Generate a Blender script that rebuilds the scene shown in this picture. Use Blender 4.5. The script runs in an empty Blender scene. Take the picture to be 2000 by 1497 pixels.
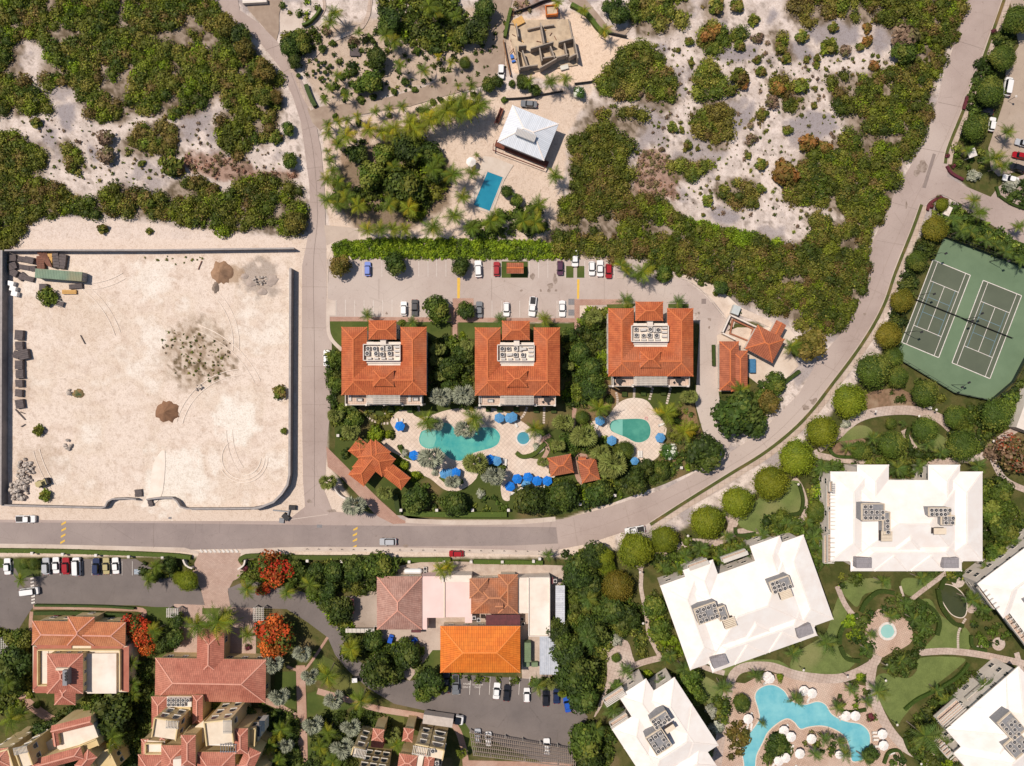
import bpy, bmesh, math, random
import numpy as np
from mathutils import Vector, Matrix
from mathutils.geometry import tessellate_polygon
R = math.radians
rnd = random.Random(7)
scene = bpy.context.scene
COL = scene.collection
S = 0.139            # metres per photo pixel at ground level
H = 197.0            # flying height of the drone
# ------------------------------------------------------------------ camera, sky, sun
cd = bpy.data.cameras.new('camera'); cam = bpy.data.objects.new('camera', cd); COL.objects.link(cam)
cam.location = (0, 0, H); cam.rotation_euler = (0, 0, 0)
cd.sensor_width = 36; cd.lens = 36*H/(2000*S); cd.clip_end = 2000; cd.clip_start = 1
scene.camera = cam
SUN_EL, SUN_AZ = R(63), R(-61)        # azimuth of the sun measured clockwise from +Y (north, top of the picture)
world = bpy.data.worlds.new('World'); scene.world = world; world.use_nodes = True
wn = world.node_tree.nodes; wl = world.node_tree.links
sky = wn.new('ShaderNodeTexSky'); sky.sky_type = 'NISHITA'; sky.sun_disc = False
sky.sun_elevation = SUN_EL; sky.sun_rotation = SUN_AZ
wn['Background'].inputs['Strength'].default_value = 0.082
wl.new(sky.outputs[0], wn['Background'].inputs['Color'])
sd = bpy.data.lights.new('sun', 'SUN'); sd.energy = 4.5; sd.angle = R(0.55); sd.color = (1.0, 0.905, 0.80)
sun = bpy.data.objects.new('sun', sd); COL.objects.link(sun)
tosun = Vector((math.sin(SUN_AZ)*math.cos(SUN_EL), math.cos(SUN_AZ)*math.cos(SUN_EL), math.sin(SUN_EL)))
sun.rotation_euler = tosun.to_track_quat('Z', 'Y').to_euler(); sun.location = tosun*300
scene.view_settings.view_transform = 'Standard'; scene.view_settings.look = 'None'
scene.view_settings.exposure = 0; scene.view_settings.gamma = 1
scene.view_settings.use_curve_mapping = False
scene.cycles.max_bounces = 5; scene.cycles.diffuse_bounces = 3; scene.cycles.transparent_max_bounces = 4
# ------------------------------------------------------------------ helpers
def W(px, py, z=0.0):
    f = (H-z)/H*S
    return Vector(((px-1000)*f, (748.5-py)*f, z))
KA = (1.24, 1.22, 1.22)                # sunlit radiance of a white surface, to turn measured picture colours into albedos
def lin(c):
    c = c/255.0
    return c/12.92 if c < 0.04045 else ((c+0.055)/1.055)**2.4
def C(r, g, b, k=1.0):
    return (min(.9, lin(r)/KA[0]*k), min(.9, lin(g)/KA[1]*k), min(.9, lin(b)/KA[2]*k), 1)
MATS = {}
def M(name, c1, c2=None, scale=0.5, c3=None, rough=0.85, bump=0.0, bscale=8, detail=5, metal=0, coord='Position', kind=None, spec=0.3, p=None, sharp=(0.35, 0.65), emit=None, k=1.0):
    if name in MATS: return MATS[name]
    m = bpy.data.materials.new(name); m.use_nodes = True; MATS[name] = m
    n = m.node_tree.nodes; l = m.node_tree.links; b = n['Principled BSDF']
    b.inputs['Roughness'].default_value = rough; b.inputs['Metallic'].default_value = metal
    b.inputs['Specular IOR Level'].default_value = spec
    c1 = C(*c1, k); c2 = C(*c2, k) if c2 else tuple(x*0.88 for x in c1[:3])+(1,)
    geo = n.new('ShaderNodeNewGeometry'); tc = n.new('ShaderNodeTexCoord')
    vec = geo.outputs['Position'] if coord == 'Position' else tc.outputs['Object']
    nz = n.new('ShaderNodeTexNoise'); nz.inputs['Scale'].default_value = scale; nz.inputs['Detail'].default_value = detail
    nz.inputs['Roughness'].default_value = 0.62
    l.new(vec, nz.inputs['Vector'])
    rp = n.new('ShaderNodeValToRGB'); rp.color_ramp.elements[0].position = sharp[0]; rp.color_ramp.elements[1].position = sharp[1]
    rp.color_ramp.elements[0].color = c1; rp.color_ramp.elements[1].color = c2
    l.new(nz.outputs['Fac'], rp.inputs['Fac'])
    out = rp.outputs['Color']
    def mix(a, colb, fac, mode='MIX'):
        mx = n.new('ShaderNodeMix'); mx.data_type = 'RGBA'; mx.blend_type = mode
        if isinstance(fac, float): mx.inputs['Factor'].default_value = fac
        else: l.new(fac, mx.inputs['Factor'])
        l.new(a, mx.inputs['A'])
        if isinstance(colb, tuple): mx.inputs['B'].default_value = colb
        else: l.new(colb, mx.inputs['B'])
        return mx.outputs['Result']
    def ramp(fac, a, bb, ca=0.0, cb=1.0):
        r = n.new('ShaderNodeMapRange'); l.new(fac, r.inputs[0]); r.inputs[1].default_value = a; r.inputs[2].default_value = bb
        r.inputs[3].default_value = ca; r.inputs[4].default_value = cb; return r.outputs[0]
    if c3:
        n2 = n.new('ShaderNodeTexNoise'); n2.inputs['Scale'].default_value = scale*0.23; n2.inputs['Detail'].default_value = 4
        l.new(vec, n2.inputs['Vector'])
        out = mix(out, C(*c3, k), ramp(n2.outputs['Fac'], .5, .68))
    hgt = None
    if kind == 'tiles':       # clay tile courses: UV is in metres, u along the eave, v up the slope
        uv = n.new('ShaderNodeUVMap'); pu, pv = p or (0.55, 0.5)
        sx = n.new('ShaderNodeSeparateXYZ'); l.new(uv.outputs[0], sx.inputs[0])
        def saw(sock, per, fn):
            a = n.new('ShaderNodeMath'); a.operation = 'MULTIPLY'; l.new(sock, a.inputs[0]); a.inputs[1].default_value = (1 if fn == 'FRACT' else 2*math.pi)/per
            c = n.new('ShaderNodeMath'); c.operation = fn; l.new(a.outputs[0], c.inputs[0]); return c.outputs[0]
        su = saw(sx.outputs[0], pu, 'SINE'); sv = saw(sx.outputs[1], pv, 'FRACT')
        out = mix(out, (0.25, 0.16, 0.12, 1), ramp(su, .2, -1., 0, .32), 'MULTIPLY')
        out = mix(out, (0.3, 0.2, 0.17, 1), ramp(sv, .8, 1., 0, .30), 'MULTIPLY')
        # single tiles vary in tone
        wn_ = n.new('ShaderNodeTexWhiteNoise'); wn_.noise_dimensions = '2D'
        q = n.new('ShaderNodeVectorMath'); q.operation = 'DIVIDE'; l.new(uv.outputs[0], q.inputs[0]); q.inputs[1].default_value = (pu, pv, 1)
        f = n.new('ShaderNodeVectorMath'); f.operation = 'FLOOR'; l.new(q.outputs[0], f.inputs[0]); l.new(f.outputs[0], wn_.inputs['Vector'])
        out = mix(out, (0.62, 0.6, 0.6, 1), ramp(wn_.outputs['Value'], 0, 1, 0, .5), 'MULTIPLY')
        hgt = su
    if kind in ('brick', 'seams'):
        uv = geo.outputs['Position'] if kind == 'brick' else n.new('ShaderNodeUVMap').outputs[0]
        br = n.new('ShaderNodeTexBrick'); l.new(uv, br.inputs['Vector'])
        pu, pv, mort, rot = (p or (0.9, 0.9, .06, 0))
        if rot:
            mp = n.new('ShaderNodeMapping'); mp.inputs['Rotation'].default_value = (0, 0, rot); l.new(uv, mp.inputs['Vector']); l.new(mp.outputs[0], br.inputs['Vector'])
        br.inputs['Scale'].default_value = 1; br.inputs['Brick Width'].default_value = pu; br.inputs['Row Height'].default_value = pv
        br.inputs['Mortar Size'].default_value = mort; br.offset = 0.0 if kind == 'seams' or pu == pv else 0.5
        br.inputs['Color1'].default_value = (1, 1, 1, 1); br.inputs['Color2'].default_value = (.87, .87, .87, 1); br.inputs['Mortar'].default_value = (.55, .52, .5, 1)
        out = mix(out, br.outputs['Color'], 1.0, 'MULTIPLY')
    if kind == 'road':       # tyre-worn streaks, fine speckle, cracks and stains
        n3 = n.new('ShaderNodeTexNoise'); n3.inputs['Scale'].default_value = 14; n3.inputs['Detail'].default_value = 2; l.new(vec, n3.inputs['Vector'])
        out = mix(out, (0.68, 0.66, 0.64, 1), ramp(n3.outputs['Fac'], .5, .8, 0, .8), 'MULTIPLY')
        vo = n.new('ShaderNodeTexVoronoi'); vo.feature = 'DISTANCE_TO_EDGE'; vo.inputs['Scale'].default_value = 0.16
        dn = n.new('ShaderNodeTexNoise'); dn.inputs['Scale'].default_value = .35; l.new(vec, dn.inputs['Vector'])
        ad = n.new('ShaderNodeMix'); ad.data_type = 'VECTOR'; ad.inputs['Factor'].default_value = .92
        l.new(dn.outputs['Color'], ad.inputs['A']); l.new(vec, ad.inputs['B']); l.new(ad.outputs['Result'], vo.inputs['Vector'])
        out = mix(out, (0.62, 0.6, 0.58, 1), ramp(vo.outputs['Distance'], .008, .002, 0, .3), 'MULTIPLY')
        n4 = n.new('ShaderNodeTexNoise'); n4.inputs['Scale'].default_value = 1.1; n4.inputs['Detail'].default_value = 3; l.new(vec, n4.inputs['Vector'])
        out = mix(out, (0.7, 0.67, 0.64, 1), ramp(n4.outputs['Fac'], .63, .78, 0, .7), 'MULTIPLY')
    if kind == 'lawn':
        n3 = n.new('ShaderNodeTexNoise'); n3.inputs['Scale'].default_value = 9; n3.inputs['Detail'].default_value = 3; l.new(vec, n3.inputs['Vector'])
        out = mix(out, (0.6, 0.6, 0.5, 1), ramp(n3.outputs['Fac'], .42, .7, 0, .8), 'MULTIPLY')
    l.new(out, b.inputs['Base Color'])
    if bump or hgt is not None:
        bp = n.new('ShaderNodeBump'); bp.inputs['Strength'].default_value = bump or .35; bp.inputs['Distance'].default_value = .08
        if hgt is None:
            n5 = n.new('ShaderNodeTexNoise'); n5.inputs['Scale'].default_value = bscale; n5.inputs['Detail'].default_value = 5; l.new(vec, n5.inputs['Vector']); hgt = n5.outputs['Fac']
        l.new(hgt, bp.inputs['Height']); l.new(bp.outputs[0], b.inputs['Normal'])
    return m
def leafmat(name='foliage'):
    if name in MATS: return MATS[name]
    m = bpy.data.materials.new(name); m.use_nodes = True; MATS[name] = m
    n = m.node_tree.nodes; l = m.node_tree.links; b = n['Principled BSDF']
    at = n.new('ShaderNodeAttribute'); at.attribute_name = 'Col'
    oi = n.new('ShaderNodeObjectInfo')
    hs = n.new('ShaderNodeHueSaturation'); l.new(at.outputs['Color'], hs.inputs['Color'])
    def mr(a, bb):
        r = n.new('ShaderNodeMapRange'); l.new(oi.outputs['Random'], r.inputs[0]); r.inputs[3].default_value = a; r.inputs[4].default_value = bb; return r.outputs[0]
    l.new(mr(.488, .508), hs.inputs['Hue']); l.new(mr(.82, 1.16), hs.inputs['Value'])
    l.new(hs.outputs[0], b.inputs['Base Color']); b.inputs['Roughness'].default_value = .62; b.inputs['Specular IOR Level'].default_value = .22
    tr = n.new('ShaderNodeBsdfTranslucent'); l.new(hs.outputs[0], tr.inputs['Color'])
    mx = n.new('ShaderNodeMixShader'); mx.inputs[0].default_value = .16
    l.new(b.outputs[0], mx.inputs[1]); l.new(tr.outputs[0], mx.inputs[2]); l.new(mx.outputs[0], n['Material Output'].inputs['Surface'])
    return m
class MB:
    """collects polygons (world or local metres) and links them as ONE mesh object"""
    def __init__(s): s.v = []; s.f = []; s.mi = []; s.uv = []; s.n = 0
    def face(s, pts, m=0, uv=None):
        i = len(s.v); s.v += [tuple(p) for p in pts]; s.f.append(tuple(range(i, i+len(pts)))); s.mi.append(m)
        s.uv.append(uv or [(0, 0)]*len(pts)); return s
    def poly(s, pts, z=None, m=0):
        pts = [Vector((p[0], p[1], p[2] if z is None and len(p) > 2 else (z or 0))) for p in pts]
        for t in tessellate_polygon([pts]):
            a, b, c = (pts[k] for k in t)
            if (b-a).cross(c-a).z < 0: b, c = c, b
            s.face((a, b, c), m)
        return s
    def prism(s, pts, z0, z1, m=0, mt=None, bottom=False):
        pts = [Vector((p[0], p[1], 0)) for p in pts]
        ar = sum(pts[i].x*pts[(i+1) % len(pts)].y-pts[(i+1) % len(pts)].x*pts[i].y for i in range(len(pts)))
        if ar < 0: pts = pts[::-1]
        s.poly(pts, z1, m if mt is None else mt)
        for i in range(len(pts)):
            a, b = pts[i], pts[(i+1) % len(pts)]
            s.face(((a.x, a.y, z0), (b.x, b.y, z0), (b.x, b.y, z1), (a.x, a.y, z1)), m)
        return s
    def box(s, cx, cy, z0, sx, sy, sz, a=0, m=0, taper=1.0):
        ca, sa = math.cos(a), math.sin(a)
        def q(x, y, z): return (cx+x*ca-y*sa, cy+x*sa+y*ca, z)
        x, y = sx/2, sy/2; t = taper; z1 = z0+sz
        b = [q(-x, -y, z0), q(x, -y, z0), q(x, y, z0), q(-x, y, z0)]; u = [q(-x*t, -y*t, z1), q(x*t, -y*t, z1), q(x*t, y*t, z1), q(-x*t, y*t, z1)]
        s.face(u, m); s.face(b[::-1], m)
        for i in range(4): s.face((b[i], b[(i+1) % 4], u[(i+1) % 4], u[i]), m)
        return s
    def bar(s, a, b, w, h=None, m=0):
        a, b = Vector(a), Vector(b); d = b-a
        if d.length < 1e-4: return s
        d.normalize(); h = h or w
        up = Vector((0, 0, 1)) if abs(d.z) < .9 else Vector((1, 0, 0))
        r = d.cross(up).normalized()*w/2; t = r.cross(d).normalized()*h/2
        A = [a-r-t, a+r-t, a+r+t, a-r+t]; B = [p+(b-a) for p in A]
        s.face(A[::-1], m) if False else s.face(A, m); s.face(B[::-1], m)
        for i in range(4): s.face((A[i], B[i], B[(i+1) % 4], A[(i+1) % 4]), m)
        return s
    def cyl(s, c, z0, z1, r0, r1=None, n=8, m=0, c1=None, cap=True):
        r1 = r0 if r1 is None else r1; c1 = c1 or c
        A = [(c[0]+r0*math.cos(2*math.pi*i/n), c[1]+r0*math.sin(2*math.pi*i/n), z0) for i in range(n)]
        B = [(c1[0]+r1*math.cos(2*math.pi*i/n), c1[1]+r1*math.sin(2*math.pi*i/n), z1) for i in range(n)]
        for i in range(n): s.face((A[i], A[(i+1) % n], B[(i+1) % n], B[i]), m)
        if cap: s.face(B, m)
        return s
    def mesh(s, name, mats, off=(0, 0, 0)):
        me = bpy.data.meshes.new(name); ox, oy, oz = off
        me.from_pydata([(v[0]-ox, v[1]-oy, v[2]-oz) for v in s.v], [], s.f)
        for m in (mats if isinstance(mats, (list, tuple)) else [mats]): me.materials.append(m)
        me.polygons.foreach_set('material_index', s.mi)
        if any(u[0] != (0, 0) or u[-1] != (0, 0) for u in s.uv):
            ul = me.uv_layers.new(name='UVMap'); ul.data.foreach_set('uv', [c for u in s.uv for p in u for c in p])
        me.update(); return me
    def build(s, name, mats, parent=None, local=False, loc=None):
        off = (0, 0, 0)
        if parent is not None and not local:
            v = Vector(); q = parent
            while q is not None: v = v+q.location; q = q.parent
            off = v
        if loc is not None: off = loc
        o = bpy.data.objects.new(name, s.mesh(name, mats, off)); COL.objects.link(o)
        if loc is not None: o.location = loc
        if parent is not None: o.parent = parent
        return o
ORI = {}
THINGS = []           # (object, look, category, px, py) waiting for a label
def put(name, mesh, parent=None, loc=None, rz=None, sc=None):
    o = bpy.data.objects.new(name, mesh); COL.objects.link(o)
    if parent is not None: o.parent = parent
    if loc is not None: o.location = loc
    if rz is not None: o.rotation_euler = rz if isinstance(rz, (tuple, list)) else (0, 0, rz)
    if sc is not None: o.scale = sc if isinstance(sc, (tuple, list)) else (sc,)*3
    return o
def thing(name, loc, look=None, cat=None, group=None, rz=0, px=None, label=None, scale=None):
    o = bpy.data.objects.new(name, None); COL.objects.link(o); o.location = loc; o.rotation_euler = (0, 0, rz); o.empty_display_size = .5
    if scale: o.scale = (scale,)*3
    reg(o, look, cat, group, px, label); return o
def reg(o, look, cat, group=None, px=None, label=None):
    if cat: o['category'] = cat
    if group: o['group'] = group
    if label: o['label'] = label
    elif look: THINGS.append((o, look, px))
def struct(name, mb, mat):
    o = mb.build(name, mat); o['kind'] = 'structure'; return o
def crv(pts, n=5, closed=True):
    """Catmull-Rom through pixel points"""
    out = []; N = len(pts)
    rng_ = range(N) if closed else range(N-1)
    for i in rng_:
        g = (lambda k: pts[k % N]) if closed else (lambda k: pts[max(0, min(N-1, k))])
        p0, p1, p2, p3 = g(i-1), g(i), g(i+1), g(i+2)
        for j in range(n):
            t = j/n; t2 = t*t; t3 = t2*t
            out.append(tuple(.5*(2*p1[d]+(p2[d]-p0[d])*t+(2*p0[d]-5*p1[d]+4*p2[d]-p3[d])*t2+(3*p1[d]-p0[d]-3*p2[d]+p3[d])*t3) for d in range(len(p1))))
    if not closed: out.append(tuple(pts[-1]))
    return out
def offs(pts, d):
    out = []
    for i, p in enumerate(pts):
        a = pts[max(0, i-1)]; b = pts[min(len(pts)-1, i+1)]
        dx, dy = b[0]-a[0], b[1]-a[1]; L = math.hypot(dx, dy) or 1
        out.append((p[0]-dy/L*d, p[1]+dx/L*d))
    return out
def ribbon(mb, pts, w, z0=0, z1=None, n=6, m=0, smooth=True):
    """strip of width w pixels along pixel points; z1 gives it a height"""
    if smooth: pts = crv(pts, n, False)
    ws = [p[2] if len(p) > 2 else w for p in pts]
    L = []; Rr = []
    for i, p in enumerate(pts):
        a = pts[max(0, i-1)]; b = pts[min(len(pts)-1, i+1)]
        dx, dy = b[0]-a[0], b[1]-a[1]; q = math.hypot(dx, dy) or 1; d = ws[i]/2
        L.append(W(p[0]-dy/q*d, p[1]+dx/q*d)); Rr.append(W(p[0]+dy/q*d, p[1]-dx/q*d))
    mb.n += 1
    z = (z1 if z1 is not None else z0)+.0015*mb.n; z1 = z if z1 is not None else None
    for i in range(len(pts)-1):
        a, b, c, d = L[i], L[i+1], Rr[i+1], Rr[i]
        mb.face([(v.x, v.y, z) for v in (a, b, c, d)], m)
        if z1 is not None:
            for u, v in ((b, a), (d, c)): mb.face(((u.x, u.y, z0), (v.x, v.y, z0), (v.x, v.y, z1), (u.x, u.y, z1)), m)
    if z1 is not None:
        for u, v in ((L[0], Rr[0]), (Rr[-1], L[-1])): mb.face(((u.x, u.y, z0), (v.x, v.y, z0), (v.x, v.y, z1), (u.x, u.y, z1)), m)
    return mb
def sheet(name, pts, mat, z, smooth=0, mb=None):
    m = mb or MB(); q = crv(pts, smooth) if smooth else pts
    m.n += 1; m.poly([W(x, y) for x, y in q], z+(.0015*m.n if mb is not None else 0))
    return struct(name, m, mat) if mb is None else m
# ---- numpy helpers
def vnoise(x, y, s, seed=0):
    x = np.asarray(x)/s; y = np.asarray(y)/s; xi = np.floor(x).astype(int); yi = np.floor(y).astype(int); fx = x-xi; fy = y-yi
    fx = fx*fx*(3-2*fx); fy = fy*fy*(3-2*fy)
    def h(a, b):
        n = (a*374761393+b*668265263+seed*974634777) & 0x7fffffff; n = ((n ^ (n >> 13))*1274126177) & 0x7fffffff
        return ((n ^ (n >> 16)) & 0xffff)/65535.0
    return (h(xi, yi)*(1-fx)+h(xi+1, yi)*fx)*(1-fy)+(h(xi, yi+1)*(1-fx)+h(xi+1, yi+1)*fx)*fy
def fbm(x, y, s, seed=0, o=4):
    r = 0; a = .5; t = 0
    for k in range(o): r = r+a*vnoise(x, y, s/2**k, seed+k*17); t += a; a *= .55
    return r/t
def sdist(x, y, poly):
    """signed distance in pixels, negative inside"""
    d = np.full(x.shape, 1e9); ins = np.zeros(x.shape, bool); n = len(poly)
    for i in range(n):
        ax, ay = poly[i][:2]; bx, by = poly[(i+1) % n][:2]; ex, ey = bx-ax, by-ay
        t = np.clip(((x-ax)*ex+(y-ay)*ey)/(ex*ex+ey*ey+1e-9), 0, 1)
        d = np.minimum(d, np.hypot(x-ax-t*ex, y-ay-t*ey))
        c = ((ay > y) != (by > y)) & (x < ex*(y-ay)/(ey if ey else 1e-9)+ax); ins ^= c
    return np.where(ins, -d, d)
def np_mesh(name, V, F, colors=None, mat=None, smooth=False):
    me = bpy.data.meshes.new(name); nv = len(V); nf = len(F); k = F.shape[1]
    me.vertices.add(nv); me.vertices.foreach_set('co', np.asarray(V, np.float32).ravel())
    me.loops.add(nf*k); me.loops.foreach_set('vertex_index', np.asarray(F, np.int32).ravel())
    me.polygons.add(nf); me.polygons.foreach_set('loop_start', np.arange(nf, dtype=np.int32)*k)
    me.update(calc_edges=True)
    if colors is not None:
        ca = me.color_attributes.new('Col', 'FLOAT_COLOR', 'POINT'); c4 = np.ones((nv, 4), np.float32); c4[:, :3] = colors; ca.data.foreach_set('color', c4.ravel())
    if mat: me.materials.append(mat)
    if smooth: me.polygons.foreach_set('use_smooth', np.ones(nf, bool))
    return me
# ------------------------------------------------------------------ the ground: one sheet with a painted (albedo) colour per vertex
def cl(r, g, b, k=1.0): return np.array(C(r, g, b, k)[:3])
SCRUB = [   # thick scrub, pixel outlines
 [(-30,-30),(395,-30),(430,22),(460,56),(485,95),(528,120),(545,160),(556,200),(545,240),(530,262),(518,290),(492,282),(485,215),(440,205),(425,190),(405,215),(370,225),(330,235),(300,225),(270,225),(235,240),(200,240),(175,235),(150,200),(145,185),(125,165),(95,170),(75,155),(80,120),(85,100),(70,85),(50,80),(40,110),(45,140),(60,170),(95,190),(100,218),(60,225),(20,222),(-30,240)],
 [(-30,262),(30,262),(60,272),(90,290),(100,305),(85,340),(60,365),(30,370),(-30,370)],
 [(115,280),(135,275),(160,300),(168,330),(150,337),(130,322),(113,300)],
 [(232,290),(250,260),(280,245),(320,240),(348,255),(350,280),(357,298),(335,315),(300,308),(270,312),(240,302)],
 [(415,235),(435,215),(470,205),(495,230),(500,275),(480,312),(460,315),(430,290)],
 [(-30,365),(40,358),(75,350),(110,360),(145,378),(180,385),(215,370),(245,358),(275,368),(300,382),(330,365),(360,348),(400,352),(440,372),(470,345),(520,352),(560,342),(590,370),(602,420),(595,452),(562,464),(500,452),(450,462),(400,452),(370,445),(330,432),(290,432),(240,422),(180,420),(130,420),(90,425),(60,430),(42,450),(22,492),(-30,500)],
 [(-30,490),(14,490),(10,560),(8,600),(-30,600)],
 [(1165,165),(1200,110),(1240,88),(1290,103),(1310,135),(1322,160),(1325,200),(1300,225),(1290,218),(1255,203),(1215,200),(1172,187)],
 [(1150,200),(1205,205),(1255,222),(1264,245),(1250,265),(1240,285),(1225,300),(1232,340),(1236,382),(1225,402),(1160,405),(1112,392),(1108,290),(1118,260),(1132,240)],
 [(1060,430),(1080,395),(1130,375),(1240,382),(1290,388),(1320,408),(1345,430),(1400,440),(1450,450),(1475,458),(1500,462),(1530,472),(1548,478),(1565,468),(1590,448),(1572,430),(1595,412),(1640,440),(1660,420),(1700,440),(1700,490),(1697,540),(1680,590),(1655,625),(1640,652),(1600,655),(1560,640),(1540,622),(1500,612),(1450,590),(1400,562),(1340,536),(1300,530),(1250,525),(1200,515),(1150,500),(1100,508),(1060,490)],
 [(1620,148),(1680,145),(1760,128),(1800,70),(1740,60),(1700,45),(1650,50),(1640,-20),(1900,-20),(1885,20),(1862,80),(1836,140),(1825,170),(1815,240),(1790,285),(1760,330),(1742,390),(1722,440),(1690,455),(1650,425),(1600,400),(1545,402),(1533,375),(1560,300),(1612,285),(1650,262),(1652,235),(1610,165)],
 [(1238,-20),(1345,-20),(1355,20),(1340,45),(1310,70),(1270,75),(1240,60),(1228,25)],
 [(1530,-20),(1640,-20),(1655,20),(1620,45),(1560,50),(1535,30)],
 [(1360,60),(1380,45),(1420,60),(1450,55),(1458,75),(1430,90),(1400,100),(1385,120),(1365,95),(1358,75)],
 [(1352,165),(1370,120),(1395,125),(1415,150),(1418,175),(1400,205),(1375,200),(1355,190)],
 [(1350,230),(1375,205),(1415,195),(1428,215),(1425,260),(1420,290),(1395,290),(1375,270),(1350,262)],
 [(1300,320),(1330,308),(1350,312),(1390,312),(1397,330),(1370,340),(1355,355),(1320,350),(1302,338)],
 [(1395,365),(1420,350),(1450,350),(1480,355),(1485,385),(1470,400),(1445,415),(1420,400),(1400,385)],
 [(1365,10),(1390,-10),(1420,10),(1415,35),(1395,45),(1370,30)],
 [(1500,60),(1520,50),(1545,80),(1555,120),(1540,125),(1515,100)],
 [(1500,160),(1530,140),(1545,160),(1570,165),(1575,200),(1560,225),(1530,225),(1520,190)],
]
GREY = [[(1390,40),(1415,35),(1420,55),(1385,55)],[(1400,95),(1440,85),(1485,90),(1480,110),(1450,125),(1410,120)],[(1280,85),(1305,80),(1300,105),(1285,100)],[(1575,48),(1640,40),(1680,50),(1675,85),(1640,95),(1575,75)],[(1540,80),(1575,80),(1600,120),(1575,125),(1545,110)],[(1710,50),(1740,50),(1745,80),(1715,110),(1700,90)],[(1240,285),(1290,235),(1300,245),(1250,290),(1245,310)],[(1540,235),(1590,215),(1630,230),(1640,250),(1600,275),(1550,270)],[(1420,235),(1470,200),(1475,230),(1440,260)],[(1380,415),(1410,400),(1450,420),(1440,440),(1400,438)],[(1500,20),(1520,25),(1512,45),(1500,50)],[(355,225),(380,220),(385,270),(365,280)],[(85,240),(110,255),(105,290),(85,275)],[(430,215),(420,225),(350,215),(360,235),(390,250)],[(110,205),(150,200),(140,260),(120,255)],[(170,275),(200,300),(185,320),(170,300)],[(1255,120),(1280,115),(1285,135),(1262,140)]]
BRUSH = [[(370,300),(440,300),(500,330),(580,335),(585,350),(500,350),(440,360),(380,340),(350,320)],[(1235,330),(1260,290),(1300,300),(1330,330),(1320,385),(1260,390),(1238,370)],[(245,135),(300,130),(320,150),(300,175),(260,180)],[(1000,0),(1060,0),(1080,20),(1000,30)]]
def make_ground():
    px = np.arange(-120, 2121, 4.0); py = np.arange(-110, 1611, 4.0)
    X, Y = np.meshgrid(px, py); x = X.ravel(); y = Y.ravel(); N = len(x)
    col = np.tile(cl(226, 205, 188), (N, 1))
    n1 = fbm(x, y, 60, 1, 5); n2 = fbm(x, y, 14, 5, 4); n3 = fbm(x, y, 7, 9, 2)
    def lay(mask, c, k=1.0): col[:] = col*(1-(mask*k)[:, None])+np.asarray(c)[None, :]*(mask*k)[:, None]
    def pm(poly, feather=5, rough=8):
        bx = [q[0] for q in poly]; by = [q[1] for q in poly]; pad = feather+rough+8
        sel = (x > min(bx)-pad) & (x < max(bx)+pad) & (y > min(by)-pad) & (y < max(by)+pad); m = np.zeros(N)
        d = sdist(x[sel], y[sel], poly)+(n2[sel]-.5)*rough*2.4
        m[sel] = np.clip(.5-d/feather, 0, 1); return m
    def sm(v, a, b): t = np.clip((v-a)/(b-a), 0, 1); return t*t*(3-2*t)
    # dune ground, north of the parking
    dune = (y < 470) | (x > 1200)
    d = dune.astype(float)
    lay(d, cl(230, 213, 203)); lay(d*sm(n2, .42, .62), cl(198, 182, 172), .7); lay(d*sm(n3, .62, .8), cl(120, 105, 92), .55)
    speck = pm([(1180,60),(1850,-40),(1720,440),(1240,430)], 20, 10)
    lay(speck*sm(n3, .55, .75)*sm(n1, .45, .6), cl(110, 95, 80), .6)
    for g in GREY: lay(pm(g, 9, 9), cl(160, 150, 151), .95)
    lay(sm(n1, .56, .66)*d*.85, cl(168, 156, 154))
    for g in BRUSH: lay(pm(g, 8, 12), cl(165, 130, 112), .85); lay(pm(g, 8, 12)*sm(n3, .5, .7), cl(105, 80, 65), .7)
    for g in SCRUB: q_ = pm(g, 14, 12); lay(q_, cl(140, 120, 98), .75); lay(q_*sm(n3, .4, .65), cl(96, 82, 62), .8)
    # sand yard
    yard = [(18,492),(578,490),(578,930),(556,962),(515,990),(12,985)]
    m = pm(yard, 3, 0); lay(m, cl(236, 217, 202)); lay(m*sm(n1, .42, .6), cl(226, 205, 186), .8); lay(m*sm(n1, .55, .72), cl(243, 229, 216), .9)
    lay(m*sm(fbm(x*.35+y*1.6, y*.6-x*1.2, 26, 31, 4), .55, .75), cl(214, 190, 172), .55)
    lay(m*sm(n3, .62, .85), cl(204, 182, 166), .5)
    for (cx, cy, r, c, k) in ((385, 690, 62, (190, 170, 150), .5), (510, 545, 36, (176, 160, 148), .85), (455, 535, 16, (170, 140, 110), .7), (460, 820, 40, (246, 236, 224), .8), (300, 545, 40, (246, 234, 222), .6), (80, 900, 40, (200, 178, 158), .5), (340, 940, 60, (246, 236, 224), .7), (150, 620, 60, (222, 200, 180), .5), (45, 760, 25, (190, 165, 145), .5)):
        lay(sm(r*1.25-np.hypot(x-cx, y-cy)-(n2-.5)*r*1.6, 0, r*.5), cl(*c), k)
    rr_ = sm(86-np.hypot(x-385, y-690)-(n1-.5)*90, 0, 40); lay(rr_*sm(n3, .42, .58), cl(160, 136, 112), .75); lay(rr_*sm(n3, .55, .66)*sm(n2, .4, .55), cl(104, 88, 62), .85)
    lay(pm([(35,425),(190,425),(560,465),(585,490),(578,492),(20,490),(40,450)], 4, 3), cl(232, 212, 198), .8)
    # garden soils
    for g in ([(560,60),(1000,0),(1010,130),(850,160),(640,215),(600,160)],):
        lay(pm(g, 8, 5), cl(196, 172, 150), .8)
    lay(pm([(630,245),(900,180),(1000,175),(1160,170),(1110,260),(1100,400),(1060,470),(650,470),(632,380)], 5, 3), cl(224, 200, 180), .9)
    for g in ([(640,260),(760,230),(935,180),(955,215),(840,260),(700,300),(650,380)],): lay(pm(g, 6, 8)*sm(n2, .4, .6), cl(150, 122, 98), .8)
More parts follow.
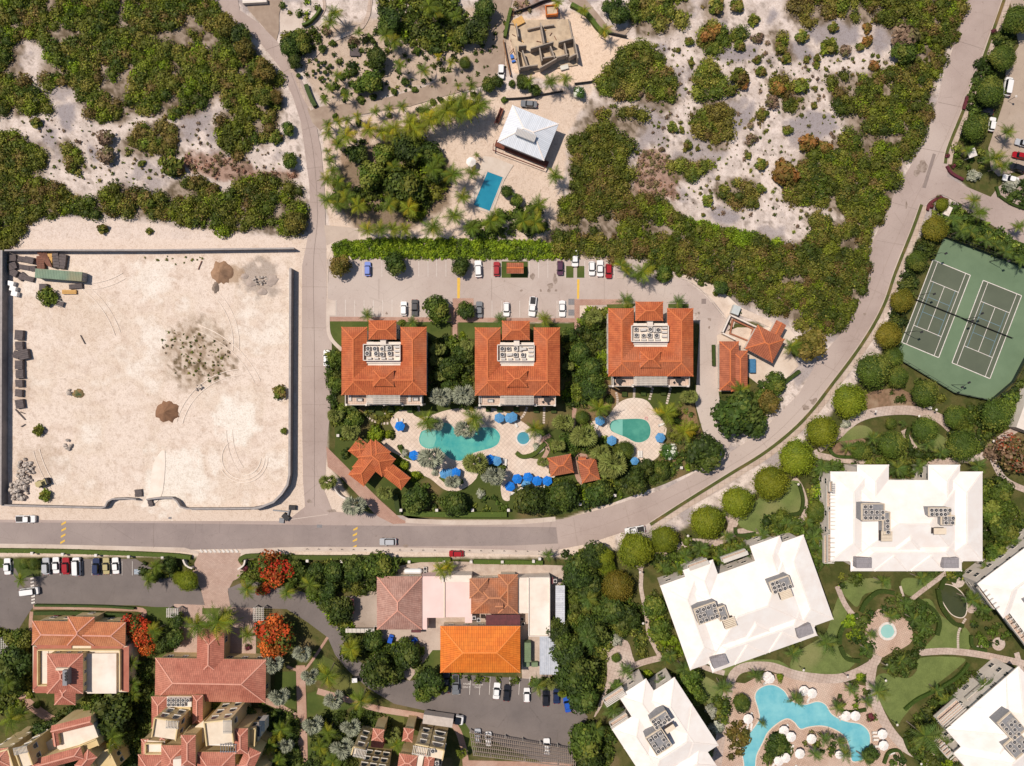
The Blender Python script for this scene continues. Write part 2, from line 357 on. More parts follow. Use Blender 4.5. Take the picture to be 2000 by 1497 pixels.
    lay(pm([(690,300),(770,270),(830,270),(880,320),(880,400),(800,450),(700,450),(655,400),(650,340)], 10, 6), cl(120, 100, 76), .85)
    lay(pm([(995,40),(1120,20),(1240,80),(1230,110),(1165,165),(1110,170),(1000,140)], 5, 4), cl(236, 208, 184), .95)
    # green estates: dark soil under planting
    for g in ([(640,630),(1480,630),(1560,690),(1480,830),(1320,930),(1100,1015),(790,1015),(700,1000),(640,900)],
              [(-60,1088),(1090,1090),(1180,1100),(1160,1560),(-60,1560)],
              [(1100,1100),(1300,1050),(1480,960),(1640,790),(1720,690),(1790,470),(1850,400),(2120,480),(2120,1560),(1140,1560)],
              [(1850,130),(1960,-60),(2120,-60),(2120,500),(1960,430),(1850,330)]):
        mm = pm(g, 5, 3); lay(mm, cl(96, 92, 52), 1); lay(mm*sm(n2, .4, .6), cl(74, 80, 38), .9); lay(mm*sm(n1, .6, .75), cl(140, 116, 88), .5)
    z = np.where(dune | (m > .5), -(.16*n2+.1*n3), -.02)
    z = np.where(m > .5, -.02-.12*n2-.05*n3, z); z = np.minimum(z, -.02)
    V = np.stack([(x-1000)*S, (748.5-y)*S, z], 1); nx = len(px); ny = len(py)
    i, j = np.meshgrid(np.arange(nx-1), np.arange(ny-1)); a = (j*nx+i).ravel()
    F = np.stack([a, a+nx, a+nx+1, a+1], 1)
    m_ = bpy.data.materials.new('earth'); m_.use_nodes = True; n = m_.node_tree.nodes; l = m_.node_tree.links; b = n['Principled BSDF']
    b.inputs['Roughness'].default_value = .95; b.inputs['Specular IOR Level'].default_value = .15
    at = n.new('ShaderNodeAttribute'); at.attribute_name = 'Col'; geo = n.new('ShaderNodeNewGeometry')
    def nz(s, dt, lo, hi, dst=0.0):
        q = n.new('ShaderNodeTexNoise'); q.inputs['Scale'].default_value = s; q.inputs['Detail'].default_value = dt; q.inputs['Distortion'].default_value = dst; l.new(geo.outputs['Position'], q.inputs['Vector'])
        r = n.new('ShaderNodeMapRange'); l.new(q.outputs['Fac'], r.inputs[0]); r.inputs[1].default_value = lo; r.inputs[2].default_value = hi; return r.outputs[0], q
    def mul(a_, fac, c_, amt):
        t = n.new('ShaderNodeMath'); t.operation = 'MULTIPLY'; l.new(fac, t.inputs[0]); t.inputs[1].default_value = amt
        mx = n.new('ShaderNodeMix'); mx.data_type = 'RGBA'; mx.blend_type = 'MULTIPLY'; l.new(t.outputs[0], mx.inputs['Factor']); l.new(a_, mx.inputs['A']); mx.inputs['B'].default_value = c_; return mx.outputs['Result']
    f1, q1 = nz(3.2, 5, .48, .7); f2, _ = nz(.7, 6, .5, .68, 1.5); f3, _ = nz(1.4, 3, .6, .72)
    o = mul(at.outputs['Color'], f1, (.62, .57, .52, 1), .5); o = mul(o, f2, (.8, .76, .72, 1), .6); o = mul(o, f3, (.75, .7, .66, 1), .5)
    l.new(o, b.inputs['Base Color'])
    bp = n.new('ShaderNodeBump'); bp.inputs['Strength'].default_value = .55; bp.inputs['Distance'].default_value = .16
    l.new(q1.outputs['Fac'], bp.inputs['Height']); l.new(bp.outputs[0], b.inputs['Normal'])
    o = bpy.data.objects.new('ground', np_mesh('ground', V, F, col, m_, True)); COL.objects.link(o); o['kind'] = 'structure'
    far = MB(); far.poly([(-900, -900), (900, -900), (900, 900), (-900, 900)], -.5); struct('terrain', far, M('far_scrub', (120, 112, 70), (190, 175, 155), .08, rough=.95))
make_ground()
# ------------------------------------------------------------------ tyre tracks in the yard
def tracks():
    g = random.Random(5); m = MB(); m2 = MB()
    for i in range(9):
        x, y = g.uniform(70, 520), g.uniform(530, 930); a = g.uniform(0, 6.28); k = g.uniform(-.035, .035); n = g.randint(8, 20); P = []
        for j in range(n):
            if not (40 < x < 555 and 510 < y < 960): break
            P.append((x, y)); x += math.cos(a)*9; y += math.sin(a)*9; a += k*2.2
        if len(P) > 3:
            for o in (-6, 6): ribbon(m if i % 3 else m2, offs(P, o), g.uniform(.8, 1.5), z0=.012, smooth=False)
    for cx, cy, r in ((475, 895, 34),):
        for rr in (r, r+8, r+14): ribbon(m2 if rr == r else m, [(cx+rr*math.cos(t*.22), cy+rr*math.sin(t*.22)) for t in range(g.randint(8, 20))], 1.8, z0=.012, smooth=False)
    struct('tyre_track', m, M('track_sand', (232, 212, 194), (240, 222, 207), .9, sharp=(.35, .6))); struct('tyre_track', m2, M('track_pale', (242, 225, 210), (236, 217, 200), 1.6))
tracks()
m = MB()
for q in ([(300,905),(322,880),(318,960),(300,985),(275,990),(292,960)],): sheet(0, q, 0, .02, 3, mb=m)
struct('sand_track', m, M('pale_track', (246, 230, 216), (236, 218, 202), .5))
# ------------------------------------------------------------------ roads
ROAD = M('concrete_road', (186, 166, 157), (172, 152, 143), .09, c3=(198, 180, 170), kind='road')
ASPH = M('worn_asphalt', (162, 146, 140), (148, 133, 128), .12, c3=(172, 156, 148), kind='road')
DARK = M('dark_asphalt', (128, 117, 112), (116, 106, 102), .15, c3=(136, 124, 118), kind='road')
PALE = M('pale_concrete', (214, 196, 182), (200, 180, 166), .3, c3=(222, 205, 192), kind='road')
DIRT = M('gravel_drive', (172, 150, 132), (156, 134, 117), .5, c3=(184, 164, 146), bump=.4, bscale=9)
VERGE = M('sandy_verge', (226, 205, 188), (206, 184, 166), .6, c3=(234, 216, 200), bump=.4)
LAWN = M('lawn', (88, 100, 44), (74, 88, 36), .3, c3=(112, 112, 58), kind='lawn', rough=.95)
LAWN2 = M('resort_lawn', (122, 134, 74), (104, 116, 62), .3, c3=(144, 142, 92), kind='lawn', rough=.95)
SOIL = M('bed_soil', (150, 118, 94), (120, 96, 72), 1.2, c3=(160, 135, 110), bump=.5)
YEL = M('yellow_paint', (236, 190, 78), (222, 178, 84), 2.0)
WPT = M('white_paint', (236, 228, 220), (215, 202, 192), 1.5)
# the lane along the west and the avenue
sheet('road', [(-140,1014),(300,1018),(560,1018),(596,990),(592,940),(589,760),(590,520),(600,470),(606,420),(604,360),(596,300),(588,240),(572,190),(545,130),(505,80),(455,45),(420,15),(395,-90),(450,-90),(468,20),(505,45),(540,80),(570,120),(600,180),(617,240),(628,300),(633,360),(636,440),(638,520),(638,640),(648,672),(648,780),(640,850),(634,960),(650,1000),(800,1008),(900,1022),(1030,1022),(1100,1014),(1180,993),(1300,955),(1400,900),(1480,850),(1560,770),(1600,700),(1640,655),(1690,560),(1705,470),(1725,430),(1750,370),(1800,290),(1830,200),(1845,140),(1880,40),(1900,-90),(1990,-90),(1965,20),(1935,100),(1900,180),(1860,290),(1850,330),(1850,345),(1880,362),(1935,385),(1950,365),(1975,350),(2010,338),(2120,300),(2120,480),(1990,475),(1930,435),(1895,420),(1870,395),(1840,380),(1815,390),(1800,412),(1780,470),(1745,540),(1720,610),(1680,680),(1610,770),(1560,830),(1500,890),(1420,950),(1330,1000),(1230,1035),(1150,1062),(1060,1080),(900,1080),(560,1074),(300,1072),(-140,1062)], ROAD, .02)
sheet('road', [(-140,1020),(300,1022),(620,1026),(1086,1030),(1090,1062),(1000,1066),(560,1070),(380,1074),(-140,1060)], ASPH, .028)
sheet('pavement', [(-140,1060),(120,1064),(360,1070),(388,1078),(388,1082),(350,1078),(-140,1070)], PALE, .05)
m = MB(); ribbon(m, [(470,1078),(600,1073),(900,1076),(1090,1082)], 9, 0, .09, smooth=True); struct('kerb', m, PALE)
m = MB(); ribbon(m, [(792,1017),(850,1020),(900,1021),(1010,1020),(1085,1014)], 9, 0, .08); struct('kerb', m, PALE)
sheet('parking_lot', [(639,507),(1270,507),(1300,535),(1340,548),(1380,580),(1420,630),(1428,640),(1400,665),(1402,755),(1408,800),(1420,830),(1440,850),(1400,905),(1372,840),(1358,790),(1366,640),(1362,612),(1190,612),(1186,604),(1125,590),(1125,622),(640,622)], M('lot_concrete', (198, 180, 170), (186, 167, 157), .12, c3=(206, 190, 180), kind='road'), .03)
m = MB(); ribbon(m, [(640,552),(640,540),(642,507),(650,506)], 2, 0, .12, smooth=False); ribbon(m, [(641,585),(641,640),(646,660),(655,672),(668,684)], 7, 0, .1); struct('kerb', m, PALE)
sheet('pavement', [(641,585),(656,588),(656,617),(641,617)], PALE, .12)
TILEP = M('clay_paving', (200, 160, 142), (188, 146, 128), .6, c3=(208, 172, 154), kind='brick', p=(.5, .25, .03, 0))
m = MB()
for q in ([(640,619),(1125,622),(1125,630),(640,628)], [(884,583),(925,583),(925,632),(884,630)], [(884,628),(893,628),(893,665),(884,665)], [(1122,585),(1215,585),(1215,595),(1132,597),(1132,650),(1122,650)], [(868,600),(884,600),(884,622),(868,622)]): sheet(0, q, 0, .045, mb=m)
ribbon(m, [(1128,640),(1132,680),(1126,720),(1130,770),(1122,800),(1120,830),(1112,860),(1118,900)], 8, 0, .045)
struct('pavement', m, TILEP)
m = MB(); sheet(0, [(642,628),(700,628),(880,630),(880,668),(862,670),(660,676),(646,660)], 0, .05, mb=m); sheet(0, [(895,630),(980,630),(980,662),(895,662)], 0, .05, mb=m); sheet(0, [(1045,632),(1120,632),(1122,648),(1095,650),(1045,650)], 0, .05, mb=m); sheet(0, [(979,511),(1031,511),(1031,543),(979,543)], 0, .05, mb=m); sheet(0, [(1105,520),(1120,520),(1120,543),(1105,543)], 0, .05, mb=m); sheet(0, [(1127,520),(1142,520),(1142,543),(1127,543)], 0, .05, mb=m); sheet(0, [(1185,595),(1240,594),(1240,600),(1186,606)], 0, .05, mb=m); sheet(0, [(1305,594),(1345,594),(1345,602),(1305,602)], 0, .05, mb=m)
struct('lawn', m, LAWN)
sheet('sand_verge', [(638,475),(650,460),(700,455),(1060,468),(1060,475),(690,470),(650,480),(640,507)], VERGE, .03)
sheet('road', [(633,440),(700,446),(700,470),(655,472),(638,480)], M('side_lane', (204, 184, 168), (192, 172, 158), .3, c3=(214, 196, 180), kind='road'), .034)
sheet('sand_verge', [(1270,520),(1330,532),(1400,560),(1445,600),(1500,625),(1520,640),(1505,640),(1470,625),(1440,615),(1432,640),(1425,628),(1385,578),(1345,545),(1300,533)], VERGE, .04)
m = MB(); ribbon(m, [(1205,543),(1305,541),(1345,549),(1378,574),(1400,602),(1424,630)], 2, 0, .14); ribbon(m, [(560,1016),(640,1005)], 1, 0, .02); struct('kerb', m, PALE)
# right side of the curve: grass strip, footpath, low wall
cur = [(1975,-40),(1940,60),(1915,130),(1880,220),(1852,290),(1846,320)]
cur2 = [(1800,400),(1782,450),(1750,530),(1725,600),(1685,670),(1630,745),(1570,820),(1500,880),(1420,930),(1340,980),(1270,1025)]
GRS = M('strip_grass', (92, 98, 46), (80, 84, 38), .8, c3=(130, 108, 66), kind='lawn')
PATH = M('footpath', (206, 184, 168), (194, 170, 154), .4, c3=(214, 194, 180), kind='brick', p=(1.6, 1.6, .04, 0))
for c_ in (cur, cur2):
    mb = MB(); ribbon(mb, c_, 6, .0, .10); struct('grass_strip', mb, GRS)
    mb = MB(); ribbon(mb, offs(c_, -8.5), 9, .0, .08); struct('pavement', mb, PATH)
    mb = MB(); ribbon(mb, offs(c_, 4), 1.2, 0, .13); struct('kerb', mb, PALE)
# other surfaces
DRIVE = sheet('gravel_drive', [(468,-40),(560,-40),(545,30),(545,60),(540,80),(520,60),(505,42),(485,20)], DIRT, .034)
sheet('gravel_drive', [(600,212),(660,205),(760,190),(830,170),(850,160),(900,130),(930,95),(950,60),(962,0),(965,-60),(1010,-60),(1000,0),(990,60),(985,110),(985,140),(975,160),(935,170),(880,185),(800,208),(700,225),(650,238),(625,255),(610,240)], DIRT, .036)
sheet('gravel_drive', [(1090,-40),(1145,0),(1170,30),(1190,55),(1205,60),(1225,55),(1235,30),(1228,-40),(1250,-40),(1245,40),(1220,70),(1185,68),(1150,35),(1110,0)], DIRT, .03)
sheet('driveway', [(548,27),(594,27),(588,64),(547,64)], PALE, .06)
m = MB(); ribbon(m, [(566,140),(585,128),(610,112),(640,85),(670,70),(700,58),(715,40),(722,15),(725,-20)], 8, 0, .06); ribbon(m, [(590,48),(612,42),(628,28),(634,12),(630,-10)], 6, 0, .06); ribbon(m, [(572,130),(582,160),(595,190),(610,215)], 7, 0, .05); struct('footpath', m, PATH)
# construction plot ground handled by the sheet; villa terrace
sheet('pool_terrace', [(945,305),(966,308),(1003,323),(985,352),(962,418),(915,404)], M('terrace_stone', (216, 200, 186), (206, 188, 172), .6), .06)
# bottom-left asphalt yards
sheet('parking_lot', [(-140,1100),(5,1100),(28,1092),(265,1092),(300,1112),(352,1125),(378,1130),(395,1160),(400,1185),(350,1190),(270,1183),(70,1180),(58,1195),(30,1240),(10,1330),(-140,1340)], DARK, .03)
sheet('driveway', [(389,1080),(470,1080),(466,1098),(478,1112),(475,1125),(455,1135),(445,1155),(450,1185),(500,1188),(500,1290),(340,1290),(340,1180),(400,1182),(392,1150),(375,1125),(380,1100)], M('entry_paving', (202, 172, 156), (190, 158, 142), .4, c3=(210, 184, 170), kind='brick', p=(.6, .3, .02, 0)), .04)
sheet('road', [(445,1150),(480,1135),(530,1140),(565,1148),(600,1160),(640,1200),(680,1250),(700,1290),(740,1320),(800,1330),(860,1325),(900,1318),(1100,1330),(1135,1385),(1148,1400),(1135,1435),(1125,1500),(1060,1490),(920,1430),(900,1400),(840,1390),(770,1375),(720,1345),(680,1310),(655,1280),(640,1245),(600,1215),(560,1190),(500,1188),(450,1186)], DARK, .045)
sheet('pavement', [(818,1230),(862,1225),(862,1270),(845,1270),(800,1330),(780,1315),(760,1320),(735,1300),(720,1235),(760,1228)], M('yard_concrete', (200, 180, 166), (184, 162, 148), .3, c3=(208, 190, 176), kind='road'), .05)
sheet('pavement', [(672,1165),(738,1162),(738,1228),(675,1225)], M('yard_concrete2', (176, 158, 144), (160, 142, 128), .4, c3=(188, 170, 156), kind='road'), .04)
m = MB()
for q in ([(700,1120),(840,1095),(1100,1105),(1105,1330),(1020,1330),(1015,1225),(735,1230)],): sheet(0, q, 0, .035, mb=m)
struct('pavement', m, M('yard_sand', (208, 188, 172), (186, 164, 148), .5, kind='road'))
PAVE2 = M('brick_path', (204, 164, 144), (190, 148, 128), .6, c3=(212, 178, 160), kind='brick', p=(.5, .25, .03, 0))
m = MB(); ribbon(m, [(587,1300),(588,1340),(590,1400),(592,1497),(590,1560)], 18, 0, .05); ribbon(m, [(640,1245),(610,1290),(590,1310),(560,1302)], 5, 0, .05); ribbon(m, [(620,1350),(690,1370),(740,1385),(830,1400),(885,1415),(905,1460),(910,1497)], 12, 0, .048); ribbon(m, [(510,1365),(545,1380),(580,1400)], 12, 0, .046); ribbon(m, [(65,1186),(130,1186),(200,1188),(278,1192),(275,1210)], 9, 0, .05); ribbon(m, [(62,1195),(60,1225),(66,1260)], 7, 0, .049); ribbon(m, [(40,1360),(70,1385),(110,1410),(135,1405)], 18, 0, .05); struct('footpath', m, PAVE2)
sheet('pavement', [(905,1485),(1130,1490),(1130,1560),(900,1560)], PAVE2, .06)
m = MB()
for q in ([(275,1186),(345,1186),(340,1290),(300,1285),(280,1240)], [(538,1312),(578,1312),(578,1385),(548,1380),(535,1350)], [(600,1355),(640,1345),(700,1370),(660,1400),(600,1400)], [(840,1270),(860,1268),(860,1312),(910,1318),(950,1322),(960,1330),(840,1330),(803,1325)], [(610,1270),(650,1290),(700,1335),(735,1372),(700,1360),(640,1340),(612,1320)], [(700,1385),(790,1400),(790,1430),(700,1425)], [(885,1415),(915,1412),(925,1425),(930,1470),(912,1470)], [(-60,1100),(28,1092),(85,1092),(82,1125),(40,1130),(30,1110),(-60,1108)], [(395,1188),(430,1188),(425,1200),(395,1200)], [(600,1410),(700,1420),(690,1500),(602,1500)]): sheet(0, q, 0, .03, mb=m)
struct('lawn', m, LAWN)
# pool estate between the three villas and the avenue
sheet('lawn', [(650,790),(1100,790),(1160,740),(1350,760),(1365,830),(1400,900),(1300,945),(1190,985),(1100,1005),(1000,1015),(800,1014),(772,1000),(740,975),(700,960),(650,920),(655,860)], M('estate_lawn', (84, 92, 40), (72, 84, 34), .25, c3=(150, 118, 88), kind='lawn', rough=.95), .02)
sheet('driveway', [(637,872),(655,890),(690,925),(740,975),(782,1013),(800,1022),(768,1024),(740,1010),(728,1000),(716,985),(668,935),(640,912)], TILEP, .05)
DECK = M('deck_stone', (236, 214, 196), (226, 202, 184), .4, c3=(241, 222, 206), kind='brick', p=(.85, .85, .025, .75))
sheet('pool_deck', [(768,812),(780,803),(800,803),(815,815),(840,812),(880,800),(950,795),(1000,812),(1045,842),(1060,855),(1062,880),(1035,895),(1070,900),(1072,925),(1085,930),(1050,955),(1000,965),(995,978),(982,975),(978,950),(985,930),(975,900),(950,890),(930,935),(905,955),(885,960),(865,955),(840,935),(815,925),(800,920),(795,905),(780,890),(760,880),(745,862),(765,850),(770,840),(762,825)], DECK, .05, 3)
sheet('pool_deck', [(1155,825),(1185,815),(1205,790),(1230,778),(1262,782),(1280,805),(1300,830),(1300,850),(1290,885),(1275,900),(1250,905),(1235,895),(1230,875),(1200,865),(1180,860),(1160,845)], DECK, .05, 4)
m = MB(); ribbon(m, [(1055,905),(1070,878),(1060,860),(1075,850)], 8, 0, .06); ribbon(m, [(1120,885),(1128,930),(1138,945)], 9, 0, .06); sheet(0, [(1118,882),(1146,888),(1150,900),(1130,900)], 0, .055, mb=m); struct('footpath', m, TILEP)
# service plot at the east of the villas
sheet('sand_verge', [(1400,655),(1440,640),(1540,640),(1560,665),(1545,690),(1560,715),(1530,745),(1500,765),(1460,735),(1440,765),(1402,765)], M('service_yard', (222, 202, 184), (204, 182, 164), .5, c3=(230, 212, 196), bump=.4), .04)
# right resort: paths, lawns, beds
RPAVE = M('resort_paving', (206, 184, 170), (192, 168, 154), .3, c3=(214, 196, 184), kind='brick', p=(.9, .9, .03, .3))
RP2 = M('resort_deck', (214, 184, 164), (200, 168, 148), .4, c3=(222, 196, 178), kind='brick', p=(.5, .5, .03, .5))
m = MB()
for q, w_ in (([(1220,1090),(1250,1110),(1252,1150),(1262,1200),(1268,1240),(1290,1285)],8), ([(1262,1085),(1250,1115)],8), ([(1230,1080),(1290,1085),(1345,1060),(1400,1060),(1440,1040),(1500,1040)],13), ([(1420,1000),(1430,1025),(1420,1050)],16), ([(1465,985),(1445,1010),(1432,1030)],10),
    ([(1550,935),(1562,950),(1572,980),(1570,1010),(1555,1020),(1530,1020)],11), ([(1640,850),(1670,820),(1715,805),(1780,802),(1830,815),(1860,840)],18), ([(1590,880),(1600,890),(1660,900),(1690,900)],12), ([(1640,850),(1600,880)],10), ([(1765,840),(1775,860),(1790,875)],12), ([(1810,905),(1880,898),(1920,890),(1950,860),(2000,830)],13), ([(1905,850),(1930,880),(1960,935),(2010,960)],12),
    ([(1635,1145),(1650,1180),(1670,1205),(1690,1215)],10), ([(1775,1175),(1800,1155),(1840,1125),(1860,1110)],9), ([(1795,1275),(1850,1272),(1910,1278),(1980,1292),(2060,1310)],13), ([(1715,1280),(1700,1300),(1640,1325),(1560,1320),(1500,1302),(1440,1310),(1420,1360),(1410,1420),(1400,1497)],18), ([(1706,1290),(1700,1340),(1715,1385),(1740,1430),(1775,1465),(1820,1480),(1870,1490)],18), ([(1415,1315),(1380,1305),(1350,1290)],10), ([(1215,1250),(1180,1260),(1170,1300)],8), ([(1290,1285),(1240,1300),(1205,1330)],12), ([(1985,1275),(1998,1320)],10), ([(1920,1045),(1960,1020),(2010,1005)],10)):
    ribbon(m, q, w_, 0, .05)
sheet(0, [(1185,1270),(1200,1252),(1225,1252),(1235,1280),(1240,1300),(1225,1320),(1190,1345),(1175,1380),(1160,1400),(1185,1330)], 0, .052, 3, mb=m)
struct('footpath', m, RPAVE)
sheet('pool_deck', [(1690,1230),(1715,1190),(1745,1200),(1775,1215),(1782,1250),(1760,1268),(1740,1275),(1720,1285),(1700,1275)], RP2, .062, 3)
sheet('pool_deck', [(1420,1340),(1455,1335),(1500,1315),(1560,1325),(1620,1332),(1690,1340),(1715,1385),(1750,1440),(1770,1497),(1770,1600),(1400,1600),(1405,1430)], RP2, .056, 2)
m = MB()
for q in ([(1640,1150),(1650,1135),(1720,1130),(1740,1150),(1690,1160),(1675,1185),(1660,1175)], [(1800,1130),(1830,1128),(1815,1150),(1780,1165),(1760,1150),(1765,1130)],
    [(1640,1165),(1655,1205),(1640,1225),(1637,1260),(1665,1285),(1670,1295),(1640,1318),(1590,1320),(1548,1310),(1545,1290),(1570,1265),(1610,1240),(1625,1200)],
    [(1815,1170),(1835,1200),(1870,1225),(1888,1260),(1880,1268),(1815,1268),(1808,1262),(1830,1235),(1830,1205),(1785,1180)],
    [(1798,1285),(1880,1285),(1870,1305),(1800,1360),(1765,1400),(1748,1415),(1715,1365),(1708,1330),(1725,1315),(1770,1325),(1790,1310)],
    [(1880,1225),(1895,1240),(1893,1268),(1880,1268)], [(1370,1320),(1415,1350),(1410,1400),(1380,1370)], [(1385,1305),(1470,1285),(1450,1315),(1430,1322)], [(1470,1290),(1520,1290),(1545,1310),(1500,1300)],
    [(1640,860),(1665,835),(1690,832),(1705,845),(1690,855),(1645,862)], [(1780,850),(1810,838),(1850,860),(1845,885),(1800,880)], [(1420,1000),(1400,1035),(1370,1045)], [(1560,940),(1560,1000),(1520,1005),(1490,1040),(1440,1020),(1500,960)]):
    sheet(0, q, 0, .05, 4, mb=m)
struct('lawn', m, LAWN2)
m = MB()
for q in ([(1692,770),(1760,760),(1790,790),(1740,800),(1700,805)], [(1625,875),(1660,855),(1690,860),(1680,890),(1640,895)]): sheet(0, q, 0, .045, 3, mb=m)
struct('bed', m, SOIL)
# tennis
sheet('tennis_surround', [(1844,463),(2010,524),(2080,560),(1975,745),(1932,782),(1860,768),(1750,700),(1762,660)], M('green_acrylic', (114, 134, 104), (104, 124, 95), .15, c3=(122, 140, 110), rough=.6), .05)
CT = [((1822,508),(1895,538),(1833,699),(1761,669)), ((1920,548),(1995,578),(1933,740),(1859,709))]
m = MB(); ml = MB(); mbl = MB()
for q in CT:
    sheet(0, list(q), 0, .06, mb=m)
    a, b, c, d = (Vector(p) for p in q)
    P = lambda u, v: a+(b-a)*u+(d-a)*v+(a-b+c-d)*u*v
    def ln(u0, v0, u1, v1, w_=1.1, t=ml): ribbon(t, [tuple(P(u0, v0)), tuple(P(u1, v1))], w_, z0=.068+.004*(u0 == u1), smooth=False)
    ln(0,0,1,0,1.5); ln(0,1,1,1,1.5); ln(0,0,0,1,1.5); ln(1,0,1,1,1.5); ln(.125,0,.125,1); ln(.875,0,.875,1); ln(.125,.231,.875,.231); ln(.125,.769,.875,.769); ln(.5,.231,.5,.769)
    for u in (.21, .79): ln(u, .22, u, .78, .9, mbl)
    for v in (.41, .59): ln(.21, v, .79, v, .9, mbl)
struct('tennis_court', m, M('court_grey', (98, 104, 86), (90, 96, 80), .15, c3=(106, 112, 94)))
struct('court_marking', ml, WPT); struct('court_marking', mbl, M('blue_line', (118, 146, 158)))
# top-right car park
sheet('parking_lot', [(1960,-60),(1990,90),(1965,130),(1960,200),(1930,290),(1935,330),(1950,345),(2120,300),(2120,-60)], M('tan_lot', (186, 166, 148), (174, 154, 138), .2, c3=(196, 178, 162), kind='road'), .033)
# painted markings
m = MB()
for q in ([(893,543),(899,543),(898,583),(893,583)], [(1127,546),(1132,546),(1131,584),(1127,584)]): sheet(0, q, 0, .04, mb=m)
for (x0, y0) in ((120, 1019), (120, 1031), (119, 1043), (118, 1055)): sheet(0, [(x0, y0+4), (x0+9, y0-1), (x0+9, y0+3), (x0, y0+8)], 0, .038, mb=m)
for (x0, y0) in ((690, 1030), (689, 1041), (689, 1052), (688, 1065)): sheet(0, [(x0, y0+4), (x0+9, y0-1), (x0+8, y0+4), (x0, y0+7)], 0, .038, mb=m)
struct('road_marking', m, YEL)
m = MB()
def pl(x, y0, y1, w_=.8): ribbon(m, [(x, y0), (x, y1)], w_, z0=.055, smooth=False)
for i in range(8): pl(656.5+18.2*i, 586, 618)
for x in (709, 746, 818, 836, 853, 871, 905, 922): pl(x, 508, 541)
for x in (961, 979, 1034, 1052, 1070, 1088, 1105, 1142, 1152, 1166, 1184, 1200): pl(x, 510, 543)
for x in (961, 980, 1015, 1033, 1051, 1088, 1106): pl(x, 588, 620)
for x in (26, 81, 98, 118, 139, 162, 180, 198, 217, 239, 259): pl(x, 1096, 1124)
for i in range(14): ribbon(m, [(900+19.2*i, 1322), (898+19.2*i, 1357)], .9, z0=.06, smooth=False)
for i in range(4): ribbon(m, [(60+.3*i, 1131+i*7), (67+.3*i, 1129+i*7)], 3, z0=.06, smooth=False)
for i in range(3): ribbon(m, [(62, 1166+i*6), (69, 1164+i*6)], 3, z0=.06, smooth=False)
for i in range(9): ribbon(m, [(391+i*8.6, 1074), (396+i*8.6, 1079)], 4, z0=.06, smooth=False)
struct('road_marking', m, WPT)
def letters(s, x, y, size, rz=0, mat=WPT):     # stencilled words on the bays
    c = bpy.data.curves.new('bay_lettering', 'FONT'); c.body = s; c.size = size; c.align_x = 'CENTER'; c.extrude = .002
    o = bpy.data.objects.new('bay_lettering', c); COL.objects.link(o); o.location = W(x, y)+Vector((0, 0, .066)); o.rotation_euler = (0, 0, rz); c.materials.append(mat); o['kind'] = 'structure'
letters('STAFF', 912, 1338, .75); letters('ONLY', 911, 1344, .75); letters('TOWN CAR', 933, 1339, .55); letters('ONLY', 933, 1344, .65)
m = MB(); sheet(0, [(262,1112),(274,1112),(274,1122),(262,1122)], 0, .055, mb=m); struct('road_marking', m, M('blue_bay', (120, 140, 160), (200, 200, 200), 3))
# concrete joints across the lane and the main road, and along their middle
m = MB()
for (a, b) in [((590,y),(639,y+1)) for y in (486,560,640,716,790,862,930)]+[((605,395),(634,397)),((600,330),(630,326)),((590,255),(618,246)),((550,143),(578,128)),((520,98),(552,86)),((1660,655),(1690,672)),((1690,560),(1735,580)),((1712,470),(1770,480)),((1740,395),(1792,410)),((1800,290),(1850,300)),((1832,200),(1890,212)),((1870,80),(1932,100)),((1480,850),(1505,885)),((1340,940),(1356,990)),((1220,985),(1232,1032)),((1120,1012),(1128,1066)),((1595,705),(1650,735)),((300,1022),(300,1070)),((640,507),(640,540)),((740,545),(740,585)),((960,545),(960,586)),((1180,545),(1180,590))]: ribbon(m, [a, b], .55, z0=.045, smooth=False)
ribbon(m, [(1965,-20),(1925,80),(1880,190),(1838,290),(1790,385),(1745,480),(1700,590),(1650,690),(1580,780),(1500,860),(1400,925),(1280,985),(1180,1025),(1095,1048)], .5, 0.045)
ribbon(m, [(614,990),(614,700),(612,520),(620,420),(612,300),(595,220),(560,120)], .5, 0.045)
struct('expansion_joint', m, M('joint_filler', (150, 132, 122), (170, 152, 142), 2))
# stains, patches, manholes, drains
def blob(cx, cy, r, n=14, seed=1, sx=1, sy=1):
    q = random.Random(seed*13+int(cx)); return [(cx+math.cos(6.283*i/n)*r*sx*q.uniform(.55, 1.15), cy+math.sin(6.283*i/n)*r*sy*q.uniform(.55, 1.15)) for i in range(n)]
m = MB()
for a in ((1084,545,10,1,.5,1.2),(1075,558,7,2,1,.8),(1018,568,3,3,1,1),(1056,568,3,4,1,1),(1072,568,4,5,1,1),(1086,568,3,6,1,1),(1802,325,12,7,.9,1.2),(1790,338,6,8,1,1.4),(1590,785,10,9,1,.8),(1573,797,8,10,1,.8),(1365,612,3,11,1,1),(1386,624,3.5,12,1,1),(1385,640,3,13,.7,1),(650,603,0,1,1,1),(1770,400,4,14,.6,2),(1688,614,3.5,15,1,.8),(604,979,6,16,1,.7),(648,998,8,17,1.3,.6),(792,1067,5,18,1.4,.8),(1040,540,6,19,1,1.3),(755,612,3,20,1,1)):
    if a[2]: sheet(0, crv(blob(a[0], a[1], a[2], 12, a[3], a[4], a[5]), 3), 0, .036, mb=m)
struct('oil_stain', m, M('oil_stain', (138, 120, 108), (168, 150, 138), 1.2, sharp=(.4, .6)))
m = MB()
for q in ([(1822,300),(1828,302),(1808,368),(1801,367)], [(1370,584),(1379,584),(1379,594),(1370,594)]): sheet(0, q, 0, .037, mb=m)
struct('road_patch', m, M('tar_patch', (150, 134, 126), (138, 122, 116), .6))
m = MB()
for (x, y) in ((1116, 590), (1116, 611)): sheet(0, [(x-6,y-6),(x+6,y-6),(x+6,y+6),(x-6,y+6)], 0, .05, mb=m)
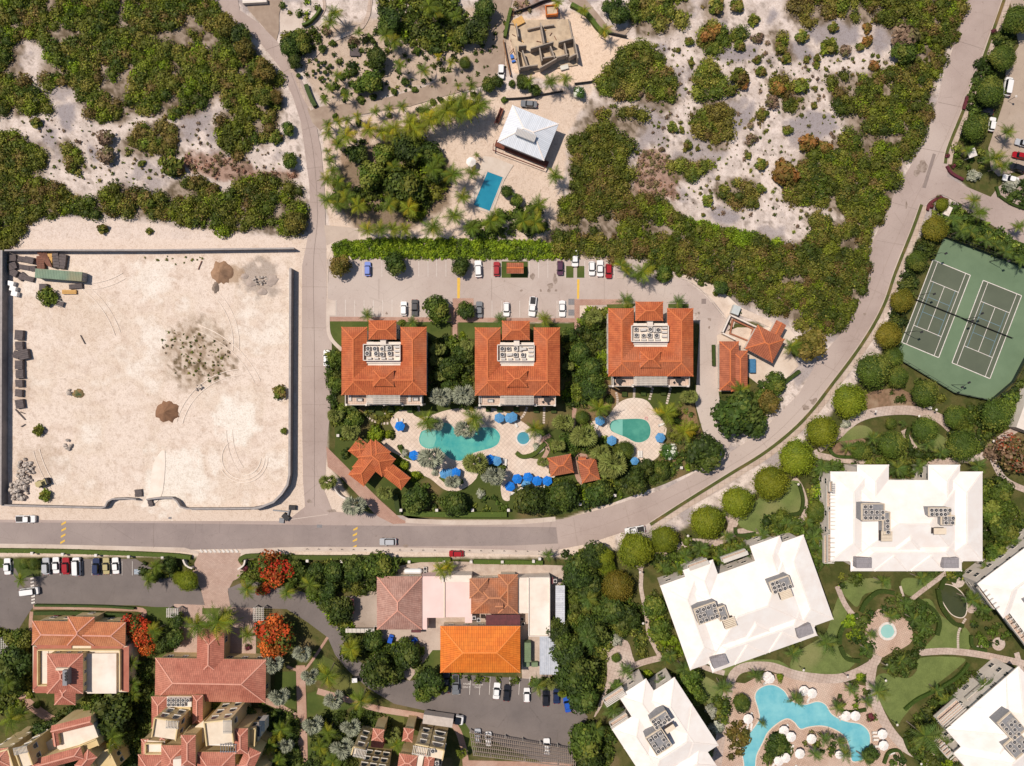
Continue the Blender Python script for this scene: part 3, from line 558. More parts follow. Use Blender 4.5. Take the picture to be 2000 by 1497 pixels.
sheet(0, [(329,1010),(335,1010),(335,1014),(329,1014)], 0, .05, mb=m); sheet(0, [(619,1025),(629,1025),(629,1031),(619,1031)], 0, .05, mb=m)
struct('drain_cover', m, M('steel_cover', (120, 116, 118), (140, 136, 136), 3, rough=.5))
# ------------------------------------------------------------------ vegetation
LEAF = leafmat()
BARK = M('bark', (120, 100, 84), (96, 80, 66), 3, coord='Object')
PBARK = M('palm_bark', (166, 150, 134), (136, 120, 104), 4, coord='Object')
def pal(*cs, k=1.0): return np.array([cl(*c) for c in cs])*k
KF = 1.45
P_DARK = pal((58,74,26),(72,86,30),(48,62,24),(84,92,38), k=KF)
P_MID = pal((78,94,30),(94,106,36),(66,82,28),(108,112,44), k=KF)
P_LIME = pal((108,128,26),(122,138,30),(94,114,26), k=KF)
P_CLIP = pal((106,116,24),(118,124,28),(94,106,26), k=1.45)
P_GOLD = pal((112,102,28),(118,106,32),(100,98,28), k=KF)
P_OLIVE = pal((104,94,38),(92,84,36),(116,98,46),(82,80,32), k=KF)
P_SCRUB = pal((86,92,32),(104,106,38),(70,80,28),(114,108,46),(106,90,48),(104,114,32),(76,86,28), k=1.75)
P_SCRUB3 = pal((84,96,30),(96,92,38),(104,88,46),(92,82,42),(112,104,44), k=1.85)
P_DRY = pal((140,118,94),(120,98,78),(112,106,66), k=KF)
P_RUST = pal((146,104,52),(124,98,46),(110,100,42), k=KF)
P_RED = pal((196,76,34),(178,60,30),(204,98,44),(84,92,34),(150,84,36), k=1.3)
P_SILV = pal((148,148,128),(168,166,148),(130,132,112), k=1.5)
P_PALM = pal((96,106,34),(112,114,38),(78,94,30), k=1.15)
P_YPALM = pal((120,122,36),(140,128,38),(100,110,34), k=1.25)
P_DPALM = pal((78,88,36),(92,98,42),(66,78,34), k=1.6)
P_FLOW = pal((60,84,34),(72,94,38),(220,220,205), k=1.5)
P_PINK = pal((122,58,66),(104,50,58),(86,84,40), k=1.1)
ICO = None
def ico():
    global ICO
    if ICO is None:
        bm = bmesh.new(); bmesh.ops.create_icosphere(bm, subdivisions=1, radius=1); bm.verts.ensure_lookup_table()
        ICO = (np.array([v.co[:] for v in bm.verts]), np.array([[v.index for v in f.verts] for f in bm.faces])); bm.free()
    return ICO
def leafcards(g, lobes, n, size, palette, flat=.45, up=-.25, hue=None, tone=.22, rub=.1, fuzz=.78):
    """lobes: (k,6) centre + radii. n cards spread over the lobes' skins; returns quad verts & colours"""
    lobes = np.asarray(lobes, float); k = len(lobes)
    w = (lobes[:, 3]*lobes[:, 4]); w = w/w.sum(); li = g.choice(k, n, p=w)
    d = g.normal(size=(n, 3)); d[:, 2] = np.abs(d[:, 2])*.9+up*np.abs(g.normal(size=n))*.6; d /= np.linalg.norm(d, axis=1)[:, None]
    L = lobes[li]; rr = (fuzz+(1.1-fuzz)*g.random(n)**.6)[:, None]
    p = L[:, :3]+d*L[:, 3:6]*rr
    nn = d/L[:, 3:6]; nn /= np.linalg.norm(nn, axis=1)[:, None]; nn = nn+g.normal(size=(n, 3))*flat; nn /= np.linalg.norm(nn, axis=1)[:, None]
    t = np.cross(nn, g.normal(size=(n, 3))); t /= np.linalg.norm(t, axis=1)[:, None]; b = np.cross(nn, t)
    s = (size*g.uniform(.6, 1.35, n))[:, None]; e = s*g.uniform(.5, .85, (n, 1))
    V = np.stack([p-t*s, p-b*e, p+t*s, p+b*e], 1).reshape(-1, 3)
    pc = palette[(hue[li] if hue is not None else g.integers(0, len(palette), k)[li])]
    alt = palette[g.integers(0, len(palette), n)]; m = (g.random(n) < .14)[:, None]
    c = np.where(m, alt, pc)*(1+g.uniform(-tone, tone, n))[:, None]*(1+(g.uniform(-rub, rub, k)[li]))[:, None]
    return V, np.repeat(np.clip(c, .003, .85), 4, 0)
def foliage_mesh(name, seed, lobes, n, size, palette, core=.8, **kw):
    g = np.random.default_rng(seed); lobes = np.asarray(lobes, float); k = len(lobes)
    hue = g.integers(0, len(palette), k)
    V, c = leafcards(g, lobes, n, size, palette, hue=hue, **kw)
    F = np.arange(len(V)).reshape(-1, 4); q = [V]; cc = [c]; off = len(V); Fs = [F]
    if core:
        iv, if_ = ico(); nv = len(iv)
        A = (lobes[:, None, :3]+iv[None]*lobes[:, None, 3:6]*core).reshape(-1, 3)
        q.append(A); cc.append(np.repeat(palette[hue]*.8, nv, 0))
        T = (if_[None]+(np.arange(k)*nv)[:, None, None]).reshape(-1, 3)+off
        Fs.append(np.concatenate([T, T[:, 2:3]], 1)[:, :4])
    V = np.concatenate(q); c = np.concatenate(cc)
    # quads then triangles
    me = bpy.data.meshes.new(name); nq = len(F); nt = len(Fs[1]) if core else 0
    me.vertices.add(len(V)); me.vertices.foreach_set('co', V.astype(np.float32).ravel())
    li = np.concatenate([F.ravel(), Fs[1][:, :3].ravel()] if core else [F.ravel()]).astype(np.int32)
    me.loops.add(len(li)); me.loops.foreach_set('vertex_index', li)
    ls = np.concatenate([np.arange(nq)*4, nq*4+np.arange(nt)*3]).astype(np.int32)
    me.polygons.add(nq+nt); me.polygons.foreach_set('loop_start', ls); me.update(calc_edges=True)
    ca = me.color_attributes.new('Col', 'FLOAT_COLOR', 'POINT'); c4 = np.ones((len(V), 4), np.float32); c4[:, :3] = c; ca.data.foreach_set('color', c4.ravel())
    me.materials.append(LEAF); return me
def lobes_tree(seed, n=9, spread=.62, rlo=.32, rhi=.5, flat=.75, zc=0.0):
    g = np.random.default_rng(seed); out = [(0, 0, zc, .62, .62, .55*flat)]
    for i in range(n):
        a = 6.283*i/n+g.uniform(-.4, .4); r = spread*g.uniform(.55, 1.05); s = g.uniform(rlo, rhi)
        out.append((r*math.cos(a), r*math.sin(a), zc+g.uniform(-.22, .25), s, s, s*flat))
    for i in range(max(2, n//3)):
        a = g.uniform(0, 6.28); s = g.uniform(rlo, rhi)*.9; out.append((.3*math.cos(a), .3*math.sin(a), zc+.3*g.uniform(.6, 1.1), s, s, s*flat))
    return out
def trunk_mesh(seed, h, r, limbs=5, spread=.5):
    g = random.Random(seed); m = MB(); c = (0, 0)
    for i in range(3):
        n = (c[0]+g.uniform(-.1, .1)*h*.3, c[1]+g.uniform(-.1, .1)*h*.3); m.cyl(c, h*.62*i/3, h*.62*(i+1)/3, r*(1-.2*i), r*(.8-.2*i), 7, c1=n, cap=False); c = n
    for i in range(limbs):
        a = 6.283*i/limbs+g.uniform(-.3, .3); e = (c[0]+math.cos(a)*spread*h, c[1]+math.sin(a)*spread*h)
        m.bar((c[0], c[1], h*.55), (e[0], e[1], h*g.uniform(.8, .98)), r*.5)
    return m.mesh('trunk', BARK)
# unit crowns (radius 1, later scaled); a few variants of each kind
TREEK = {}
def kind(name, palette, nvar, n, size, look, height=1.25, cat='tree', **kw):
    lk = {k: kw.pop(k) for k in ('spread', 'rlo', 'rhi', 'flat', 'zc', 'nl') if k in kw}
    nl = lk.pop('nl', 10); fl = lk.get('flat', .75)
    ms = [foliage_mesh('crown', 100+v*7+len(name), lobes_tree(200+v*31+len(name), nl, **lk), n, size, palette, **kw) for v in range(nvar)]
    TREEK[name] = dict(ms=ms, look=look, h=height, cat=cat)
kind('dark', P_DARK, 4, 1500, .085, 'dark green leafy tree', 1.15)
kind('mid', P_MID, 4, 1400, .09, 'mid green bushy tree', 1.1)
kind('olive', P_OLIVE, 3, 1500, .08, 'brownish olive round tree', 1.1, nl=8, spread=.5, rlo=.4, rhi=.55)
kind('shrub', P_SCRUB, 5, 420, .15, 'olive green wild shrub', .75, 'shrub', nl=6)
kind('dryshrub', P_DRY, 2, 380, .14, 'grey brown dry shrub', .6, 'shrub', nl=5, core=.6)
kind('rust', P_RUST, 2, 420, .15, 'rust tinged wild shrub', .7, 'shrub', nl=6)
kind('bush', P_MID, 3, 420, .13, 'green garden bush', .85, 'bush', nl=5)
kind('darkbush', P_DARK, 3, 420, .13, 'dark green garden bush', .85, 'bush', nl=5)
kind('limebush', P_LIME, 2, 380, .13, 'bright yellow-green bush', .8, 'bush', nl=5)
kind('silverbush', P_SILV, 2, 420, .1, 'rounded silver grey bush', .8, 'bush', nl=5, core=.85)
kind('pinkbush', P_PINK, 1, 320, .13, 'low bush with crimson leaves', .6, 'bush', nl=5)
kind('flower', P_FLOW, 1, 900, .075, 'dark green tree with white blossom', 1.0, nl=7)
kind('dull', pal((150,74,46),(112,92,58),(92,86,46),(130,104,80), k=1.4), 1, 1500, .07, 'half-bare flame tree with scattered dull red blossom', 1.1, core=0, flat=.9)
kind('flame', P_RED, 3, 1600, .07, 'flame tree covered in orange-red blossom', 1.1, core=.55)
# clipped ornamental trees: one smooth dome of small upward leaves
for nm, P_, lk in (('clip', P_CLIP, 'clipped round yellow-green tree'), ('gold', P_GOLD, 'clipped round golden brown tree'), ('clipdark', P_MID, 'clipped round mid-green tree')):
    TREEK[nm] = dict(ms=[foliage_mesh('crown', 900+v, [(0, 0, 0, .84, .84, .62)]+[(.3*math.cos(v+i*1.05), .3*math.sin(v+i*1.05), -.04+.05*((i*7+v) % 3), .60+.05*((i*5+v*3) % 4), .58+.05*((i*3+v) % 4), .5) for i in range(6)], 4200, .04, P_, core=.93, flat=.5, tone=.18, up=-.15) for v in range(3)], look=lk, h=1.2, cat='tree')
TRUNKS = [trunk_mesh(i, 1.0, .07, spread=.42) for i in range(4)]
def tree(k, px, py, r, hm=None, group=None, sx=1, rz=None, look=None):
    K = TREEK[k]; R_ = r*S; h = (K['h']*R_ if hm is None else hm)
    zc = max(R_*.55, h*.72) if K['cat'] == 'tree' else R_*.30
    if K['cat'] == 'tree': zc = min(zc, 7.5)
    p = W(px, py, zc); o = thing({'tree': 'tree', 'shrub': 'shrub', 'bush': 'bush'}[K['cat']], (p.x, p.y, 0), look or K['look'], K['cat'], group, px=(px, py))
    mesh = K['ms'][rnd.randrange(len(K['ms']))]; s = R_*(H-zc)/H
    put('crown', mesh, o, (0, 0, zc), rnd.uniform(0, 6.28) if rz is None else rz, (s*sx, s, s))
    if K['cat'] == 'tree': put('trunk', TRUNKS[rnd.randrange(4)], o, None, rnd.uniform(0, 6), (zc*1.1,)*3)
    else: put('stem', TRUNKS[rnd.randrange(4)], o, None, rnd.uniform(0, 6), (zc*1.0,)*3)
    return o
# ---- palms
def frond_mesh(seed, palette, droop=.5, n=13, tint=None):
    g = np.random.default_rng(seed); V = []; F = []; c = []; pts = []
    for i in range(n+1):
        t = i/n; pts.append(np.array([t*.96, 0.06*math.sin(seed)*t*t, .22*math.sin(t*2.0)-droop*t*t*.8]))
    base = palette[g.integers(len(palette))] if tint is None else palette.mean(0)*tint
    for i in range(n):
        p, q = pts[i], pts[i+1]; t = (i+.5)/n
        w = .27*math.sin(min(1, t*1.1+.12)*math.pi)**.6*(1-.25*t)+.02
        for sgn in (-1, 1):
            tip = p+np.array([.13+.05*g.random(), sgn*w*g.uniform(.85, 1.1), -.06-.05*g.random()-w*.3])
            k = len(V); V += [p, p+(q-p)*.85, tip]; F.append((k, k+1, k+2)); c += [base*(1+g.uniform(-.15, .25))]*3
        k = len(V); V += [p+np.array([0, -.012, .012]), q+np.array([0, 0, .012]), p+np.array([0, .012, .012])]; F.append((k, k+1, k+2)); c += [palette[-1]*1.2]*3
    V = np.array(V); F = np.array(F)
    # lift outer third
    me = np_mesh('frond', V, F, np.array(c), LEAF); return me
def fan_mesh(seed, palette, n=13):
    g = np.random.default_rng(seed); V = [(0, 0, 0), (.5, -.02, .12), (.5, .02, .12)]; F = [(0, 1, 2)]; base = palette[g.integers(len(palette))]; c = [base*.9]*3
    for i in range(n):
        a = (i/(n-1)-.5)*4.0; r = .5*(1-.1*abs(a)/2)*g.uniform(.88, 1.05)
        d = np.array([math.cos(a), math.sin(a), 0]); e = np.array([-math.sin(a), math.cos(a), 0]); o = np.array([.5, 0, .12])
        k = len(V); z = .03*(1 if i % 2 else -1)
        V += [o, o+d*r*.6-e*.055+np.array([0, 0, z]), o+d*r+np.array([0, 0, -.12]), o+d*r*.6+e*.055+np.array([0, 0, -z])]
        F += [(k, k+1, k+2), (k, k+2, k+3)]; c += [base*(1+g.uniform(-.18, .22))]*4
    return np_mesh('leaf', np.array(V), np.array(F), np.array(c), LEAF)
TN = [np.array(t) for t in ((.7,.82,.6),(1.0,1.15,.8),(1.4,1.4,.8),(1.9,1.5,.7),(.8,.98,.8))]
FR = {n: [frond_mesh(i*5+len(n), P_, dr, tint=TN[i]*(np.array((.92,.9,.8)) if n == 'ypalm' else (np.array((.8,.88,1)) if n == 'dpalm' else 1))) for i, dr in enumerate((.6, .5, .35, .8, .5))] for n, P_ in (('palm', P_PALM), ('ypalm', P_YPALM), ('dpalm', P_DPALM))}
FN = {n: [fan_mesh(i*3+7, P_) for i in range(3)] for n, P_ in (('silver', P_SILV), ('fan', pal((118,122,62),(132,134,74),(102,108,52), k=1.6)), ('yfan', P_YPALM))}
PLOOK = dict(palm='green feathery coconut palm', ypalm='coconut palm with yellowing fronds', dpalm='dark green feathery palm', silver='silver grey fan palm', fan='dull green fan palm', yfan='small yellow-green fan palm')
def ptrunk(seed, bx, by):
    g = random.Random(seed); m = MB(); pts = [(bx*(1-t)**2, by*(1-t)**2) for t in (0, .25, .5, .75, 1)]
    for i in range(4): m.cyl(pts[i], i/4, (i+1)/4, .16-.02*i, .14-.02*i, 6, c1=pts[i+1], cap=(i == 3))
    return m.mesh('trunk', PBARK)
PTR = [ptrunk(i, random.Random(i*3).uniform(-.7, .7), random.Random(i*5).uniform(-.7, .7)) for i in range(8)]
def palm(k, px, py, r, h=None, group=None, lean=None, wind=0):
    fan = k in FN; r = r*(1.0 if fan else 1.48); h = h or (max(2.2, min(8, r*S*1.75)) if not fan else max(2.0, min(6, r*S*1.5))); R_ = r*S*(H-h)/H
    p = W(px, py, h); bx, by = lean or (0, 0)
    o = thing('palm_tree', (p.x, p.y, 0), PLOOK[k], 'palm', group, px=(px, py))
    if lean: tm = ptrunk(int(px), bx, by)
    else: tm = PTR[rnd.randrange(8)]
    put('trunk', tm, o, None, None, (1, 1, h))
    if fan:
        n = 20 if r > 16 else 15
        for i in range(n):
            el = (-.15, .35, .8, 1.15)[i % 4]; a = i*2.39996+rnd.uniform(-.2, .2); s = R_*rnd.uniform(.92, 1.1)*(1-.12*(i % 4 == 3))
            put('leaf', FN[k][rnd.randrange(3)], o, (0, 0, h), (rnd.uniform(-.25, .25), -el, a), s)
    else:
        n = 14 if r > 20 else (12 if r > 13 else 10)
        for i in range(n):
            a = i*2.39996+rnd.uniform(-.22, .22); el = (0, .3, .65)[i % 3]+rnd.uniform(-.12, .1); s = R_*rnd.uniform(.78, 1.22)/max(.75, math.cos(el*.6))
            if wind:       # fronds blown over to one side
                a = a+.55*math.sin(wind-a)
            put('frond', FR[k][rnd.choice((0, 0, 1, 1, 2, 3, 4))], o, (0, 0, h), (rnd.uniform(-.2, .2), -el*.75+.1, a), s)
    return o
# ---- thick scrub as stuff
def thicket(name, poly, look, spacing=13, rlo=8, rhi=17, palette=P_SCRUB, cards=1.0, size=.36, seed=1, hmul=.5, cat='scrub', hmax=3.2, edge=-4, z0=0.0, holes=0):
    g = np.random.default_rng(seed); xs = [q[0] for q in poly]; ys = [q[1] for q in poly]
    nx = int((max(xs)-min(xs))/spacing)+2; ny = int((max(ys)-min(ys))/spacing)+2
    X, Y = np.meshgrid(np.arange(nx), np.arange(ny)); x = (min(xs)+(X+g.uniform(0, 1, X.shape))*spacing).ravel(); y = (min(ys)+(Y+g.uniform(0, 1, Y.shape))*spacing).ravel()
    hole = fbm(x, y, 34, seed+91, 3) if holes else 0*x; ed = (fbm(x, y, 26, seed+17, 3)-.5)*26*holes
    keep = (sdist(x, y, poly)+ed < edge) & (hole < (.61 if holes else 9)) & (x > -40) & (x < 2040) & (y > -40) & (y < 1540); x = x[keep]; y = y[keep]
    if len(x) == 0: return
    r = (rlo+(rhi-rlo)*g.random(len(x))**1.6)*S; big = fbm(x, y, 90, seed, 3); r *= .8+.5*big
    rz = np.minimum(r*hmul*g.uniform(.8, 1.4, len(x)), hmax)
    zc = rz*.35+z0; lob = np.stack([(x-1000)*S, (748.5-y)*S, zc, r, r, rz], 1)
    hue = (fbm(x, y, 45, seed+5, 3)*len(palette)*2.2+g.uniform(-.75, .75, len(x))).astype(int) % len(palette)
    tot = (r*r).sum()*math.pi; n = int(tot*cards/(size*size*1.0))
    V, c = leafcards(g, lob, n, size, palette, hue=hue, rub=.36, tone=.34, flat=.95, fuzz=.58)
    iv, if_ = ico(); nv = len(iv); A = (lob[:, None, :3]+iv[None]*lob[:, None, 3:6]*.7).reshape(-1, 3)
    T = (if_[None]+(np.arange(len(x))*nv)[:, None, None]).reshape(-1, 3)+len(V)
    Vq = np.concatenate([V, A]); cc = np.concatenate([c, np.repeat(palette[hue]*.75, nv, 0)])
    nq = len(V)//4; me = bpy.data.meshes.new(name); me.vertices.add(len(Vq)); me.vertices.foreach_set('co', Vq.astype(np.float32).ravel())
    li = np.concatenate([np.arange(nq*4), T.ravel()]).astype(np.int32); me.loops.add(len(li)); me.loops.foreach_set('vertex_index', li)
    ls = np.concatenate([np.arange(nq)*4, nq*4+np.arange(len(T))*3]).astype(np.int32); me.polygons.add(len(ls)); me.polygons.foreach_set('loop_start', ls); me.update(calc_edges=True)
    ca = me.color_attributes.new('Col', 'FLOAT_COLOR', 'POINT'); c4 = np.ones((len(Vq), 4), np.float32); c4[:, :3] = np.clip(cc, .003, .85); ca.data.foreach_set('color', c4.ravel())
    me.materials.append(LEAF); o = bpy.data.objects.new(name, me); COL.objects.link(o); o['kind'] = 'stuff'
    reg(o, look, cat, None, (sum(xs)/len(xs), sum(ys)/len(ys))); return o
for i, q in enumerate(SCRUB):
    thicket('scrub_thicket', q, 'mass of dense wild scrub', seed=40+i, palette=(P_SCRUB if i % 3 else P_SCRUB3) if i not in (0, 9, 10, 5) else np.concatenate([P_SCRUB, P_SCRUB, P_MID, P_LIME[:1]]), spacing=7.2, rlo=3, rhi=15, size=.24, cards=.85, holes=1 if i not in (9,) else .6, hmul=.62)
thicket('ivy_bank', [(645,478),(660,470),(760,466),(900,466),(1060,470),(1100,482),(1102,508),(900,508),(652,506)], 'bank of bright green creeper', palette=np.concatenate([P_LIME, P_MID[:1]]), seed=91, spacing=4.5, rlo=3, rhi=6.5, size=.22, hmul=.8, cat='creeper', edge=-2)
thicket('scrub_thicket', [(1290,395),(1320,412),(1345,432),(1400,442),(1450,452),(1475,460),(1530,474),(1545,500),(1490,490),(1400,470),(1330,450),(1270,430),(1262,400)], 'bright green part of the scrub', palette=P_LIME, seed=92, spacing=6.5, rlo=4, rhi=11, size=.24, hmax=3.6, edge=-1)
def zone(poly, look, palette, seed, **kw):
    a = dict(spacing=11, rlo=6, rhi=13, size=.33, hmul=.7, hmax=2.2, cat='planting', edge=-3); a.update(kw)
    thicket('garden_planting', poly, look, palette=palette, seed=seed, **a)
P_GARD = np.concatenate([P_DARK, P_MID]); P_GARD2 = np.concatenate([P_DARK, P_MID, P_SCRUB[:2], P_LIME[:1]])
for i, (q, L) in enumerate([
  ([(640,600),(1,1)], 0)] if 0 else [
  ([(836,655),(925,660),(928,790),(905,800),(880,760),(845,780),(835,720)], 'dense green planting'),
  ([(1095,650),(1125,650),(1140,600),(1188,600),(1186,760),(1150,790),(1120,800),(1100,790),(1098,700)], 'dense green planting'),
  ([(636,670),(668,690),(668,790),(690,800),(700,850),(670,860),(645,820),(640,760)], 'dense green planting'),
  ([(670,792),(760,792),(830,792),(830,812),(770,806),(760,860),(740,850),(710,840)], 'low mixed planting'),
  ([(790,925),(840,945),(880,968),(930,960),(975,960),(990,1000),(800,1000)], 'low mixed planting'),
  ([(1000,985),(1080,940),(1150,940),(1260,905),(1330,900),(1320,930),(1200,975),(1100,1000)], 'dense green planting'),
  ([(1070,870),(1110,840),(1150,830),(1210,870),(1240,910),(1230,930),(1140,880),(1120,900)], 'dense green planting'),
  ([(1270,910),(1310,860),(1305,800),(1345,770),(1365,850),(1390,890),(1320,930)], 'low mixed planting'),
  ([(1480,740),(1510,735),(1545,745),(1520,790),(1480,830),(1465,790)], 'dense green planting'),
  ([(1440,600),(1500,630),(1495,640),(1455,625),(1438,618)], 'low mixed planting'),
  ([(600,1095),(760,1092),(770,1130),(720,1160),(640,1160),(600,1140)], 'dense green planting'),
  ([(470,1110),(520,1080),(590,1085),(600,1160),(560,1150),(520,1135),(470,1135)], 'dense green planting'),
  ([(278,1095),(350,1108),(382,1100),(386,1120),(350,1122),(330,1140),(300,1130),(278,1120)], 'dense green planting'),
  ([(-40,1240),(10,1230),(60,1260),(66,1360),(40,1390),(-40,1400)], 'dense green planting'),
  ([(100,1400),(160,1370),(240,1340),(300,1270),(305,1400),(270,1497),(200,1560),(190,1497),(215,1440),(190,1400),(100,1430)], 'shady green planting'),
  ([(505,1370),(590,1400),(590,1560),(520,1560),(515,1450)], 'shady green planting'),
  ([(600,1400),(700,1380),(790,1410),(760,1440),(700,1440),(690,1560),(600,1560)], 'shady green planting'),
  ([(600,1160),(650,1165),(690,1220),(700,1235),(760,1250),(830,1260),(820,1310),(740,1300),(700,1270),(660,1230)], 'dense green planting'),
  ([(1100,1075),(1170,1070),(1190,1110),(1225,1120),(1240,1150),(1245,1230),(1200,1255),(1185,1270),(1175,1330),(1160,1390),(1130,1385),(1075,1330),(1085,1250),(1098,1130)], 'dense green planting'),
  ([(860,1312),(1095,1318),(1100,1340),(1010,1342),(980,1335),(860,1330)], 'low mixed planting'),
  ([(1120,1420),(1160,1405),(1200,1420),(1200,1560),(1115,1560)], 'dense green planting'),
  ([(1180,1340),(1205,1325),(1215,1345),(1200,1400),(1185,1400)], 'dense green planting'),
  ([(1262,1060),(1300,1085),(1295,1110),(1270,1105),(1255,1150),(1265,1100)], 'dense green planting'),
  ([(1258,1150),(1290,1150),(1310,1220),(1340,1290),(1300,1290),(1270,1240)], 'dense green planting'),
  ([(1230,1190),(1252,1200),(1262,1260),(1255,1285),(1235,1260),(1228,1225)], 'clipped green planting'),
  ([(1300,1060),(1345,1055),(1400,1065),(1450,1045),(1500,1045),(1480,1060),(1400,1100),(1330,1130),(1290,1130)], 'dense green planting'),
  ([(1500,1000),(1545,1000),(1600,1080),(1615,1150),(1590,1120),(1560,1050),(1500,1045),(1480,1035)], 'dense green planting'),
  ([(1575,900),(1690,905),(1690,925),(1620,930),(1610,1120),(1590,1060),(1575,1020),(1580,960)], 'dense green planting'),
  ([(1700,870),(1760,850),(1790,880),(1870,890),(1810,905),(1810,930),(1735,935),(1735,908),(1690,905),(1650,895)], 'dense green planting'),
  ([(1860,800),(1930,790),(1980,820),(1940,860),(1910,890),(1870,880),(1850,840)], 'dense green planting'),
  ([(1915,920),(1960,940),(1990,1000),(2040,1010),(2040,1060),(1920,1130),(1918,1040)], 'dense green planting'),
  ([(1640,1120),(1740,1120),(1920,1115),(1910,1135),(1860,1130),(1830,1125),(1700,1128),(1640,1150)], 'dense green planting'),
  ([(1680,1205),(1710,1185),(1740,1160),(1790,1165),(1825,1205),(1820,1240),(1800,1265),(1780,1260),(1782,1240),(1778,1215),(1740,1205),(1715,1195),(1690,1230),(1702,1260),(1705,1285),(1680,1275),(1660,1240),(1662,1215)], 'ring of dark green planting'),
  ([(1722,1290),(1745,1272),(1770,1262),(1795,1275),(1785,1318),(1760,1322),(1730,1312)], 'dark green planting'),
  ([(1800,1385),(1880,1310),(1960,1300),(1990,1330),(1960,1330),(1900,1370),(1850,1390),(1820,1410),(1770,1420),(1755,1420)], 'dense green planting'),
  ([(1765,1420),(1820,1400),(1850,1440),(1870,1480),(1890,1560),(1830,1560),(1770,1450)], 'dense green planting'),
  ([(1895,1150),(1925,1165),(1940,1200),(1980,1240),(1995,1275),(1960,1265),(1910,1262),(1895,1230)], 'low mixed planting'),
  ([(1640,1350),(1665,1320),(1688,1320),(1695,1350),(1685,1380),(1650,1388),(1638,1375)], 'low mixed planting'),
  ([(1600,1340),(1620,1335),(1625,1365),(1600,1370)], 'low mixed planting'),
  ([(1680,1395),(1700,1380),(1715,1405),(1710,1430),(1685,1415)], 'low mixed planting'),
  ([(1508,1320),(1530,1312),(1545,1330),(1540,1345),(1520,1340)], 'low mixed planting'),
  ([(1560,1430),(1590,1420),(1630,1430),(1640,1470),(1620,1490),(1590,1480),(1560,1450)], 'low mixed planting'),
  ([(1500,1430),(1540,1430),(1545,1470),(1510,1497),(1490,1480)], 'dark green planting'),
  ([(1420,1410),(1445,1405),(1460,1430),(1450,1470),(1425,1490),(1420,1450)], 'dry brownish planting'),
  ([(1725,1480),(1745,1465),(1765,1480),(1768,1520),(1725,1520)], 'low mixed planting'),
  ([(1380,1345),(1430,1370),(1412,1440),(1398,1430),(1400,1380)], 'dense green planting'),
  ([(1820,415),(1860,395),(1900,425),(1960,460),(2040,500),(2040,540),(1920,490),(1845,460),(1800,455)], 'dense palm undergrowth'),
  ([(1790,460),(1840,465),(1810,510),(1785,570),(1755,650),(1750,700),(1710,680),(1740,600),(1780,500)], 'dark planting'),
  ([(1690,700),(1750,710),(1850,775),(1840,800),(1760,790),(1700,775)], 'low mixed planting'),
  ([(1945,775),(1985,745),(2040,720),(2040,840),(1985,820)], 'dense green planting'),
  ([(1850,290),(1880,285),(1920,290),(1928,340),(1890,352),(1862,330)], 'low mixed planting'),
  ([(1955,370),(1975,350),(2040,345),(2040,415),(1990,405),(1960,390)], 'dark planting'),
  ([(1900,140),(1940,70),(1965,50),(1985,90),(1950,140),(1930,210),(1905,280),(1880,290),(1885,220)], 'dark planting'),
  ([(548,70),(600,62),(625,40),(650,60),(620,95),(570,130),(560,110)], 'dense green planting'),
  ([(700,75),(740,40),(780,60),(760,120),(740,140),(700,110),(660,130),(640,115)], 'low mixed planting'),
  ([(730,0),(850,-20),(900,0),(930,60),(900,100),(850,110),(800,90),(750,60)], 'dense green planting'),
  ([(660,130),(720,100),(760,130),(745,180),(700,180),(670,160)], 'low mixed planting'),
  ([(700,345),(720,320),(770,290),(830,275),(870,310),(872,370),(820,440),(770,420),(700,410),(690,370)], 'dense green planting'),
  ([(668,275),(720,265),(755,300),(700,325),(670,310)], 'low mixed planting'),
  ([(640,340),(690,360),(700,410),(660,410),(640,390)], 'low mixed planting'),
  ([(985,410),(1050,400),(1065,460),(1000,465),(920,465),(900,440),(940,430)], 'dense green planting'),
  ([(545,10),(625,-5),(625,20),(600,45),(550,25)], 'low mixed planting'),
  ([(1170,0),(1225,0),(1220,50),(1195,50),(1175,20)], 'low mixed planting')]):
    g2 = {'dark green planting': P_DARK, 'dark planting': P_DARK, 'ring of dark green planting': P_DARK, 'shady green planting': P_DARK, 'dry brownish planting': P_OLIVE}.get(L, P_GARD2 if i % 2 else P_GARD)
    low = L.startswith('low'); zone(q, L, g2, 300+i, spacing=17 if low else 11, rlo=5 if low else 6, rhi=9 if low else 13)
thicket('ground_cover', [(310,660),(340,640),(400,645),(450,665),(450,720),(420,745),(360,740),(315,720)], 'sparse low weeds on bare sand', seed=77, spacing=9, rlo=.8, rhi=3.2, size=.16, cat='weeds', hmax=.35, holes=1, palette=np.concatenate([P_SCRUB, P_DRY]))
for i_, q_ in enumerate(BRUSH): thicket('dry_brush', q_, 'patch of dead reddish brown brushwood', seed=500+i_, spacing=8, rlo=2, rhi=6, size=.22, cards=.8, hmax=.6, holes=1, cat='dry brush', palette=pal((150,112,92),(130,100,80),(110,96,66), k=1.6))
thicket('ground_cover', [(260,500),(350,495),(400,498),(400,515),(340,522),(300,518)], 'sparse low weeds on bare sand', seed=78, spacing=12, rlo=1.5, rhi=3.5, size=.16, cat='weeds', hmax=.4)
thicket('dune_plants', [(1250,60),(1840,120),(1800,300),(1560,470),(1440,430),(1230,380),(1240,230)], 'scattered small dune plants', seed=79, spacing=12, rlo=.8, rhi=4.6, size=.2, holes=1, cat='dune plants', hmax=.7, palette=np.concatenate([P_SCRUB, P_DRY]))
thicket('dune_plants', [(20,230),(420,210),(600,300),(590,345),(400,340),(200,375),(100,350)], 'scattered small dune plants', seed=80, spacing=13, rlo=.8, rhi=4.2, size=.2, holes=1, cat='dune plants', hmax=.7, palette=np.concatenate([P_SCRUB, P_DRY]))
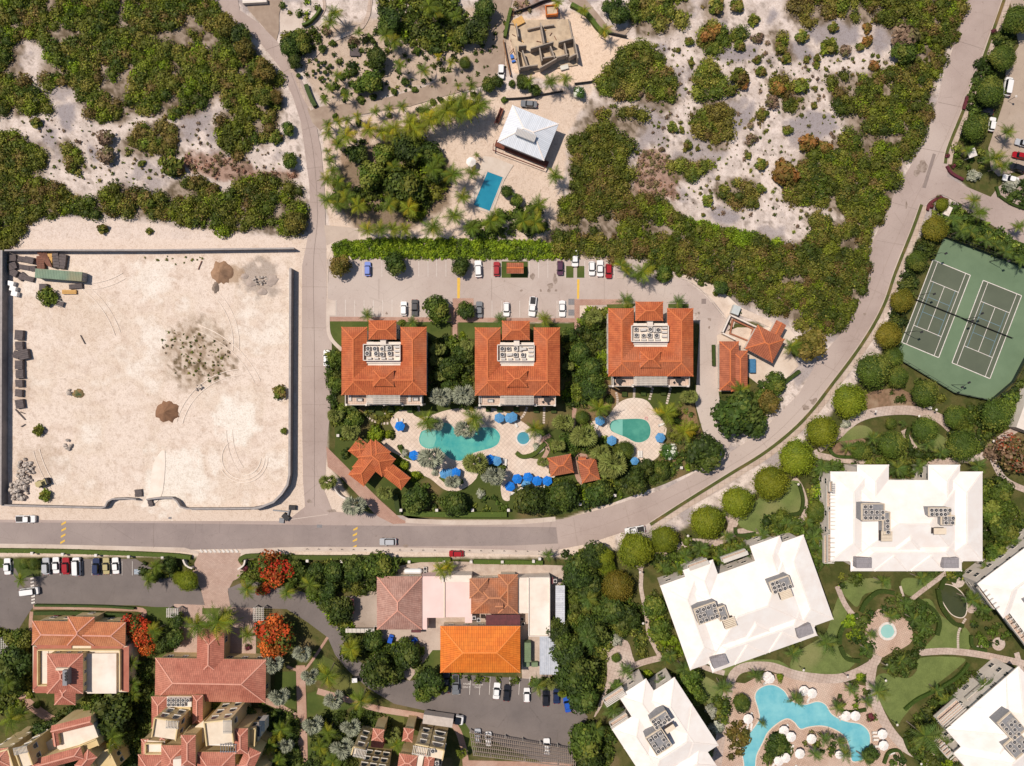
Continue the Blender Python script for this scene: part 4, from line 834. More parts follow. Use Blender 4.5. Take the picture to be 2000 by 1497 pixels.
thicket('dune_plants', [(560,120),(1000,30),(990,170),(850,180),(640,215)], 'scattered small garden plants', seed=81, spacing=17, rlo=1.5, rhi=7, size=.25, cat='garden plants', hmax=.9, palette=P_GARD)
# ---- single shrubs on the dunes: kind, x, y, radius
for k, x, y, r in [('shrub',70,240,13),('dryshrub',205,272,20),('dryshrub',207,308,21),('shrub',337,327,27),('shrub',275,320,8),('shrub',140,330,14),('mid',562,253,14),('mid',567,313,17),('olive',517,138,24),('olive',540,190,16),('mid',515,190,20),('shrub',540,270,16),('shrub',520,235,12),('olive',578,435,24),('dark',470,70,22),('olive',440,50,26),('olive',478,95,22),
  ('shrub',1345,82,11),('shrub',1325,98,6),('shrub',1350,123,8),('dryshrub',1250,185,8),('shrub',1313,250,13),('shrub',1332,257,6),('shrub',1343,285,12),('shrub',1362,291,6),('dryshrub',1293,292,7),('dryshrub',1260,298,7),('shrub',1245,298,5),('shrub',1380,83,11),('rust',1380,70,22),('rust',1392,62,18),('shrub',1445,90,14),('shrub',1478,118,10),('shrub',1487,140,13),('dryshrub',1480,75,14),('shrub',1472,40,14),('shrub',1440,12,16),('shrub',1400,12,18),('shrub',1445,150,22),('rust',1450,160,16),('shrub',1428,178,14),('shrub',1487,225,14),('dryshrub',1465,245,8),('dryshrub',1468,272,14),('shrub',1461,305,8),('shrub',1488,322,14),('shrub',1382,392,14),('shrub',1373,420,5),('shrub',1478,400,8),('shrub',1485,370,12),
  ('shrub',1567,73,15),('shrub',1628,55,12),('shrub',1595,115,9),('shrub',1620,92,20),('dryshrub',1650,98,14),('shrub',1575,118,8),('shrub',1595,128,8),('rust',1695,55,12),('rust',1695,80,13),('shrub',1680,92,10),('shrub',1715,110,5),('shrub',1738,134,6),('rust',1708,130,13),('shrub',1564,167,18),('dryshrub',1510,200,16),('shrub',1592,173,6),('shrub',1590,207,8),('shrub',1537,255,12),('rust',1520,175,18),('rust',1580,280,22),('rust',1530,340,30),('rust',1610,290,16),('shrub',1525,95,14),('shrub',1535,115,12),('dryshrub',1760,75,30),('mid',1765,100,24),('rust',1480,140,8),
  ('shrub',200,447,12),('shrub',292,452,8),('shrub',285,395,20),('bush',92,581,22),('shrub',75,841,13),('shrub',88,968,14),('shrub',546,765,16),('bush',555,842,8),
  ('bush',1327,537,7),('bush',1369,553,8),('bush',1398,574,7),('bush',1300,538,18),('mid',1295,535,17),('dark',1408,562,16)]:
    tree(k, x, y, r, group={'tree': None}.get(TREEK[k]['cat'], 'wild shrubs on the sand'))
# ---- trees
CL = [(1240,1075,38),(1297,1053,29),(1381,1018,36),(1440,980,34),(1504,942,37),(1555,893,38),(1605,842,34),(1657,782,36)]
for x, y, r in CL: tree('clip', x, y, r, 6.0, group='clipped round trees along the avenue')
for k, x, y, r in [('clipdark',1706,723,37),('gold',1734,655,28),('gold',1760,587,24),('clipdark',1790,510,21),('gold',1825,447,26),('clip',1177,1090,24),('clip',1185,1105,18),('gold',1206,1143,33),('clipdark',1806,768,28),('clipdark',1745,697,20),('clipdark',1752,737,22),('clipdark',1988,40,30),('clipdark',1958,115,26),('clipdark',1933,180,29),('clipdark',1904,250,27),('clipdark',1865,815,24),('clipdark',1945,810,34),('clipdark',1878,870,33),('clipdark',1742,868,30),('clipdark',1680,880,21),('clipdark',1805,840,28),('clipdark',1740,828,12),('clipdark',1595,1000,22)]:
    tree(k, x, y, r, group='clipped round trees')
for k, x, y, r in [('olive',664,519,25),('dark',773,517,25),('dark',900,522,21),('mid',853,607,29),('dark',911,607,20),('mid',655,700,18),('mid',655,752,18),('dark',814,978,29),('dark',886,982,29),('dark',1033,978,36),('dark',1100,968,34),('dark',1075,985,24),('dark',1170,962,30),('dark',1240,942,30),('dark',1262,915,20),('dark',1370,884,42),('dark',1440,806,52),('dark',1470,830,28),('clipdark',1220,879,20),('flower',1306,882,19),('dark',1190,780,10),
  ('olive',1582,675,38),('olive',1500,785,24),('mid',1512,750,24),('dark',1150,720,26),('dark',1130,690,24),('dark',1160,760,30),('mid',1155,625,20),('dark',1110,655,16),('dark',880,720,26),('dark',880,760,20),('dark',905,690,22),('mid',690,820,20),('clipdark',1137,815,15),('mid',1290,915,16),('dark',1295,925,16),
  ('dark',930,60,28),('dark',945,20,26),('mid',905,70,22),('mid',590,85,20),('dark',565,95,22),('dark',575,120,16),('mid',585,70,16),('dark',760,40,26),('dark',735,115,24),('mid',725,160,26),('mid',700,170,16),('clipdark',908,123,13),('dark',800,290,34),('dark',840,300,26),('mid',750,300,24),('mid',725,340,30),('mid',790,370,40),('dark',855,340,22),('dark',700,300,22),('mid',1010,390,14),('dark',990,375,14),('flower',1132,181,14),('dark',1210,30,22),('dark',1190,15,16),('dark',1020,160,16),('dark',1045,175,13),('mid',955,165,16),('dark',970,160,14),
  ('dark',620,1120,22),('dark',650,1115,24),('dark',690,1110,26),('mid',745,1110,34),('dark',640,1150,22),('dark',665,1190,30),('dark',640,1180,20),('dark',690,1265,30),('dark',730,1250,24),('dark',740,1310,36),('dark',795,1275,32),('dark',835,1330,32),('mid',825,1355,20),('dark',770,1320,22),
  ('dark',1130,1120,36),('dark',1150,1140,28),('dark',1160,1085,30),('dark',1190,1190,34),('dark',1220,1210,30),('dark',1160,1230,34),('dark',1110,1270,36),('dark',1090,1230,26),('dark',1125,1310,44),('dark',1140,1360,36),('dark',1100,1330,22),('mid',1140,1450,38),('dark',1150,1485,30),('mid',1215,1225,20),
  ('mid',40,1250,26),('dark',30,1295,36),('dark',25,1330,28),('dark',215,1390,46),('mid',180,1370,24),('dark',240,1430,24),('dark',110,1420,22),('dark',80,1430,26),('dark',485,1395,20),('mid',425,1375,14),('clipdark',72,1377,8),('clip',368,1135,22),('clip',350,1130,14),('mid',300,1125,16),('dark',330,1105,18),('clipdark',48,1102,11),('clipdark',67,1102,13),('dark',345,1210,18),('dark',340,1245,20),('dark',318,1262,18),
  ('mid',1275,1185,26),('mid',1290,1230,24),('mid',1345,1330,30),('mid',1360,1360,22),('dark',1450,1375,19),('silverbush',1390,1388,16),('silverbush',1400,1420,16),('clipdark',1448,1372,18),('dark',1520,1455,24),('mid',1890,1390,18),('dark',1715,1150,0),('dark',1820,1115,16),('mid',1935,1000,26),('mid',1960,1040,30),('mid',1955,960,24),('mid',1950,1085,26),('mid',1990,1070,24),('dark',1610,1090,14),('dark',1700,1475,18),('mid',1525,1015,20),
  ('flame',538,1110,36),('mid',575,1115,26),('flame',262,1222,30),('flame',284,1240,28),('flame',288,1268,19),('flame',540,1235,40),('flame',530,1265,26),('dull',1985,890,44),('dryshrub',1940,880,26),('mid',590,1250,0),('flame',515,1150,16)]:
    if r: tree(k, x, y, r)
for k, x, y, r in [('limebush',903,655,8),('limebush',881,659,5),('limebush',735,850,19),('limebush',775,905,10),('limebush',790,910,13),('limebush',760,848,11),('limebush',812,930,14),('clipdark',785,920,6),('silverbush',791,886,10),('silverbush',850,923,9),('silverbush',938,963,11),('darkbush',783,875,8),('silverbush',1047,873,9),('darkbush',675,885,13),('darkbush',765,850,10),('bush',980,915,12),('bush',880,935,14),('bush',940,960,8),
  ('bush',785,631,8),('limebush',1225,600,6),('limebush',1175,1260,7),('limebush',1170,1245,6),('silverbush',1205,1250,14),('silverbush',1652,828,11),('limebush',1265,1317,12),('silverbush',1900,345,15),('silverbush',1975,362,16),('pinkbush',1940,62,7),('pinkbush',1850,305,6),('pinkbush',1862,325,6),('pinkbush',1835,388,8),('pinkbush',1818,402,7),('clip',1840,400,14),('pinkbush',110,1205,9),('pinkbush',145,1198,7),('darkbush',190,1205,9),('darkbush',215,1205,10),('limebush',1660,1215,16),('limebush',1670,1240,16),('clipdark',745,1215,0),('darkbush',883,1330,10),('limebush',1522,1322,8),('limebush',1680,1322,10),('pinkbush',1700,1400,10),('clipdark',1203,1285,10),('bush',1495,768,9),('darkbush',1408,562,9),('pinkbush',480,1110,8),('dryshrub',1640,1370,10),('dryshrub',1585,1435,9),('pinkbush',485,1265,8),('limebush',1635,1405,0),('darkbush',300,1360,14),('limebush',400,1395,9)]:
    if r: tree(k, x, y, r)
for k, x, y, r in [('bush',668,150,9),('darkbush',690,140,11),('bush',672,180,10),('darkbush',655,168,9),('bush',705,195,10),('darkbush',730,190,9),('limebush',715,165,12),('bush',770,180,9),('darkbush',790,160,10),('bush',810,175,8),('darkbush',845,95,12),('bush',860,75,10),('darkbush',830,70,12),('bush',815,100,10),('darkbush',630,95,10),('bush',650,85,9),('dryshrub',690,80,12),('dryshrub',640,62,10),('bush',985,195,8),('darkbush',1000,165,9),('bush',925,185,8),('darkbush',860,195,8),('bush',845,200,8),('darkbush',820,215,9),('bush',760,225,7),('darkbush',700,240,8),('bush',655,228,8),('silverbush',990,372,10),('darkbush',1002,395,9)]: tree(k, x, y, r)
# clipped dark cubes of hedge on the lawn edge below the villas, small clipped balls on the dune garden
for x, y, r in [(618,118,4),(622,128,4),(628,124,4),(635,142,5),(622,138,4),(630,152,4),(612,140,4),(641,154,3),(634,160,3),(583,148,5),(645,128,4),(612,148,3)]: tree('clipdark', x, y, r, 1.0, group='small clipped balls in rows', look='tiny clipped green ball bush')
# ---- palms
for L, k in (([(891,222,21),(936,205,18),(888,205,15),(653,25,14),(645,43,13),(838,12,16),(848,24,14),(890,32,12),(700,63,9),(753,68,15),(770,83,14),(658,148,10),(645,172,9),(675,185,10),(633,195,9),(780,128,12),(828,138,12),(640,243,10),(660,238,10),(678,235,9),(733,218,9),(759,212,9),(785,208,11),(895,168,8),(920,168,11),(640,260,12),(660,283,12),(643,313,12),(650,333,12),(640,296,8),(833,215,14),(905,195,13),(768,326,13),(846,331,16),(855,315,14),(885,341,18),(921,338,13),(640,351,14),(660,357,14),(675,368,12),(640,390,16),(660,398,16),(675,388,16),(760,400,15),(743,448,15),(846,445,18),(886,422,17),(921,445,15),(958,433,17),(971,425,16),(903,385,14),(931,303,6),(1050,402,16),(1022,432,16),(1045,435,16),(1083,343,14),(1213,518,13),(1223,528,12),(1255,532,17),(1244,540,12),(1033,160,10),(1105,155,13),(1075,160,14),(1170,798,19),(1045,838,16),(1545,678,15),(1448,763,16),(833,822,18),(926,818,19),(810,300,14)], 'palm'),
  ([(720,253,17),(675,266,17),(745,258,15),(770,250,16),(773,264,15),(757,262,13),(800,240,18),(808,252,18),(838,235,17),(822,245,16),(850,228,17),(870,218,21),(913,215,21),(880,208,17),(902,205,17),(925,212,17),(880,122,9),(856,110,7),(700,402,16),(698,228,10),(798,407,16),(718,450,14),(767,448,13),(790,448,13),(1180,60,12),(1140,22,10),(1088,6,11),(1063,623,13),(860,1112,14),(876,1108,12),(740,1280,0),(1300,808,19),(1336,843,20),(685,1268,18)], 'ypalm'),
  ([(717,617,12),(976,625,12),(805,630,10),(1222,587,14),(1323,590,12),(1070,1085,11),(1340,1086,13),(1368,1073,14),(1418,1048,12),(1425,1080,13),(1451,1073,14),(1488,1045,13),(1295,1110,12),(1323,1113,12),(1405,1095,12),(1605,913,14),(1625,910,12),(1753,915,16),(1795,913,14),(1763,828,7),(1705,857,12),(1655,873,12),(1813,868,12),(1838,885,12),(1588,1050,14),(1550,1028,11),(1537,1023,11),(1575,1020,12),(1595,1038,10),(1600,1073,12),(1608,1093,12),(1910,910,14),(1925,1110,12),(1976,1058,12),(1898,1172,16),(1920,1190,12),(1613,1257,18),(1548,1277,14),(1553,1365,14),(1635,1383,12),(1715,1352,16),(1693,1372,12),(1660,1347,12),(1923,1340,16),(1806,1438,26),(1851,1455,13),(1590,1473,12),(1650,1473,13),(1640,1450,11),(1690,1483,12),(1610,1445,12),(1725,1137,12),(1800,1130,13),(1876,452,13),(1896,452,12),(1861,430,12),(1926,470,13),(1963,492,13),(1995,510,12),(1945,480,10),(1148,1170,15),(1148,1245,17),(1220,1310,14),(1198,1387,16),(1165,1425,15),(1296,1335,14),(1336,1307,15),(1411,1345,15),(1476,1320,13),(1488,1413,8),(1376,1483,14),(1203,1340,11),(1310,1280,12),(1050,1340,14),(1300,1290,10),(1740,1205,12),(1785,1210,12),(1700,1240,10),(1695,1270,10),(1760,1290,11),(1737,1305,10),(1805,1225,11),(1770,1180,12),(1850,1370,14),(1830,1350,12)], 'dpalm'),
  ([(290,1132,13),(40,1132,12),(386,1220,24),(426,1214,26),(440,1200,14),(483,1150,16),(483,1240,16),(300,1232,14),(258,1295,13),(260,1335,13),(261,1357,11),(15,1337,14),(22,1405,20),(40,1392,14),(160,1440,14),(220,1440,20),(218,1460,12),(560,1157,14),(605,1142,16),(640,1320,20),(705,1370,18),(550,1425,16),(525,1457,16),(640,1430,14),(625,1460,14),(650,1487,16),(753,1315,12),(775,1455,14),(100,1240,0),(305,1105,12),(545,1485,14)], 'palm'),
  ([(1966,260,13),(1941,310,16),(1956,325,13),(1901,392,13),(1911,415,14),(1988,445,12),(1888,295,10)], 'palm')):
    for x, y, r in L:
        if r: palm(k, x, y, r, wind=(rnd.uniform(-.3, .9) if x > 1200 else 0), group='coconut palms')
for x, y, r in [(862,776,25),(905,773,25),(908,839,24),(841,895,29),(883,942,18),(963,930,25),(691,988,25),(850,828,18),(590,1276,20),(533,1297,22),(545,1360,22),(605,1320,20),(652,1367,22),(610,1415,22),(685,1420,22),(668,1460,25),(558,1455,17),(1880,350,0)]:
    if r: palm('silver', x, y, r, group='silver fan palms')
for x, y, r in [(641,942,20),(855,683,17),(912,675,15),(852,705,14),(860,735,14),(1100,825,23),(1140,852,29),(1195,905,33),(1172,885,22),(1110,715,12),(1160,620,18),(655,812,18),(685,845,20),(706,868,16),(752,962,18),(928,905,28),(1345,775,19),(765,1435,18),(1075,1335,15),(908,768,16),(1190,920,20),(1060,902,14),(1090,870,16),(1200,380,0)]:
    if r: palm('fan', x, y, r, group='green fan palms')
for x, y, r in [(853,1352,11),(1098,1355,10),(901,1470,13),(1075,1330,10),(868,1345,8)]: palm('yfan', x, y, r, group='small yellow fan palms')
# ---- clipped hedges with thickness
def hedge(pts, w, h=1.2, look='clipped green boxy hedge', k=P_MID, smooth=True, seed=3, cat='hedge', closed=False):
    q = crv(pts, 5, closed) if smooth else pts
    if closed: q = q+[q[0]]
    m = MB(); ribbon(m, q, w, 0, h, smooth=False); V0 = np.array(m.v); g = np.random.default_rng(seed)
    P_ = [W(*p[:2]) for p in q]; seg = [(P_[i+1]-P_[i]).length for i in range(len(P_)-1)]; n = int(sum(seg)*(w*S+2*h)*5.5)
    pr = np.array(seg)/sum(seg); ii = g.choice(len(seg), n, p=pr); t = g.random(n); A = np.array([p[:] for p in P_])
    p = A[ii]*(1-t)[:, None]+A[ii+1]*t[:, None]; d = A[ii+1]-A[ii]; d /= np.linalg.norm(d, axis=1)[:, None]; nr = np.stack([-d[:, 1], d[:, 0], d[:, 2]], 1)
    side = g.random(n) < (2*h/(w*S+2*h)); sg = np.where(g.random(n) < .5, -1, 1)*.5*w*S
    u = np.where(side, sg, g.uniform(-.5, .5, n)*w*S); z = np.where(side, g.uniform(.1, 1, n)*h, h)+g.normal(size=n)*.03
    p = p+nr*u[:, None]; p[:, 2] = z; nn = np.where(side[:, None], nr*np.sign(sg)[:, None], np.array([[0, 0, 1.]]))+g.normal(size=(n, 3))*.5; nn /= np.linalg.norm(nn, axis=1)[:, None]
    tt = np.cross(nn, g.normal(size=(n, 3))); tt /= np.linalg.norm(tt, axis=1)[:, None]; bb = np.cross(nn, tt); s = g.uniform(.1, .2, (n, 1))
    V = np.stack([p-tt*s, p-bb*s*.7, p+tt*s, p+bb*s*.7], 1).reshape(-1, 3); c = k[g.integers(0, len(k), n)]*(1+g.uniform(-.25, .25, (n, 1)))
    F0 = np.array(m.f)+len(V); me = np_mesh('hedge', np.concatenate([V, V0]), np.concatenate([np.arange(n*4).reshape(-1, 4), F0]), np.concatenate([np.repeat(c, 4, 0), np.tile(k[0]*.8, (len(V0), 1))]), LEAF)
    o = bpy.data.objects.new('hedge', me); COL.objects.link(o); mid = q[len(q)//2]; reg(o, look, cat, None, mid); return o
hd = [([(-30,1074),(120,1076),(250,1080),(340,1084),(375,1088)], 8), ([(470,1095),(490,1085),(600,1088),(760,1088)], 8), ([(762,1093),(880,1092)], 8), ([(925,1096),(1060,1098)], 8),
  ([(794,1001),(860,1004),(990,1004)], 10), ([(1268,930),(1300,920),(1330,908)], 6), ([(774,965),(778,995),(785,1000)], 9),
  ([(599,168),(607,190),(617,210)], 8), ([(72,1181),(200,1183),(265,1187)], 4), ([(70,1196),(150,1196),(255,1200)], 7), ([(1392,674),(1393,715)], 5), ([(1480,745),(1510,760),(1540,740),(1560,725)], 6)]
for i, (q, w_) in enumerate(hd): hedge(q, w_, 1.1, 'long clipped green hedge', P_MID if i < 5 else P_DARK, seed=i)
for i, (q, w_) in enumerate([([(998,20),(992,45),(986,75)], 6), ([(1115,12),(1145,30),(1165,55),(1180,70)], 8), ([(592,52),(605,47),(620,32),(628,18)], 4), ([(648,455),(0,0)], 0)]):
    if w_: hedge(q, w_, 1.2, 'narrow curved green hedge', P_MID, seed=20+i)
for i, q in enumerate([[(1638,1258),(1640,1235),(1655,1210),(1675,1200)], [(1640,1262),(1652,1285),(1678,1290)], [(1680,1195),(1690,1175),(1715,1155),(1745,1158)], [(1790,1170),(1820,1190),(1833,1215),(1828,1240)], [(1835,1150),(1845,1130),(1865,1135)], [(1830,1150),(1838,1185),(1860,1215),(1880,1222)], [(1765,1385),(1790,1365),(1830,1345),(1870,1320),(1890,1295)], [(1640,1355),(1638,1375),(1650,1390),(1690,1385)], [(1895,1240),(1898,1262),(1925,1270)],
    [(1618,875),(1630,890),(1665,893)], [(1560,945),(1567,975),(1562,1000),(1540,1005)], [(1725,1490),(1735,1468),(1755,1466),(1765,1490)], [(1780,880),(1770,850),(1775,835)], [(1435,1030),(1440,1045),(1475,1042)], [(1765,1440),(1775,1465),(1790,1480)], [(1310,1080),(1310,1090),(1330,1095)]]):
    hedge(q, 6 if i > 5 else 8, .7, 'low curved border hedge', P_DARK, seed=40+i)
for i, q in enumerate([[(1848,325),(1858,340),(1880,352)], [(1810,412),(1815,398),(1832,388),(1850,392)], [(1888,190),(1880,215)], [(1952,385),(1975,400),(2010,412)], [(1944,365),(1950,385)], [(1915,440),(1960,465),(2000,480)]]):
    hedge(q, 5, .6, 'low roadside border hedge', P_PINK if i < 3 else P_DARK, seed=60+i)
for x, y in [(693,795),(726,800),(764,800),(801,801),(954,799),(976,800),(1008,800),(1047,801),(1081,802),(1219,770),(1256,768),(1295,767)]: hedge([(x-5,y),(x+5,y)], 10, .9, 'square clipped hedge block', P_DARK, smooth=False, seed=int(x))
hedge([(782,870),(784,880),(795,893),(810,897)], 6, .6, 'small curved hedge', P_MID, seed=81); hedge([(1008,884),(1020,892),(1040,888),(1052,878),(1065,865)], 8, .7, 'curved hedge round the whirlpool', P_MID, seed=82); hedge([(860,930),(880,945),(905,940)], 8, .6, 'small curved hedge', P_MID, seed=83)
# ------------------------------------------------------------------ buildings
T_OR = M('orange_tiles', (214, 118, 70), (192, 98, 58), .5, c3=(202, 120, 82), kind='tiles', p=(.5, .5), rough=.75)
T_OR2 = M('weathered_tiles', (196, 116, 82), (172, 98, 70), .4, c3=(210, 138, 100), kind='tiles', p=(.55, .5), rough=.8)
T_PK = M('pink_tiles', (204, 130, 108), (186, 112, 92), .4, c3=(214, 144, 120), kind='tiles', p=(.5, .5), rough=.8)
T_PK2 = M('faded_pink_tiles', (206, 162, 146), (190, 142, 126), .5, c3=(170, 130, 116), kind='tiles', p=(.5, .5), rough=.8)
T_OCH = M('ochre_tiles', (214, 138, 94), (200, 122, 82), .35, c3=(220, 150, 108), kind='tiles', p=(.5, .5), rough=.8)
T_BR = M('brown_tiles', (196, 134, 102), (168, 112, 84), .4, c3=(222, 130, 74), kind='tiles', p=(.5, .5), rough=.8)
T_BO = M('bright_orange_tiles', (248, 140, 50), (242, 128, 42), .3, c3=(228, 116, 46), kind='tiles', p=(.5, 1.0), rough=.7)
WHR = M('white_roof', (253, 246, 240), (245, 232, 223), .3, c3=(249, 238, 230), rough=.6, k=1.0)
WHM = M('white_metal_roof', (238, 240, 246), (228, 232, 240), .2, rough=.45, kind='seams', p=(.45, 60, .03, 0))
CAPM = M('ridge_mortar', (216, 124, 76), (202, 110, 66), 1.5)
CAPW = M('white_cap', (250, 238, 230), (244, 230, 220), 1.5)
CAPP = M('pink_cap', (226, 166, 144), (214, 150, 130), 1.5)
CAPO = M('orange_cap', (246, 150, 76), (236, 136, 64), 1.5)
WALLW = M('white_render', (236, 224, 212), (224, 210, 198), .5, bump=.15)
WALLC = M('cream_render', (226, 200, 148), (214, 186, 136), .5, bump=.15, c3=(230, 206, 160))
WALLP = M('pale_render', (238, 220, 196), (226, 206, 182), .5)
FLAT = M('flat_roof', (244, 228, 212), (232, 214, 198), .4, c3=(250, 238, 226))
FLATP = M('pink_flat_roof', (246, 214, 206), (240, 204, 196), .2, c3=(248, 222, 214))
TERR = M('terrace_tile', (226, 200, 182), (214, 186, 168), .6, kind='brick', p=(.6, .6, .03, 0))
GLASS = M('window_glass', (58, 66, 74), (46, 54, 62), 2, rough=.12, spec=.6)
FRAME = M('window_frame', (222, 212, 200), rough=.6)
GREYM = M('grey_metal', (150, 148, 150), (130, 130, 134), 2, rough=.5)
ACW = M('ac_casing', (214, 206, 198), (200, 190, 182), 2, rough=.6)
BLK = M('black_plastic', (52, 50, 52), (40, 38, 40), 2, rough=.6)
STEELD = M('solar_grey', (164, 156, 158), (150, 144, 146), 1, kind='brick', p=(.5, 1.0, .02, 0))
WOOD = M('brown_timber', (140, 84, 66), (120, 70, 56), 2, kind='brick', p=(3, .18, .02, .42))
CONC = M('raw_concrete', (206, 182, 154), (180, 158, 134), .8, c3=(222, 200, 172), bump=.4)
BLOCK = M('grey_blockwork', (176, 160, 146), (158, 144, 130), 1.2, bump=.3)
def rectc(cx, cy, w, d, z, a=0):
    """corner points of a rectangle given in picture pixels at height z (w along x, d down the picture)"""
    c = W(cx, cy, z); f = S*(H-z)/H; w *= f; d *= f; ca, sa = math.cos(a), math.sin(a)
    return [Vector((c.x+x*ca-y*sa, c.y+x*sa+y*ca, z)) for x, y in ((-w/2, -d/2), (w/2, -d/2), (w/2, d/2), (-w/2, d/2))]
def hip(mb, caps, q, pitch=.42, ends='hh', over=0.0, fascia=None, long=None):
    """hip / gable roof over the rectangle q (4 corners, ccw). ends: hip or gable at each end of the ridge"""
    z = q[0].z; a, b, c, d = q; ab = (b-a).length; ad = (d-a).length
    if long == 'y' or (long is None and ad > ab): a, b, c, d = b, c, d, a; ab, ad = ad, ab
    u = (b-a).normalized(); v = (d-a).normalized(); h = pitch*ad/2; up = Vector((0, 0, h))
    m0 = (a+d)/2; m1 = (b+c)/2; hl = min(ad/2, ab/2)
    r0 = m0+(u*hl if ends[0] == 'h' else Vector())+up; r1 = m1-(u*hl if ends[1] == 'h' else Vector())+up
    sl = math.hypot(ad/2, h)
    def uvp(p, o, ax, up_): w_ = p-o; return (w_.dot(ax), math.hypot((w_-ax*w_.dot(ax)).length, 0))
    for f, o, ax in (((a, b, r1, r0), a, u), ((c, d, r0, r1), c, -u), ((d, a, r0), d, -v), ((b, c, r1), b, v)):
        if f[0] is d and ends[0] == 'g' or f[0] is b and f[1] is c and ends[1] == 'g':
            mb.face(f, 1); continue
        mb.face(f, 0, [uvp(p, o, ax, 0) for p in f])
    e = Vector((0, 0, .03))
    if caps is not None:
        if (r1-r0).length > .2: caps.bar(r0+e, r1+e, .34, .14)
        for p, r, k in ((a, r0, 0), (d, r0, 0), (b, r1, 1), (c, r1, 1)):
            if ends[k] == 'h': caps.bar(p+e, r+e, .3, .12)
    for p, s in ((a, b), (b, c), (c, d), (d, a)): mb.face((Vector((p.x, p.y, z-.28)), Vector((s.x, s.y, z-.28)), s, p), 1)
    mb.face([Vector((p.x, p.y, z-.28)) for p in (d, c, b, a)], 1)
    return h
_WIN = {}
def winmesh(w, h):
    k = (w, h)
    if k not in _WIN:
        m = MB(); t = .09
        for x0, x1, z0, z1 in ((-w/2, w/2, -h/2, -h/2+t), (-w/2, w/2, h/2-t, h/2), (-w/2, -w/2+t, -h/2+t, h/2-t), (w/2-t, w/2, -h/2+t, h/2-t), (-t/2, t/2, -h/2+t, h/2-t)): m.box((x0+x1)/2, -.04, z0, x1-x0, .1, z1-z0)
        g = MB(); g.box(0, .0, -h/2+.02, w-.04, .05, h-.04); _WIN[k] = (m.mesh('window', FRAME), g.mesh('pane', GLASS))
    return _WIN[k]
def windows(parent, q, z0, z1, sides=(0, 1, 2, 3), w=1.5, h=1.5, gap=3.2, floors=None):
    """windows on the faces of a wall rectangle q (ccw corners)"""
    fl = floors or max(1, int((z1-z0)/3.0)); wm, gm = winmesh(w, h)
    for s in sides:
        a, b = q[s], q[(s+1) % 4]; L = (b-a).length; n = int((L-1)/gap)
        if n < 1: continue
        d = (b-a).normalized(); ang = math.atan2(d.y, d.x)
        for f in range(fl):
            for i in range(n):
                p = a+d*(L*(i+.5)/n); z = z0+(z1-z0)*(f+.55)/fl; lo = Vector((p.x, p.y, z))-parent.location
                o = put('window', wm, parent, lo, ang); put('pane', gm, o)
def inset(q, k):
    c = (q[0]+q[1]+q[2]+q[3])/4; out = []
    a, b, _, d = q; u = (b-a).normalized(); v = (d-a).normalized(); L1 = (b-a).length/2-k; L2 = (d-a).length/2-k
    return [c-u*L1-v*L2, c+u*L1-v*L2, c+u*L1+v*L2, c-u*L1+v*L2]
def wallbox(mb, q, z0, z1): mb.prism([(p.x, p.y) for p in q], z0, z1)
FANM = None
def ac_meshes():
    global FANM
    if FANM is None:
        a = MB(); a.box(0, 0, 0, .95, .95, .75); f = MB(); f.cyl((0, 0), .755, .79, .38, .38, 10); f2 = MB(); f2.cyl((0, 0), .795, .83, .15, .15, 8)
        b = MB(); b.box(0, 0, 0, 1.3, .55, .8); FANM = (a.mesh('air_conditioner', ACW), f.mesh('fan', BLK), f2.mesh('fan_hub', GREYM), b.mesh('duct_box', ACW))
    return FANM
def ac(parent, p, rz=0, kind=0, s=1.0):
    A = ac_meshes(); lo = Vector(p)-parent.location
    if kind: return put('duct_box', A[3], parent, lo, rz, s)
    o = put('air_conditioner', A[0], parent, lo, rz, s); put('fan', A[1], o); put('fan_hub', A[2], o)
def bld(name, cx, cy, label, cat='building', group=None, px=None):
    p = W(cx, cy); return thing(name, (p.x, p.y, 0), None, cat, group, px=px or (cx, cy), label=label)
